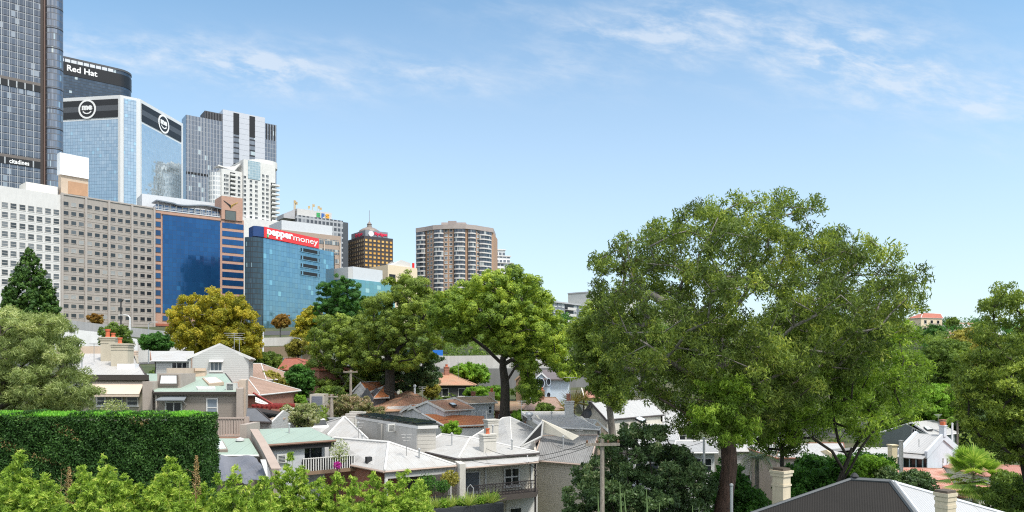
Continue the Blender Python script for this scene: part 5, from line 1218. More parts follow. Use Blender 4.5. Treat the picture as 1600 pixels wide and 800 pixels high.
# ---- right hand valley
def pv(px, py, Y): return P(px, py, Y)
h = house('white_boarded_house', 'white boarded house with small twin windows just right of the gum trunk', 'house', P(1138, 708, 84), P(1232, 700, 84), P(1142, 682, 90), P(1228, 676, 90), WSID, ZINC, TRIM, gable=(1, 1), cap=.07)
for x0, y0, x1, y1 in ((1160, 741, 1173, 751), (1164, 752, 1177, 762), (1194, 740, 1209, 752)): win_px(h.root, h.front, x0, y0, x1, y1, style='pair', gl=GLASSD, fw=.1)
h = house('verandah_house', 'pink grey house with a long white roof seen through the twisted dark branches', 'house', P(1212, 716, 76), P(1322, 713, 76), P(1222, 694, 82), P(1318, 691, 82), plain('pink_grey_render', (.42, .36, .33)), ZINC, plain('red_brown_trim', (.28, .12, .08)), gable=(0, 1), cap=.08)
for k in (.3, .6): win(h.root, h.front, h.front.L*k, h.ze-1.9, 1.1, 1.3, style='hung', gl=GLASSD)
YEL = plain('pale_yellow_render', (.62, .53, .36), streak=.12)
h = house('yellow_house', 'pale yellow house with a white roof and square yellow corner pier', 'house', P(1322, 727, 72), P(1394, 722, 72), P(1330, 702, 77), P(1396, 698, 77), YEL, ZINC, TRIM, gable=(1, 1), cap=.07)
win_px(h.root, h.front, 1380, 728, 1386, 741, gl=GLASSD)
m = MB(); q = P(1397, 697, 71); m.box((q.x, q.y+.3, (q.z+h.zb)/2), (.55, .7, q.z-h.zb), .1); m.box((q.x, q.y+.3, q.z+.06), (.7, .85, .12), .1); m.build('corner_pier', YEL, h.root)
e1 = P(1449, 708.5, 110); d_ = Vector((-.65, .76, 0)); p_ = Vector((.76, .65, 0)); e0 = e1+d_*3.9; r1 = e1+p_*6; r1.z = P(0, 680, 113.9).z; r0 = r1+d_*3.9
h = house('white_terrace', 'bluish white terrace house with raised gable parapets among the trees on the right', 'house', e0, e1, r0, r1, BLUEW, SLATEG, TRIM, gable=(1, 1), cap=.05, inset=.1)
rt = h.root
for nm, r, e in (('gable_parapet', r1, e1), ('gable_parapet', r0, e0)):
    m = MB(); up = Vector((0, 0, .35)); dd = d_*.18; bb = refl(e, r0, r1)
    for q in (e-p_*.5, bb): m.solid([r+up+dd, q+up+dd, q+up-dd, r+up-dd], [r-up*2+dd, q-up*2+dd, q-up*2-dd, r-up*2-dd])
    m.build(nm, BLUEW, rt)
q = r1+Vector((0, 0, .2)); m = MB(); m.box(q+Vector((.1, .1, .4)), (1.0, .7, 1.6), .7); m.box(q+Vector((.1, .1, 1.25)), (1.2, .9, .15), .7); c9 = m.build('chimney', BLUEW, rt)
m = MB(); m.box(q+Vector((.1, .1, 1.6)), (.7, .5, .5), .7); m.build('chimney_pot', TERRA, c9)
fg = h.end1 if abs(h.end1.n.dot(-d_.xy)) > .9 and h.end1.n.dot(d_.xy) < 0 else h.end0
for px in (1473, 1480): win(rt, fg, fg.u(px), fg.z(px, 725), .5, .95, gl=GLASSD, style='hung')
fv = h.front; z1 = h.ze-.2
m = MB(); m.solid([fv.pt(0, z1, 0), fv.pt(fv.L, z1, 0), fv.pt(fv.L, z1-.5, 1.8), fv.pt(0, z1-.5, 1.8)], [fv.pt(0, z1-.1, 0), fv.pt(fv.L, z1-.1, 0), fv.pt(fv.L, z1-.6, 1.8), fv.pt(0, z1-.6, 1.8)]); m.build('veranda_roof', ZINC2, rt)
m = MB()
for k in range(5): u = .08+(fv.L-.16)*k/4; m.fbox(fv, u-.06, u+.06, z1-3.2, z1-.6, 1.55, 1.67)
m.build('veranda_posts', plain('teal_grey', (.2, .28, .3)), rt)
MB().fbox(fv, .1, fv.L-.1, z1-2.6, z1-.7, .02, .1).build('veranda_glazing', GLASSD, rt)
for x0, x1, yt, yb, Y, mt in ((1496, 1520, 707, 740, 116, BLUEW), (1519, 1544, 710, 735, 119, plain('white_paint', (.78, .78, .76)))):
    a, c_ = P(x0, yt, Y), P(x1, yt, Y); m = MB(); m.prism([(a.x, Y), (c_.x, Y+1), (c_.x-1, Y+5), (a.x-1, Y+4)], tz(a.x, Y)-.5, a.z); o = m.build('rear_wing', mt, rt)
h = house('grey_gable_house', 'grey house with a dark gable and skylights behind the white terrace', 'house', P(1456, 681, 122), P(1497, 676.5, 128), P(1424, 659, 127), P(1459, 657.5, 132), plain('slate_green_wall', (.13, .15, .15)), SLATEG, TRIM, gable=(1, 1), cap=.06)
win_px(h.root, h.end0, 1425, 670, 1433, 677, gl=GLASSD, style='pair')
skylight(h.root, [P(1449, 673, 124), P(1458, 672, 124.6), P(1450, 667, 126), P(1443, 668, 125.4)], .25)
chimney(h.root, 1469, 656, 1478, 668, 125, RBRICK); antenna(h.root, 1466, 647, 662, 126, 3, 1.4)
for nm, lb, pts, w_, r_, gb in (
    ('tiled_shed', 'low shed with red and cream striped tiles below the white terrace', (P(1394, 754, 96), P(1492, 762, 92), P(1396, 729, 102), P(1474, 734, 101)), RBRICK, tiles('striped_tiles', (.4, .13, .08), (.5, .2, .13), (.62, .5, .42), .5, .4), (1, 1)),
    ('tiled_house', 'salmon roofed house lowest on the right beneath the fan palm', (P(1504, 778, 86), P(1556, 770, 88), P(1514, 762, 91), P(1548, 757, 93)), CREAM, TILE_S, (0, 0)),
    ('tiled_house', 'salmon roofed house cut by the right edge of the photo', (P(1538, 743, 104), P(1620, 743, 104), P(1552, 730, 111), P(1616, 728, 111)), CREAM, TILE_S, (0, 0))):
    h = house(nm, lb, 'house', *pts, w_, r_, r_, gable=gb, cap=.08)
    win(h.root, h.front, h.front.L*.4, h.ze-1.9, 1.1, 1.3, gl=GLASSD)

# ---- the near dark corrugated roof
r0, r1 = P(1330, 748.5, 33), P(1391, 752, 32.4); a0, a1, a2 = P(1110, 824, 33), P(1470, 857, 29.4), P(1640, 822.5, 33.5); a3 = Vector((15.5, 38, a0.z))
zb = tz(16, 33)-.5
rt = empty('dark_roofed_house', (16.4, 33.4, zb), 'nearest house with a black corrugated hip roof in the lower right corner', 'house')
m = MB(); m.slab([a0, a1, r1, r0], .12); m.build('roof', corrug('black_corrugated', (.012, .0105, .01), .1, .85, dirt=.3, lap=3, rib=.3, rust=(.02, .018, .0165), rustamt=.4, bs=.25), rt)
m = MB(); m.slab([a1, a2, r1], .12); m.slab([a2, a3, r1], .12); m.slab([a3, a0, r0], .12); m.slab([a3, r0, r1], .12); m.build('pale_roof', corrug('silver_corrugated', (.42, .43, .45), .11, .4, dirt=.2, lap=2), rt)
m = MB(); c_ = (a0+a1+a2+a3)/4; m.prism([(p+(c_-p).normalized()*.5).xy for p in (a0, a1, a2, a3)], zb, a0.z-.2); m.build('wall', CREAM, rt)
m = MB(); m.tube([r0, r1], .1, 6); m.tube([r1, a1], .1, 6); m.tube([r0, a0], .08, 6); m.build('ridge_capping', plain('dark_capping', (.09, .1, .11), .4), rt)
m = MB(); m.tube([r1+Vector((.16, -.1, .0)), a1+Vector((.16, -.1, .0))], .07, 6); m.tube([r1, a2], .09, 6); m.build('pale_capping', plain('silver_capping', (.55, .57, .6), .35), rt)
m = MB(); q = r0+Vector((.15, 0, .05)); m.lathe(tuple(q), [(.16, 0), (.2, .08), (.1, .2), (.02, .24)], 8); m.build('ridge_finial', DARK, rt)
OCH = plain('old_cream_render', (.55, .48, .36), streak=.25, scale=2)
chimney(rt, 1464.5, 772, 1490, 830, 28, OCH, rot=.5, depth=.9, deep=.6)
m = MB(); q = P(1477, 768, 28); m.box(q, (.55, .5, .12), .5); m.build('chimney_crown', plain('sooty_cap', (.1, .08, .065)), rt)
rt2 = empty('chimney_stack', P(1221, 800, 37), 'tall cream rendered chimney stack beside the left hip of the black roof', 'chimney')
m = MB(); q = P(1221, 738, 37); w = .62; m.box((q.x, q.y, q.z-2.2), (w, w, 4.4), .62); m.build('stack', OCH, rt2)
m = MB(); m.box((q.x, q.y, q.z+.05), (.85, .85, .12), .62); m.box((q.x, q.y, q.z-.1), (.76, .76, .16), .62); m.box((q.x, q.y, q.z-.62), (.7, .7, .1), .62); m.build('stack_cap', OCH, rt2)
m = MB(); m.box((q.x, q.y, q.z+.17), (.6, .6, .12), .62); m.build('stack_crown', plain('sooty_cap', (.1, .08, .065)), rt2)

# ---- far right hill
r0, r1 = P(1442, 490.5, 332), P(1470, 489, 338)
h = house('red_roofed_flats', 'cream apartment house with a red tiled roof on the far right ridge', 'apartment building', P(1439, 497, 326), P(1474, 496.5, 330), r0, r1, plain('cream_wall', (.66, .55, .4), .8, .05), TILE_R, TRIM, gable=(0, 0), cap=.2)
for k in range(3):
    for j in range(2): win(h.root, h.front, h.front.L*(.2+.3*k), h.ze-2.6-3.2*j, 1.5, 1.6, gl=GLASSD)
for k in range(2):
    m = MB(); z = h.ze-4.5-3.2*k+1; m.fbox(h.front, h.front.L*.3, h.front.L*.62, z, z+.2, 0, 1.5); m.fbox(h.front, h.front.L*.3, h.front.L*.62, z+.2, z+1, 1.4, 1.5); m.build('balcony', TAUPE, h.root)
for px, py, Y, w in ((1505, 505, 345, 14), (1520, 503, 350, 12), (1484, 515, 310, 8), (1545, 515, 320, 12), (1530, 528, 290, 10)):
    p = P(px, py, Y); house('hillside_house', {1505: 'grey roofed house just right of the red roofed flats on the far ridge', 1520: 'furthest brown roofed house on the far ridge skyline', 1484: 'small pale house just below the red roofed flats', 1545: 'pale house on the far ridge close to the right hand tree', 1530: 'pale house lowest on the far hillside beyond the trees'}[px], 'house', p+Vector((-w/2, 0, -2)), p+Vector((w/2, 1, -2)), p+Vector((-w/2+2, 5, 0)), p+Vector((w/2-2, 6, 0)), BEIGE, TILE_B if px % 2 == 0 else SLATEG, TRIM, cap=.1)

for px, p0, p1, Y, w, nm in ((660, 604, 640, 92, 1.0, 'tiled_cottage'), (905, 668, 690, 66, .9, 'grey_roofed_house'), (1040, 640, 664, 76, 1.1, 'cottage.001'), (1262, 676, 700, 78, 1.1, 'verandah_house'), (560, 660, 690, 66, .9, 'pyramid_cottage'), (815, 626, 650, 78, 1.0, 'low_white_house'), (716, 566, 590, 121, 1.2, 'tiled_house')):
    if nm in bpy.data.objects: antenna(bpy.data.objects[nm], px, p0, p1, Y, 3, w)

# small roof and wall clutter, each piece a part of its house
GALV = plain('dull_galvanised', (.4, .41, .42), .5, metal=.3)
def roof_pipe(nm, px, py, Y, h=.6, r=.06):
    if nm not in bpy.data.objects: return
    q = P(px, py, Y); m = MB(); m.tube([q-Vector((0, 0, .4)), q+Vector((0, 0, h))], r, 7); m.lathe(tuple(q+Vector((0, 0, h))), [(r, 0), (r*2, .02), (r*2, .1), (r*.4, .18)], 8); m.build('vent_pipe', GALV, bpy.data.objects[nm])
for nm, px, py, Y in (('hipped_cottage', 566, 692, 60), ('hipped_cottage', 655, 716, 56), ('balcony_house', 706, 690, 62), ('balcony_house', 800, 700, 61), ('pyramid_cottage', 560, 672, 68), ('grey_roofed_house', 880, 694, 65), ('valley_roof_house', 770, 676, 70),
    ('skillion_house', 452, 676, 58), ('awning_house', 128, 572, 65), ('cream_gable_house', 975, 640, 78), ('white_boarded_house', 1180, 690, 87), ('white_terrace', 1436, 694, 111), ('low_white_house', 862, 655, 74)): roof_pipe(nm, px, py, Y)
def ac_unit(nm, px, py, Y, rot):
    if nm not in bpy.data.objects: return
    q = P(px, py, Y); m = MB(); m.box((q.x, q.y, q.z), (.85, .35, .65), rot); o = m.build('air_conditioner', plain('appliance_white', (.55, .55, .53), .5), bpy.data.objects[nm]); m = MB()
    f = Fac((q.x-.42*math.cos(rot), q.y-.42*math.sin(rot)), (q.x+.42*math.cos(rot), q.y+.42*math.sin(rot)))
    for k in range(5): m.fbox(f, .1, .6, q.z-.24+.1*k, q.z-.2+.1*k, .16, .2)
    m.build('fan_grille', DARK, o)
ac_unit('skillion_house', 440, 716, 53.2, .75); ac_unit('pyramid_cottage', 612, 668, 65, .6); ac_unit('green_roofed_house', 362, 604, 60.8, 0)
# ================================================================ trees and plants
rng = np.random.default_rng(7)
def inpoly(pts, poly):
    x, y = pts[:, 0], pts[:, 1]; ins = np.zeros(len(pts), bool); n = len(poly)
    for i in range(n):
        (x0, y0), (x1, y1) = poly[i], poly[(i+1) % n]
        c = ((y0 > y) != (y1 > y)) & (x < (x1-x0)*(y-y0)/((y1-y0) if y1 != y0 else 1e-9)+x0); ins ^= c
    return ins
def edge_dist(pts, poly):
    d = np.full(len(pts), 1e9)
    for i in range(len(poly)):
        a, b = np.array(poly[i], float), np.array(poly[(i+1) % len(poly)], float); ab = b-a
        t = np.clip(((pts-a)@ab)/max(ab@ab, 1e-9), 0, 1); d = np.minimum(d, np.linalg.norm(pts-(a+t[:, None]*ab), axis=1))
    return d
def leaf_mesh(name, C, Dv, Nv, L, Wd, rnd, mat, parent, origin):
    "four cornered leaves: centre, long axis, face normal, length, width"
    n = len(C); Dv = Dv/np.linalg.norm(Dv, axis=1)[:, None]
    S = np.cross(Nv, Dv); S /= np.maximum(np.linalg.norm(S, axis=1), 1e-6)[:, None]
    L = np.asarray(L).reshape(-1, 1); Wd = np.asarray(Wd).reshape(-1, 1)
    V = np.empty((n, 4, 3)); V[:, 0] = C-Dv*L/2; V[:, 1] = C+S*Wd/2-Dv*L*.06; V[:, 2] = C+Dv*L/2; V[:, 3] = C-S*Wd/2-Dv*L*.06
    V = V.reshape(-1, 3)-np.array(origin)
    me = bpy.data.meshes.new(name); me.vertices.add(4*n); me.vertices.foreach_set('co', V.astype(np.float32).ravel())
    me.loops.add(4*n); me.loops.foreach_set('vertex_index', np.arange(4*n, dtype=np.int32))
    me.polygons.add(n); me.polygons.foreach_set('loop_start', np.arange(0, 4*n, 4, dtype=np.int32))
    at = me.attributes.new('rnd', 'FLOAT', 'FACE'); at.data.foreach_set('value', np.asarray(rnd, np.float32))
    me.materials.append(mat); me.update(calc_edges=True)
    o = bpy.data.objects.new(name, me); return reg(o, parent, origin)
def unit(n):
    v = rng.normal(size=(n, 3)); return v/np.linalg.norm(v, axis=1)[:, None]
def clump_leaves(CC, CR, per, leaf, out=.5, flat=.8, droop=0., sub=7, shell=.0, hue=None, top=0.):
    "leaves gathered on small sprays inside every clump"
    C, D, N, Rn, Ls = [], [], [], [], []
    for i, (c, r) in enumerate(zip(CC, CR)):
        m = int(per*(r/np.mean(CR))**2); sdir = unit(sub); sr = (rng.random(sub)**(.33))
        if shell: sr = shell+(1-shell)*sr
        sc_ = sdir*sr[:, None]*r*.8; sc_[:, 2] *= flat
        k = rng.integers(0, sub, m); off = unit(m)*(rng.random(m)**(1/3))[:, None]*r*(.42 if not shell else .34)
        off[:, 2] *= flat
        q = sc_[k]+off
        o = (off/(r*.4)*.6+q/r); o[:, 2] += top; o /= np.maximum(np.linalg.norm(o, axis=1), 1e-6)[:, None]
        nn = o*out+unit(m)*(1-out); nn /= np.maximum(np.linalg.norm(nn, axis=1), 1e-6)[:, None]
        d = unit(m); d[:, 2] -= droop; d -= nn*(d*nn).sum(1)[:, None]
        h = rng.random() if hue is None else hue[i]
        sh = rng.random(sub)
        C.append(c+q); D.append(d+1e-5); N.append(nn); Rn.append(np.clip(.5+1.35*(.38*h+.27*sh[k]+.35*rng.random(m)-.5), 0, 1)); Ls.append(.75+.5*rng.random(m))
    C, D, N, Rn, Ls = map(np.concatenate, (C, D, N, Rn, Ls))
    return C, D, N, leaf[0]*Ls, leaf[1]*Ls, Rn
def sample_clumps(poly, Y, thick, n, gaps=(), ylean=0, spread=1.0, hollow=0., edge=3, seed=1, Rin=None):
    g = np.random.default_rng(seed); poly = np.array(poly, float); lo, hi = poly.min(0), poly.max(0)
    pts = lo+(hi-lo)*g.random((n*60, 2)); pts = pts[inpoly(pts, poly)]
    d = edge_dist(pts, poly); keep = d > edge; pts, d = pts[keep], d[keep]
    Rn = Rin or d.max(); t = thick/2*np.sqrt(1-(1-np.minimum(d/Rn, 1))**2)
    s = g.random(len(pts))*2-1
    if hollow: s = np.sign(s)*(hollow+(1-hollow)*np.abs(s))
    yo = s*t
    for gx, gy, gr, gp in gaps:
        rr = np.hypot(pts[:, 0]-gx, (pts[:, 1]-gy)); k = (rr > gr) | (g.random(len(pts)) > gp); pts, yo = pts[k], yo[k]
    yo = yo+ylean*(pts[:, 1]-pts[:, 1].mean())
    YY = Y+yo
    X = (pts[:, 0]-800)/F*Y; Z = CZ+(HZ-pts[:, 1])/F*Y
    Q = np.stack([X*(1+yo/Y*.6), YY, Z+ (Z-CZ)*yo/Y*.6], 1)
    # dart throwing so clumps keep apart
    vol = np.ptp(X)*np.ptp(Z)*thick*.5; md = spread*(vol/max(n, 1))**(1/3)*.82
    out = []
    for q in Q:
        if len(out) >= n: break
        if not out or np.min(((np.array(out)-q)**2).sum(1)) > md*md: out.append(q)
    return np.array(out)
def branch_mesh(paths, tips, tr, rtip, mat, parent, seed=0, step=1.1, wob=.12, bow=.12, pen=.9):
    "trunk and limbs given as polylines; every clump is then tied to the nearest wood"
    g = np.random.default_rng(seed); nodes, par = [], []
    for pi, pth in enumerate(paths):
        pth = [np.array(p, float) for p in pth]
        last = -1
        if pi:
            d = [np.linalg.norm(n_-pth[0]) for n_ in nodes]; last = int(np.argmin(d))
        else: nodes.append(pth[0]); par.append(-1); last = 0
        for k in range(0 if pi else 1, len(pth)):
            a = nodes[last]; b = pth[k]; L = np.linalg.norm(b-a); m = max(1, int(L/step))
            for j in range(1, m+1):
                q = a+(b-a)*j/m+(g.normal(size=3)*wob*.5 if j < m else 0); nodes.append(q); par.append(last); last = len(nodes)-1
    top = nodes[-1]; start = nodes[min(len(nodes)-1, len(nodes)//3)]
    order = np.argsort(np.linalg.norm(tips-np.array(start), axis=1))
    leafn = []
    first = 1 if len(nodes) > 3 else 0
    for i in order:
        t = tips[i]; A = np.array(nodes); dv = A-t; cost = np.linalg.norm(dv, axis=1)+pen*np.maximum(0, dv[:, 2]); cost[:max(1, int(len(paths[0])*0.5))] += 2
        j = int(np.argmin(cost)); a = A[j]; L = np.linalg.norm(t-a); m = max(1, int(L/step)); last = j
        for k in range(1, m+1):
            u = k/m; q = a+(t-a)*u+np.array([0, 0, bow*L*math.sin(math.pi*u)])+(g.normal(size=3)*wob if k < m else 0)
            nodes.append(q); par.append(last); last = len(nodes)-1
        leafn.append(last)
    n = len(nodes); cnt = np.zeros(n)
    for l in leafn: cnt[l] += 1
    for i in range(n-1, 0, -1): cnt[par[i]] += cnt[i]
    tot = max(cnt[0], 1); ex = math.log(max(tr/rtip, 1.01))/math.log(max(tot, 2)); rad = rtip*np.maximum(cnt, 1)**ex
    nodes = np.array(nodes); kids = [[] for _ in range(n)]
    for i in range(1, n): kids[par[i]].append(i)
    V, Fc = [], []; todo = [(0, None)]
    while todo:
        i, pr = todo.pop(); ch = [] if pr is None else [pr]; ch.append(i); j = i
        while kids[j]:
            k = max(kids[j], key=lambda q: cnt[q]); todo += [(q, j) for q in kids[j] if q != k]; ch.append(k); j = k
        if len(ch) < 2: continue
        X = nodes[ch]; rr = np.array([rad[q] for q in ch])
        if pr is not None: rr[0] = rr[1]
        if len(rr) > 4: rp = np.pad(rr, 2, mode='edge'); rr = (rp[:-4]+2*rp[1:-3]+3*rp[2:-2]+2*rp[3:-1]+rp[4:])/9
        if pr is None: hh = np.clip((X[:, 2]-X[0, 2])/max(3.0, (X[:, 2].max()-X[0, 2])*.6), 0, 1); rr = rr*(1+.55*(1-hh)**1.3)
        k_ = 9 if rr.max() > .2 else (6 if rr.max() > .06 else 4); T = np.gradient(X, axis=0); ref = np.array([1., 0, 0]) if abs(T[0][0]) < .8*np.linalg.norm(T[0]) else np.array([0, 1., 0])
        prev = None
        for q, (p, d, r) in enumerate(zip(X, T, rr)):
            L = np.linalg.norm(d); d = d/L if L > 1e-6 else np.array([0, 0, 1.]); u = ref-d*ref.dot(d); u /= max(np.linalg.norm(u), 1e-6); w = np.cross(d, u); ref = u; base = len(V)
            for m_ in range(k_): th = 2*math.pi*m_/k_; V.append(p+(u*math.cos(th)+w*math.sin(th))*r)
            if prev is not None:
                for m_ in range(k_): Fc.append((prev+m_, prev+(m_+1) % k_, base+(m_+1) % k_, base+m_))
            prev = base
    V = np.array(V); o_ = nodes[0]
    me = bpy.data.meshes.new('trunk'); me.from_pydata((V-o_).tolist(), [], Fc); me.materials.append(mat); me.update()
    me.polygons.foreach_set('use_smooth', np.ones(len(Fc), bool))
    o = bpy.data.objects.new('trunk', me); return reg(o, parent, Vector(o_))
def tree(name, label, cat, poly, Y, thick, trunk, tr, n, cr, per, leaf, lm, bk, group=None, limbs=(), rtip=.02, out=.5, flat=.8, droop=0., gaps=(), spread=1., hollow=0., shell=0., sub=7, seed=1, step=1.1, bow=.12, top=.0, edge=3, pen=.9, Rin=None, wob=.12, extra=None):
    global rng
    rng = np.random.default_rng(seed+100)
    tips = sample_clumps(poly, Y, thick, n, gaps, spread=spread, hollow=hollow, seed=seed, edge=edge, Rin=Rin)
    if extra is not None: tips = np.concatenate([tips, extra])
    pts = [P(px, py, Y+(dy[0] if dy else 0)) for px, py, *dy in trunk]
    b = pts[0]; gz = tz(b.x, b.y)
    if b.z > gz+.3: pts = [Vector((b.x-(pts[1].x-b.x)*.15 if len(pts) > 1 else b.x, b.y, gz-.2))]+pts
    root = empty(name, (pts[0].x, pts[0].y, min(gz, pts[0].z)), label, cat, group)
    paths = [pts]+[[P(px, py, Y+(dy[0] if dy else 0)) for px, py, *dy in l] for l in limbs]
    branch_mesh(paths, tips, tr, rtip, bk, root, seed, step, bow=bow, pen=pen, wob=wob)
    CR = cr*(.75+.5*rng.random(len(tips)))
    C, D, N, L, W, Rn = clump_leaves(tips, CR, per, leaf, out, flat, droop, sub, shell, top=top)
    leaf_mesh('crown', C, D, N, L, W, Rn, lm, root, Vector(tips.mean(0)))
    return root
BK_GUM = bark('gum_bark', (.03, .02, .014), (.1, .062, .045)); BK_DARK = bark('dark_bark', (.022, .018, .014), (.06, .05, .04)); BK_GREY = bark('grey_bark', (.1, .085, .07), (.2, .18, .155))
@cached
def gumbark(name):
    "rough reddish bark below, smooth pale grey limbs higher up"
    t = NT(name); p = t.pos(); a = t.noise(p, 3, 6, .65, (3, 3, .5)); sp = t.n('ShaderNodeSeparateXYZ'); t.L(p, sp.inputs[0])
    h = t.math('ADD', t.math('MULTIPLY', t.math('SUBTRACT', sp.outputs[2], 13.5), .3), t.math('MULTIPLY', t.math('SUBTRACT', a, .5), .8), clamp=True)
    t.bump(a, .8, .08); f = t.ramp(a, [(.35, 0.), (.65, 1.)])
    return t.set(t.mix(h, t.mix(f, (.035, .022, .016), (.13, .075, .055)), t.mix(f, (.12, .11, .1), (.3, .28, .26))), .85)
BK_GUMTREE = gumbark('gum_tree_bark')
LM_GUM = leafmat('gum_leaves', [(0, (.03, .03, .012)), (.08, (.022, .036, .011)), (.4, (.048, .07, .017)), (.65, (.08, .108, .024)), (.85, (.125, .16, .032)), (1, (.2, .21, .05))], gain=2.75)
LM_GUM2 = leafmat('lime_gum_leaves', [(0, (.03, .045, .01)), (.4, (.06, .1, .015)), (.75, (.11, .17, .022)), (1, (.19, .25, .04))], gain=2.6)
LM_BOX = leafmat('brush_box_leaves', [(0, (.025, .045, .008)), (.4, (.06, .095, .013)), (.75, (.12, .16, .02)), (1, (.19, .22, .03))], .28, gain=2.8)
LM_MID = leafmat('mid_green_leaves', [(0, (.022, .04, .01)), (.5, (.055, .085, .018)), (1, (.11, .15, .03))])
LM_DARK = leafmat('dark_green_leaves', [(0, (.012, .022, .01)), (.5, (.028, .048, .018)), (.85, (.055, .08, .03)), (1, (.11, .12, .06))], .2, spec=.35, rough=.45, gain=3.6)
LM_DEEP = leafmat('deep_green_leaves', [(0, (.01, .03, .006)), (.5, (.024, .065, .012)), (1, (.05, .12, .02))], .25, gain=2.5)
LM_YEL = leafmat('autumn_yellow_leaves', [(0, (.08, .09, .014)), (.35, (.16, .16, .02)), (.65, (.27, .235, .028)), (.85, (.32, .25, .03)), (1, (.2, .23, .04))], .35, gain=2.05)
LM_ORG = leafmat('autumn_orange_leaves', [(0, (.14, .075, .02)), (.5, (.26, .14, .03)), (1, (.2, .17, .04))], .3, gain=1.3)
LM_OLV = leafmat('olive_leaves', [(0, (.06, .06, .014)), (.5, (.11, .105, .02)), (1, (.18, .16, .035))], .25)
LM_GRY = leafmat('grey_green_leaves', [(0, (.045, .06, .022)), (.4, (.09, .115, .04)), (.75, (.15, .175, .07)), (1, (.23, .235, .12))], .3, gain=2.9)
LM_CON = leafmat('conifer_leaves', [(0, (.01, .025, .006)), (.5, (.025, .055, .012)), (1, (.06, .105, .02))], .12, gain=2.5)
LM_BAM = leafmat('bamboo_leaves', [(0, (.045, .085, .014)), (.35, (.115, .185, .026)), (.7, (.21, .29, .045)), (1, (.34, .38, .09))], .35, gain=2.0)
LM_HDG = leafmat('hedge_leaves', [(0, (.01, .026, .007)), (.5, (.022, .056, .013)), (.85, (.042, .095, .02)), (.93, (.07, .13, .03)), (1, (.13, .1, .04))], .2, gain=2.0)
LM_BRT = leafmat('bright_green_leaves', [(0, (.05, .1, .012)), (.5, (.1, .19, .02)), (1, (.18, .29, .035))], .3, gain=2.0)

# the great gum
gum = [(921, 440), (934, 398), (962, 380), (985, 366), (1012, 346), (1046, 330), (1066, 315), (1102, 304), (1140, 311), (1166, 313), (1202, 303), (1232, 312), (1262, 316), (1287, 318), (1284, 340), (1254, 350), (1240, 362), (1288, 353), (1352, 360), (1388, 388), (1402, 412), (1426, 415), (1449, 448), (1443, 480), (1420, 505), (1400, 540), (1370, 560), (1330, 590), (1290, 610), (1240, 640), (1205, 668), (1165, 690), (1120, 690), (1080, 682), (1052, 660), (1036, 632), (996, 616), (958, 590), (936, 540), (925, 480)]
gumroot = tree('gum_tree', 'great eucalyptus with a broad open crown and leaning reddish brown trunk', 'tree', gum, 40, 13, [(1128, 806), (1134, 770), (1140, 730), (1138, 690), (1133, 640), (1130, 590), (1128, 540)],   .4, 460, .86, 300, (.25, .066), LM_GUM, BK_GUMTREE,
     limbs=[[(1128, 560), (1100, 520, -1), (1050, 478, -2), (990, 440, -2)], [(1128, 540), (1134, 480, 1), (1120, 420, 1), (1090, 360, 1)], [(1134, 500), (1175, 440, 0), (1200, 380, 0), (1215, 330, 0)], [(1132, 610), (1190, 540, 2), (1260, 480, 2), (1330, 430, 2), (1400, 430, 1)], [(1132, 620), (1180, 560, -2), (1240, 510, -3), (1300, 480, -4)], [(1130, 620), (1090, 590, -2), (1040, 560, -3), (980, 520, -3)]],
     rtip=.022, out=.25, flat=.85, droop=.9, seed=11, bow=.1, pen=.7, gaps=[(1215, 428, 26, .75), (1275, 440, 22, .8), (1165, 470, 18, .7), (1075, 505, 16, .6), (1310, 470, 18, .7), (1252, 375, 16, .8), (1330, 395, 14, .6), (985, 545, 12, .6), (1145, 395, 12, .7), (1385, 440, 12, .7), (1240, 470, 16, .8), (1200, 395, 12, .7)], spread=.84, sub=10, wob=.18, edge=5)
# lime coloured lower sprays of the same tree
def lime_sprays():
    global rng; rng = np.random.default_rng(112)
    for k, (poly, Y, n) in enumerate([([(1072, 640), (1085, 600), (1120, 580), (1160, 590), (1190, 620), (1185, 670), (1168, 700), (1120, 690), (1085, 690)], 36.5, 46), ([(1040, 470), (1090, 450), (1130, 480), (1120, 540), (1070, 540)], 34.5, 10)][:1]):
        tips = sample_clumps(poly, Y, 3.2, n, seed=12)
        C, D, N, L, W, Rn = clump_leaves(tips, .55*(.75+.5*rng.random(len(tips))), 250, (.22, .065), .25, .85, .9, 8); leaf_mesh('lime_sprays', C, D, N, L, W, Rn, LM_GUM2, gumroot, Vector(tips.mean(0)))
lime_sprays()
# second tree leaning in from the right with twisted dark limbs
tree('spreading_tree', 'spreading yellow green tree with twisted dark limbs under the right side of the gum', 'tree', [(1168, 520), (1220, 480), (1290, 470), (1350, 470), (1400, 490), (1436, 520), (1440, 570), (1446, 620), (1425, 655), (1398, 650), (1385, 690), (1352, 700), (1340, 660), (1290, 672), (1240, 690), (1180, 700), (1160, 640), (1165, 570)], 44, 9, [(1300, 800), (1308, 760), (1318, 735), (1326, 716), (1332, 700)], .15, 165, .95, 300, (.26, .07), LM_GUM2, BK_DARK,
     limbs=[[(1308, 764), (1330, 730, -.5), (1345, 700, -1), (1375, 660, -1)], [(1318, 735), (1300, 705, -.5), (1270, 685, -.6), (1240, 650, 0)], [(1326, 716), (1310, 690, 0), (1300, 640, 0), (1290, 580, 0)], [(1332, 705), (1352, 672, .5), (1390, 610, .5)]], rtip=.022, out=.3, droop=.8, seed=13, gaps=[(1330, 700, 22, .8)], sub=8, bow=.05)
tree('palm_like_tree', 'slender tree with a straight dark trunk left of the cream chimney stack', 'tree', [(1180, 640), (1215, 620), (1250, 640), (1262, 680), (1245, 712), (1205, 712), (1180, 690)], 46, 3, [(1221, 800), (1222, 730), (1222, 690)], .14, 26, .8, 220, (.26, .07), LM_GUM, BK_DARK, out=.3, droop=.9, seed=14)

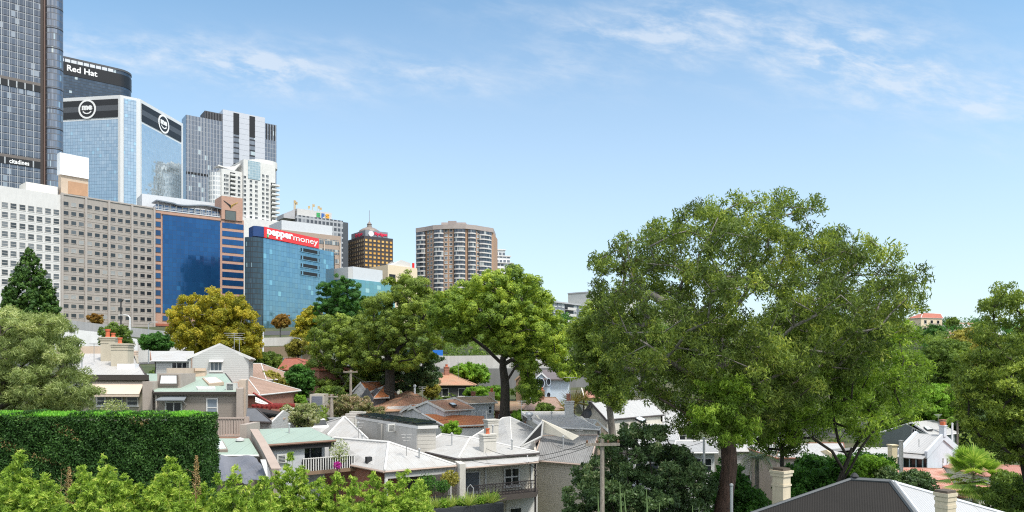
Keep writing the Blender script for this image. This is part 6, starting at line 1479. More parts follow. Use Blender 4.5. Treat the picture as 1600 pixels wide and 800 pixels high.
# centre tree with cushion like clumps
box = [(662, 480), (676, 455), (712, 447), (742, 432), (770, 415), (800, 410), (822, 425), (842, 437), (858, 462), (878, 488), (890, 512), (902, 525), (888, 545), (900, 562), (932, 575), (930, 590), (905, 592), (880, 605), (862, 578), (838, 560), (840, 590), (846, 620), (832, 640), (812, 610), (808, 575), (795, 560), (770, 552), (745, 535), (712, 548), (690, 530), (668, 512)]
tree('brush_box_tree', 'large round yellow green tree with cushion like foliage and one dark straight trunk', 'tree', box, 88, 18, [(789, 660), (789, 620), (788, 590), (786, 560), (790, 530)], .5, 230, 1.35, 760, (.28, .13), LM_BOX, BK_DARK, limbs=[[(786, 570), (760, 545, 0), (720, 515, 0)], [(790, 540), (830, 525, -1), (870, 520, -1)], [(789, 600), (806, 572, -1), (840, 556, -1), (882, 566, -1), (915, 585, -1)], [(788, 530), (775, 480, 0), (780, 440, 0)]],
     rtip=.04, out=.8, flat=.72, seed=21, shell=.55, sub=12, top=.25, spread=.85, edge=10, gaps=[(845, 495, 14, .7), (722, 500, 12, .8), (760, 520, 14, .8), (820, 545, 14, .7)], hollow=.25)
LM_BOX2 = leafmat('soft_green_leaves', [(0, (.022, .038, .008)), (.4, (.055, .08, .015)), (.75, (.1, .13, .022)), (1, (.16, .19, .035))], .25)
tree('tall_tree', 'tall loose tree with a forked dark trunk left of the round yellow green tree', 'tree', [(560, 500), (580, 470), (605, 446), (632, 428), (660, 440), (678, 462), (690, 500), (688, 540), (672, 560), (640, 580), (610, 570), (585, 580), (566, 550)], 100, 15, [(608, 660), (608, 610), (610, 570), (622, 545), (632, 510)], .55, 95, 1.6, 900, (.3, .12), LM_BOX2, BK_DARK, limbs=[[(610, 575), (598, 530, 0), (600, 480, 0)], [(622, 545), (648, 520, 0), (665, 490, 0)]], rtip=.04, out=.7, flat=.7, shell=.45, sub=10, top=.25, seed=22, gaps=[(640, 540, 16, .8), (600, 505, 12, .7)])
tree('dark_spreading_tree', 'dark low spreading tree over the orange tiled roofs', 'tree', [(600, 570), (630, 555), (665, 548), (690, 560), (688, 590), (668, 608), (640, 615), (612, 608), (596, 590)], 106, 9, [(648, 640), (646, 612), (642, 595)], .3, 55, 1.2, 420, (.4, .15), LM_DARK, BK_DARK, out=.5, flat=.6, seed=23, rtip=.03)
tree('leafy_tree', 'rounded mid green tree standing left of the forked trunk', 'tree', [(482, 560), (490, 520), (505, 498), (540, 490), (575, 492), (600, 505), (606, 540), (600, 580), (590, 610), (560, 618), (520, 612), (492, 600)], 108, 14, [(560, 655), (556, 620), (550, 580), (545, 550)], .4, 120, 1.5, 950, (.3, .12), LM_BOX2, BK_GREY, limbs=[[(556, 620), (530, 585, -2), (510, 560, -2)], [(556, 610), (570, 570, -2), (585, 540, -2)]], rtip=.04, out=.7, flat=.75, shell=.4, sub=10, top=.2, seed=24)
tree('evergreen_tree', 'dark green dense evergreen below the teal glass block', 'tree', [(488, 520), (492, 480), (506, 450), (520, 436), (545, 434), (565, 445), (574, 470), (580, 505), (570, 540), (540, 550), (500, 545)], 125, 11, [(535, 610), (535, 560), (534, 520)], .35, 110, 1.3, 850, (.3, .11), LM_DEEP, BK_DARK, out=.65, flat=.8, shell=.4, seed=25)
tree('plane_tree', 'golden autumn tree in front of the blue glass office', 'tree', [(266, 515), (272, 490), (290, 468), (318, 456), (345, 454), (372, 462), (392, 482), (404, 505), (408, 540), (398, 562), (360, 572), (310, 560), (280, 545)], 112, 13, [(342, 600), (342, 560), (340, 530)], .4, 150, 1.25, 620, (.3, .18), LM_YEL, BK_GREY, limbs=[[(342, 560), (310, 520, 0), (295, 495, 0)], [(341, 555), (370, 520, 0), (385, 495, 0)]], rtip=.03, out=.45, flat=.9, seed=26, gaps=[(300, 500, 12, .6)])
tree('plane_tree', 'small orange autumn tree before the curved glass office entrance', 'tree', [(424, 502), (428, 493), (440, 490), (452, 493), (456, 503), (448, 512), (432, 512)], 190, 5, [(438, 528), (438, 512)], .16, 34, 1.0, 220, (.4, .26), LM_ORG, BK_GREY, rtip=.03, seed=27)
tree('plane_tree', 'yellow autumn tree between the curved glass office and the dark evergreen', 'tree', [(458, 520), (466, 500), (480, 480), (495, 474), (505, 490), (500, 520), (490, 545), (468, 545)], 150, 7, [(478, 570), (478, 540)], .25, 70, 1.2, 300, (.42, .26), LM_YEL, BK_GREY, rtip=.03, seed=28)
tree('plane_tree', 'low russet autumn shrub at the foot of the tan slab block', 'shrub', [(132, 498), (142, 488), (158, 492), (166, 504), (150, 508)], 200, 4, [(148, 520), (148, 505)], .12, 24, .9, 200, (.4, .26), LM_ORG, BK_GREY, rtip=.03, seed=29)

# conifer at the left
def conifer():
    global rng; rng = np.random.default_rng(31)
    Y = 110; b = P(52, 560, Y); top = P(46, 386, Y); root = empty('conifer', (b.x, b.y, tz(b.x, b.y)), 'tall pointed dark green conifer in front of the white slab block', 'tree')
    m = MB(); m.tube([(b.x, b.y, tz(b.x, b.y)-.2), tuple(top-Vector((0, 0, .6)))], [.5, .05], 8); m.build('trunk', BK_DARK, root)
    H = top.z-P(0, 515, Y).z; CC, CR = [], []
    for k in range(520):
        u = rng.random()**.7; r = 4.05*(1-(1-u)**2)*(.9+.1*rng.random()); a = rng.random()*2*math.pi; q = rng.random()**.25
        CC.append((top.x+(b.x-top.x)*u*.8+r*q*math.cos(a), Y+r*q*math.sin(a), top.z-u*H)); CR.append(.3+.45*u)
    C, D, N, L, W, Rn = clump_leaves(np.array(CC), np.array(CR), 210, (.32, .12), .75, 1.3, -.7, 6, .4, top=.15)
    leaf_mesh('crown', C, D, N, L, W, Rn, LM_CON, root, Vector(CC[0]))
conifer()
# grey green feathery tree at the left edge
tree('feathery_tree', 'feathery grey green tree leaning in from the left edge over the hedge', 'tree', [(-60, 500), (-10, 486), (20, 484), (60, 492), (95, 500), (112, 520), (118, 550), (112, 575), (138, 590), (146, 615), (135, 640), (105, 640), (85, 662), (50, 668), (15, 655), (-20, 660), (-60, 650)], 46, 7, [(-30, 700), (-14, 650), (5, 600), (20, 570)], .3, 150, .78, 560, (.3, .045), LM_GRY, BK_DARK, limbs=[[(-10, 640), (40, 618, -1), (90, 605, -1)], [(5, 600), (50, 560, 0), (85, 530, 0)], [(5, 600), (10, 550, 0), (0, 510, 0)]], rtip=.018, out=.3, flat=.7, droop=.7, seed=32, gaps=[(30, 605, 16, .8), (60, 575, 10, .7)], sub=9, bow=.15, step=.7)
# trees and shrubs through the middle
SM = [
 ('olive_tree', 'rounded olive green tree beside the brick house gable', [(396, 610), (400, 590), (415, 581), (435, 583), (452, 596), (453, 615), (440, 625), (410, 622)], 90, 4.5, (425, 650), .16, 60, .62, 300, (.26, .13), LM_OLV, .5),
 ('deep_green_tree', 'glossy deep green round tree right of the olive tree', [(440, 600), (444, 580), (458, 568), (474, 568), (488, 580), (492, 602), (482, 620), (455, 620)], 92, 4.5, (474, 640), .16, 70, .65, 300, (.28, .15), LM_DEEP, .5),
 ('flowering_shrub', 'pale flecked shrub beside the lane under the timber pole', [(440, 650), (446, 634), (470, 628), (492, 632), (502, 650), (498, 664), (470, 668), (445, 664)], 69, 3.4, (472, 690), .1, 60, .5, 260, (.2, .09), leafmat('flecked_leaves', [(0, (.04, .06, .02)), (.5, (.1, .12, .05)), (.8, (.17, .17, .09)), (1, (.5, .36, .34))]), .4),
 ('flowering_shrub', 'rusty pink flecked shrub below the orange gable', [(512, 642), (520, 622), (545, 616), (575, 622), (600, 640), (606, 654), (575, 660), (530, 652)], 88, 5, (560, 690), .12, 80, .65, 280, (.24, .1), leafmat('rusty_flecked_leaves', [(0, (.04, .05, .02)), (.5, (.09, .1, .045)), (.75, (.16, .12, .08)), (1, (.36, .2, .17))]), .4),
 ('young_tree', 'small fresh green tree in front of the tiled cottage row', [(690, 680), (692, 662), (705, 654), (718, 660), (722, 678), (712, 690), (698, 690)], 80, 2.2, (706, 710), .08, 34, .45, 200, (.2, .08), LM_BRT, .4),
 ('street_tree', 'small tree with fresh leaves beside the chimney pots on the left', [(150, 528), (156, 512), (175, 506), (196, 508), (206, 524), (205, 545), (180, 545), (160, 540)], 90, 4, (180, 580), .12, 46, .6, 180, (.26, .12), LM_MID, .4),
 ('street_tree', 'low bright green tree in front of the motorway ramp', [(216, 536), (224, 522), (242, 518), (262, 524), (272, 540), (250, 550), (225, 548)], 100, 5, (244, 570), .14, 60, .65, 260, (.28, .13), LM_DEEP, .5),
 ('olive_tree', 'brownish tree between the golden tree and the red roof', [(396, 566), (404, 552), (425, 548), (440, 556), (440, 576), (420, 586), (400, 584)], 118, 5, (418, 600), .14, 50, .75, 240, (.32, .14), LM_MID, .5),
 ('olive_tree', 'yellowish tree below the pale motorway barrier', [(446, 545), (458, 530), (476, 530), (484, 545), (474, 556), (455, 556)], 132, 5, (466, 575), .14, 46, .8, 220, (.34, .15), LM_OLV, .5),
 ('hedge_shrub', 'rounded light green shrub above the dark shed wall', [(700, 578), (715, 568), (740, 566), (760, 572), (768, 590), (760, 600), (735, 596), (715, 590)], 128, 5, (738, 620), .12, 70, .8, 260, (.34, .15), LM_BRT, .6),
 ('hedge_shrub', 'long light green shrub behind the tiled cottage row', [(722, 616), (730, 606), (755, 602), (785, 604), (795, 616), (780, 624), (740, 624)], 108, 4, (755, 640), .1, 60, .7, 260, (.3, .14), LM_BRT, .6),
 ('hedge_shrub', 'light green shrub right beside the centre trunk at its foot', [(795, 652), (800, 642), (820, 642), (835, 648), (825, 656), (805, 656)], 86, 3, (815, 670), .08, 30, .5, 220, (.24, .12), LM_BRT, .6),
 ('hedge_shrub', 'small green shrub before the brown roof right of the centre trunk', [(836, 644), (840, 630), (855, 628), (866, 638), (862, 648), (845, 650)], 84, 2.2, (850, 665), .07, 30, .45, 200, (.22, .1), LM_MID, .5),
 ('hedge_shrub', 'yellowish small tree under the dark spreading tree', [(660, 612), (668, 598), (682, 596), (688, 610), (680, 622), (666, 622)], 112, 3.4, (674, 640), .08, 40, .6, 220, (.28, .13), LM_OLV, .5),
 ('hedge_shrub', 'green shrub beside the lane garage door', [(492, 618), (500, 606), (530, 604), (540, 616), (528, 626), (505, 624)], 94, 3.6, (515, 640), .1, 50, .6, 240, (.26, .12), LM_MID, .5),
 ('hedge_shrub', 'low clipped green shrub along the lane left of the garage', [(456, 628), (460, 618), (472, 616), (480, 624), (476, 632), (462, 634)], 86, 2.2, (468, 645), .06, 30, .45, 220, (.22, .1), LM_BRT, .6),
 ('middle_tree', 'tree with a pale forked trunk between the centre tree and the gum', [(896, 520), (902, 495), (920, 478), (945, 470), (975, 490), (990, 540), (985, 590), (968, 640), (948, 640), (930, 600), (905, 560)], 68, 9, (958, 690), .3, 110, 1.05, 400, (.34, .11), LM_BOX2, .5),
 ('middle_tree', 'deep green tree behind the cream gable house', [(920, 600), (932, 575), (955, 565), (980, 580), (985, 610), (970, 630), (940, 628)], 90, 6, (952, 660), .18, 70, .9, 260, (.34, .12), LM_DEEP, .5),
 ('far_tree', 'far tree left of the grey apartments base', [(850, 520), (856, 505), (872, 505), (885, 515), (900, 520), (905, 535), (870, 545), (850, 540)], 170, 8, (875, 560), .2, 60, 1.3, 240, (.5, .2), LM_MID, .5),
 ('far_tree', 'dark bushy tree behind the pale motorway wall', [(905, 530), (915, 512), (940, 508), (962, 520), (965, 545), (930, 552)], 165, 8, (935, 575), .2, 60, 1.3, 240, (.5, .2), LM_DEEP, .5),
 ('dark_shrub', 'dark leafy shrub tree in front of the cream house corner around the timber pole', [(882, 800), (890, 765), (902, 735), (930, 722), (945, 690), (975, 672), (1005, 660), (1030, 668), (1050, 690), (1085, 705), (1106, 730), (1112, 770), (1108, 840), (1000, 850), (890, 850)], 40, 6, (1010, 860), .16, 170, .62, 400, (.2, .085), LM_DARK, .35),
 ('under_shrub', 'mid green shrub mass at the foot of the gum trunk', [(1108, 770), (1120, 735), (1150, 720), (1175, 760), (1200, 780), (1215, 830), (1110, 830)], 45, 4, (1160, 840), .1, 60, .7, 300, (.22, .1), LM_DEEP, .4),
 ('under_shrub', 'fresh green shrub behind the cream chimney stack', [(1228, 770), (1232, 735), (1260, 715), (1290, 720), (1322, 715), (1350, 712), (1392, 722), (1385, 750), (1340, 745), (1280, 775), (1235, 790)], 50, 5, (1290, 800), .12, 100, .75, 320, (.26, .12), LM_DEEP, .45),
 ('under_shrub', 'bright green low shrub left of the yellow corner pier', [(1320, 735), (1335, 718), (1365, 716), (1392, 726), (1388, 742), (1345, 745)], 47, 3, (1360, 760), .08, 50, .55, 300, (.2, .1), LM_BRT, .45),
 ('dark_shrub', 'small dark shrub just beyond the ridge of the black roof', [(1366, 750), (1372, 735), (1388, 728), (1400, 742), (1400, 758), (1378, 760)], 46, 2.2, (1385, 775), .06, 36, .45, 240, (.18, .08), LM_DARK, .35),
 ('dark_shrub', 'dark shrub between the black roof and the striped tiles', [(1408, 770), (1412, 750), (1428, 738), (1446, 745), (1458, 762), (1462, 778), (1430, 775)], 46, 3, (1435, 800), .07, 50, .5, 260, (.2, .08), LM_DARK, .35),
 ('dark_shrub', 'bushy shrub before the salmon roof at the right edge', [(1548, 752), (1556, 740), (1580, 735), (1604, 742), (1640, 750), (1640, 780), (1560, 775)], 80, 4, (1590, 800), .08, 60, .8, 260, (.28, .12), LM_MID, .4),
 ('dark_shrub', 'shrub in the lower right corner under the fan palm', [(1535, 800), (1540, 775), (1560, 760), (1600, 752), (1640, 770), (1640, 830), (1540, 830)], 60, 5, (1590, 830), .1, 70, .8, 320, (.26, .1), LM_MID, .4),
]
for nm, lb, poly, Y, th, bs, tr_, n_, cr_, per_, lf, lm, o_ in SM:
    cx = sum(p[0] for p in poly)/len(poly); cy = sum(p[1] for p in poly)/len(poly)
    tree(nm, lb, 'shrub' if 'shrub' in nm else 'tree', poly, Y, th, [bs, ((bs[0]+cx)/2, cy+(bs[1]-cy)*.4), (cx, cy)], tr_, n_, cr_, per_, lf, lm, BK_GREY if 'middle' in nm else BK_DARK, out=o_, flat=.8, seed=int(Y*7+bs[0]) % 997, rtip=.02, step=max(.6, th/6), sub=8, top=.1)
# valley trees on the right
VAL = [
 ('right_edge_tree', 'tall tree with drooping sprays cut by the right edge of the photo', [(1488, 610), (1505, 575), (1500, 555), (1530, 545), (1520, 500), (1545, 490), (1550, 465), (1575, 448), (1610, 450), (1680, 460), (1690, 740), (1600, 735), (1560, 720), (1530, 690), (1500, 660)], 58, 11, (1620, 800), .4, 230, 1.0, 360, (.3, .09), LM_BOX2, .4, .8),
 ('valley_tree', 'dark round valley tree right of the gum crown', [(1440, 580), (1445, 545), (1465, 530), (1490, 532), (1510, 545), (1512, 580), (1490, 610), (1455, 610)], 150, 12, (1475, 650), .35, 110, 1.6, 320, (.5, .2), LM_MID, .55, .2),
 ('valley_tree', 'bright layered valley tree below the dark round one', [(1430, 640), (1435, 610), (1460, 600), (1490, 605), (1505, 630), (1495, 655), (1455, 660)], 135, 11, (1470, 690), .35, 110, 1.4, 320, (.5, .18), LM_BRT, .6, .2),
 ('valley_tree', 'deep green valley tree behind the white terrace roof', [(1472, 665), (1480, 640), (1510, 625), (1540, 640), (1548, 680), (1540, 710), (1500, 705)], 138, 10, (1510, 740), .35, 110, 1.4, 320, (.46, .18), LM_DARK, .5, .2),
 ('valley_tree', 'olive valley tree between the far ridge houses and the right edge tree', [(1490, 560), (1500, 540), (1530, 530), (1550, 545), (1548, 580), (1510, 590)], 175, 11, (1520, 620), .35, 90, 1.6, 260, (.55, .2), LM_OLV, .55, .2),
 ('valley_tree', 'mid green valley tree low behind the yellow house', [(1390, 690), (1400, 660), (1430, 648), (1455, 655), (1458, 690), (1430, 705)], 140, 10, (1425, 730), .3, 90, 1.4, 280, (.46, .18), LM_MID, .55, .2),
 ('ridge_tree', 'dark tree in front of the red roofed flats', [(1444, 525), (1450, 512), (1465, 508), (1478, 515), (1478, 530), (1460, 536)], 290, 10, (1462, 545), .3, 60, 1.9, 160, (.8, .3), LM_DEEP, .6, .1),
 ('ridge_tree', 'feathery tree on the ridge right of the red roofed flats', [(1478, 512), (1482, 498), (1495, 494), (1498, 508), (1490, 516)], 325, 6, (1488, 525), .25, 30, 1.5, 120, (.8, .3), LM_MID, .5, .1),
 ('ridge_tree', 'broad pale tree on the far hillside below the ridge', [(1482, 530), (1492, 516), (1520, 512), (1545, 518), (1560, 532), (1530, 545), (1495, 545)], 265, 12, (1520, 560), .3, 80, 2.0, 180, (.7, .3), LM_OLV, .6, .1),
 ('ridge_tree', 'small round tree at the far right end of the ridge', [(1520, 512), (1530, 500), (1548, 500), (1556, 515), (1540, 522)], 330, 9, (1538, 528), .3, 40, 2.0, 140, (.8, .3), LM_MID, .6, .1),
 ('ridge_tree', 'dense green tree on the hillside under the white bus', [(1440, 555), (1452, 536), (1480, 532), (1500, 545), (1495, 565), (1455, 570)], 215, 12, (1470, 590), .35, 90, 1.9, 220, (.6, .25), LM_DEEP, .6, .1),
]
for nm, lb, poly, Y, th, bs, tr_, n_, cr_, per_, lf, lm, o_, dr in VAL:
    cx = sum(p[0] for p in poly)/len(poly); cy = sum(p[1] for p in poly)/len(poly)
    tree(nm, lb, 'tree', poly, Y, th, [bs, ((bs[0]+cx)/2, cy+(bs[1]-cy)*.4), (cx, cy)], tr_, n_, cr_, per_, lf, lm, BK_DARK, out=o_, flat=.7, droop=dr, seed=int(Y*3+bs[0]) % 991, rtip=.03, step=max(.8, th/7), sub=9, top=.15, shell=.35 if Y > 100 else 0, gaps=[(1575, 500, 26, .85), (1555, 520, 16, .8), (1590, 540, 16, .7), (1535, 590, 14, .6), (1520, 660, 16, .6)] if nm == 'right_edge_tree' else ())

# far off woods that read as one mass, and ground cover between the houses
def woods(name, label, spots, lm, per, leaf, seed):
    global rng; rng = np.random.default_rng(seed); CC, CR = [], []
    for x0, x1, y0, y1, n, r in spots:
        for k in range(n):
            x = rng.uniform(x0, x1); y = rng.uniform(y0, y1); CC.append((x, y, tz(x, y)+rng.uniform(.2, 1)*r*1.6)); CR.append(r*rng.uniform(.7, 1.3))
    C, D, N, L, W, Rn = clump_leaves(np.array(CC), np.array(CR), per, leaf, .6, .75, 0, 9, .4, top=.2)
    o = leaf_mesh(name, C, D, N, L, W, Rn, lm, None, Vector(CC[0])); tag(o, label, 'woodland', kind='stuff')
woods('far_woodland', 'far wooded hillside of the valley beyond the gum', [(40, 190, 170, 300, 320, 4.2), (60, 160, 135, 170, 90, 3.6), (-40, 60, 165, 215, 150, 3.2)], LM_MID, 150, (.8, .35), 51)
woods('ridge_woodland', 'wooded skyline of the far ridge', [(120, 330, 300, 420, 260, 5), (-60, 130, 230, 320, 160, 3.5)], LM_DEEP, 90, (1.1, .5), 52)
woods('garden_undergrowth', 'leafy undergrowth filling the gardens between the houses', [(-60, 60, 82, 125, 260, 1.2), (15, 75, 50, 110, 260, 1.3), (-45, -15, 62, 84, 70, .7), (-30, 30, 30, 48, 90, 1.0)], LM_MID, 90, (.4, .2), 53)

# clipped hedge
def hedge():
    global rng; rng = np.random.default_rng(41)
    Y0, Y1 = 38.0, 39.8; xl, xr = P(-90, 0, Y0).x, P(318, 0, Y0).x; zt_ = P(0, 650, Y0).z; zb_ = tz((xl+xr)/2, Y0)
    root = empty('clipped_hedge', ((xl+xr)/2, Y0, zb_), 'long clipped dark green hedge with a flat top behind the bamboo', 'hedge')
    m = MB(); m.prism([(xl, Y0+.35), (xr-.35, Y0+.35), (xr-.35, Y1-.3), (xl, Y1-.3)], zb_, zt_-.35); m.build('dark_core', plain('hedge_core', (.012, .018, .008), .95), root)  # solid dark core added inside the leaves to block gaps
    def face(n, o, a, b, nrm, depth):
        u, v = rng.random(n), rng.random(n); p = np.array(o)+u[:, None]*np.array(a)+v[:, None]*np.array(b)
        wv = np.sin(p[:, 0]*1.9+p[:, 2]*2.3)+.7*np.sin(p[:, 0]*4.3-p[:, 2]*3.1+1)+.5*np.sin(p[:, 2]*7+p[:, 0]*6)
        p += np.array(nrm)*((rng.random(n)-.6)*depth+.075*wv)[:, None]; p[:, 2] += (.06*np.sin(p[:, 0]*.9+1)+.05*np.sin(p[:, 0]*2.7))*np.clip((p[:, 2]-zt_+1)/1., 0, 1); return p
    hx, hz = xr-xl, zt_-zb_
    A = [(face(95000, (xl, Y0, zb_+hz*.25), (hx, 0, 0), (0, 0, hz*.75), (0, -1, 0), .36), (0, -1, .35)), (face(30000, (xl, Y0, zt_), (hx, 0, 0), (0, Y1-Y0, 0), (0, 0, 1), .3), (0, -.2, 1)), (face(20000, (xr, Y0, zb_+hz*.25), (0, Y1-Y0, 0), (0, 0, hz*.75), (1, 0, 0), .3), (1, -.2, .35))]
    C = np.concatenate([a for a, b in A]); NB = np.concatenate([np.tile(b, (len(a), 1)) for a, b in A]).astype(float)
    n = len(C); N = NB*.55+unit(n)*.75; N /= np.linalg.norm(N, axis=1)[:, None]; D = unit(n); D[:, 2] += .5; D -= N*(D*N).sum(1)[:, None]
    s = .7+.6*rng.random(n); cl = .5+.5*np.sin(C[:, 0]*2.3+1.3*np.sin(C[:, 2]*2.1))*np.sin(C[:, 2]*3.2+C[:, 0])
    o = leaf_mesh('foliage', C, D, N, .13*s, .06*s, np.where((np.sin(C[:, 0]*.83+2*np.sin(C[:, 2]*1.1))*np.sin(C[:, 2]*1.7+C[:, 0]*.6) > .86) & (rng.random(n) < .22), 1.0, np.clip(.3*cl+.66*rng.random(n), 0, .93)), LM_HDG, root, Vector((xl+hx/2, Y0, zt_)))
    # fresh shoots along the top
    n = 16000; u = rng.random(n); C = np.stack([xl+u*hx, Y0+rng.random(n)*(Y1-Y0), zt_+rng.random(n)**2*.2*(.4+.6*np.sin(u*43+2*np.sin(u*17))**2)+.0], 1)
    D = unit(n)*.6; D[:, 2] += 1; N = unit(n); N -= D*(D*N).sum(1)[:, None]
    leaf_mesh('fresh_shoots', C, D, N, np.full(n, .14), np.full(n, .05), rng.random(n), leafmat('fresh_hedge_leaves', [(0, (.04, .12, .015)), (.5, (.07, .19, .02)), (1, (.13, .27, .035))], .3), root, Vector((xl+hx/2, Y0, zt_)))
hedge()
# bamboo along the bottom edge
def bamboo():
    global rng; rng = np.random.default_rng(61)
    tops = [(-18, 730, 1.1), (8, 735, 1.0), (31, 703, 1.0), (50, 745, 1.0), (69, 737, 1.1), (88, 752, .9), (130, 726, .8), (146, 745, .9), (160, 710, 1.0), (178, 735, .9), (197, 740, 1.0), (216, 752, 1.0), (240, 750, 1.1), (252, 738, .9), (267, 711, 1.1), (287, 737, 1.0), (318, 752, .9), (340, 740, .9), (367, 724, .8), (392, 748, .9), (410, 742, .9), (432, 730, .8), (453, 704, .8), (472, 726, 1.0), (500, 742, 1.0), (527, 735, 1.1), (552, 742, 1.1), (582, 734, 1.1), (606, 744, 1.0), (632, 730, 1.2), (655, 744, .9)]
    for i, (px, py, wd) in enumerate(tops):
        Y = 21.5+rng.random()*3.2; t = P(px, py, Y); lean = rng.normal()*.25
        gx = t.x-lean; root = empty('bamboo', (gx, Y, tz(gx, Y)), 'feathery yellow green bamboo plume in the row along the bottom edge of the view', 'bamboo', 'bamboo plumes in front of the hedge')
        m = MB(); cul = []
        for k in range(4):
            a = Vector((gx+rng.normal()*.22, Y+rng.normal()*.22, tz(gx, Y)-.1)); e = t+Vector((rng.normal()*.12*(k > 0), rng.normal()*.2, -.25-.5*k))
            pts = [a.lerp(e, u)+Vector((lean*.3*math.sin(math.pi*u), 0, 0)) for u in np.linspace(0, 1, 7)]; m.tube(pts, [.03, .028, .026, .022, .018, .012, .005], 6); cul.append((a, e))
        m.build('culms', plain('bamboo_culm', (.22, .24, .06), .45), root)
        # drooping leaf sprays: narrow at the tip, broad lower down
        CC, CR = [], []; H = 3.3
        for k in range(150):
            u = rng.random()**.8; r = wd*(.05+.66*min(1, (u*H)/1.5)**.9)*math.sqrt(rng.random()); a = rng.random()*2*math.pi
            CC.append((t.x-lean*u*.3+r*math.cos(a), Y+r*math.sin(a)*1.1, t.z-.05-u*H)); CR.append(.1+.12*min(1, u*2))
        C, D, N, L, W, Rn = clump_leaves(np.array(CC), np.array(CR), 82, (.15, .034), .2, .8, .35, 6)
        leaf_mesh('foliage', C, D, N, L, W, Rn, LM_BAM, root, t)
bamboo()
def seed_heads():
    global rng; rng = np.random.default_rng(62); lm = leafmat('dry_husk', [(0, (.16, .09, .04)), (.5, (.3, .19, .09)), (1, (.42, .3, .16))], .3, gain=1.5)
    for px, py, lb in ((108, 730, 'dry brown seed plume rising between the bamboo on the left'), (307, 712, 'tallest dry brown seed plume at the end of the hedge'), (96, 738, 'bare twiggy dry stem beside the left brown plume')):
        Y = 23; t = P(px, py, Y); root = empty('seed_plume', (t.x, Y, tz(t.x, Y)), lb, 'plant'); m = MB(); m.tube([(t.x-.1, Y, tz(t.x, Y)-.1), (t.x-.03, Y, t.z-.9), tuple(t)], [.02, .012, .004], 5)
        for k in range(9): z = t.z-.15-k*.12; s = rng.normal()*.16; m.tube([(t.x, Y, z-.18), (t.x+s, Y+rng.normal()*.1, z)], [.008, .003], 4)
        m.build('stem', plain('dry_stem', (.3, .22, .12)), root)
        n = 420; u = rng.random(n); r = (.02+.13*np.sqrt(u)*(u < .9))*np.sqrt(rng.random(n)); a = rng.random(n)*6.283
        C = np.stack([t.x+r*np.cos(a), Y+r*np.sin(a), t.z-u*1.35], 1)
        if 'bare' not in lb: leaf_mesh('husks', C, unit(n), unit(n), np.full(n, .06), np.full(n, .022), rng.random(n), lm, root, t)
seed_heads()

# palms
def fan_palm(px, py, Y, size, nf, label, lm, dead=None, drop=.5, seed=1):
    global rng; rng = np.random.default_rng(seed); c = P(px, py, Y); g = tz(c.x, c.y); root = empty('fan_palm', (c.x, c.y, g), label, 'palm')
    m = MB(); m.tube([(c.x, c.y, g-.2), (c.x+.1, c.y, (c.z+g)/2), tuple(c)], [.3, .24, .2], 9); m.build('trunk', BK_GREY, root)
    Cs, Ds, Ns, Ls, Ws, Rs = [], [], [], [], [], []; st = MB()
    for k in range(nf):
        az = rng.random()*6.283; el = rng.uniform(-.7, 1.35); d = Vector((math.cos(az)*math.cos(el), math.sin(az)*math.cos(el), math.sin(el))); L = size*rng.uniform(.55, .75)
        h = c+d*L-Vector((0, 0, .1*L)); st.tube([c, c+d*L*.5+Vector((0, 0, .05)), h], [.03, .02, .012], 5)
        side = d.cross(Vector((0, 0, 1))).normalized(); up = side.cross(d)
        for j in range(26):
            a = (j/25-.5)*3.6; v = d*math.cos(a)+side*math.sin(a); l = size*.52*(1-.25*abs(a)/1.8); v = v-Vector((0, 0, drop*.35*(abs(a)+.3)))
            p = h+v.normalized()*l*.5
            Cs.append(p); Ds.append(v); Ns.append(up+side*.2*math.sin(a*3)); Ls.append(l); Ws.append(size*.05); Rs.append(rng.random()*.6+.4*(k/nf))
    st.build('stalks', plain('palm_stalk', (.14, .17, .05)), root)
    leaf_mesh('crown', np.array(Cs), np.array(Ds), np.array(Ns), np.array(Ls), np.array(Ws), np.array(Rs), lm, root, c)
fan_palm(1521, 742, 84, 3.6, 46, 'fan palm with spread pleated leaves below the white terrace', leafmat('palm_leaves', [(0, (.05, .09, .015)), (.5, (.11, .17, .03)), (1, (.22, .27, .07))]), seed=3)
def feather_palm(px, py, Y, size, nf, label, lm, seed=1, upb=.5, name='feather_palm', stiff=1.0, w=.05):
    global rng; rng = np.random.default_rng(seed); c = P(px, py, Y); g = tz(c.x, c.y); root = empty(name, (c.x, c.y, g), label, 'palm')
    m = MB(); m.tube([(c.x, c.y, g-.2), tuple(c)], [.18, .14], 8); m.build('trunk', BK_GREY, root)
    Cs, Ds, Ns, Ls, Ws, Rs = [], [], [], [], [], []; st = MB()
    for k in range(nf):
        az = rng.random()*6.283; el = rng.uniform(-.2, 1.2)*upb+.2; p = c.copy(); pts = [p.copy()]; v = Vector((math.cos(az)*math.cos(el), math.sin(az)*math.cos(el), math.sin(el)))
        side = v.cross(Vector((0, 0, 1))).normalized(); n = 12
        for j in range(n):
            p = p+v*size/n; v = (v-Vector((0, 0, .14/stiff))).normalized(); pts.append(p.copy())
            for s in (-1, 1):
                for q in (0, .5):
                    dd = side*s+v*.5-Vector((0, 0, .35)); l = size*.22*(1-.6*j/n); b = pts[-2].lerp(p, q)
                    Cs.append(b+dd.normalized()*l*.5); Ds.append(dd); Ns.append(Vector((0, 0, 1))+side*s*.5); Ls.append(l); Ws.append(w); Rs.append(rng.random())
        st.tube(pts, [.025]*4+[.015]*(len(pts)-4), 4)
    st.build('stalks', plain('palm_stalk', (.14, .17, .05)), root)
    leaf_mesh('crown', np.array(Cs), np.array(Ds), np.array(Ns), np.array(Ls), np.array(Ws), np.array(Rs), lm, root, c)
feather_palm(1183, 715, 50, 2.3, 20, 'feather palm with drooping fronds right of the gum trunk', LM_DARK, 5)
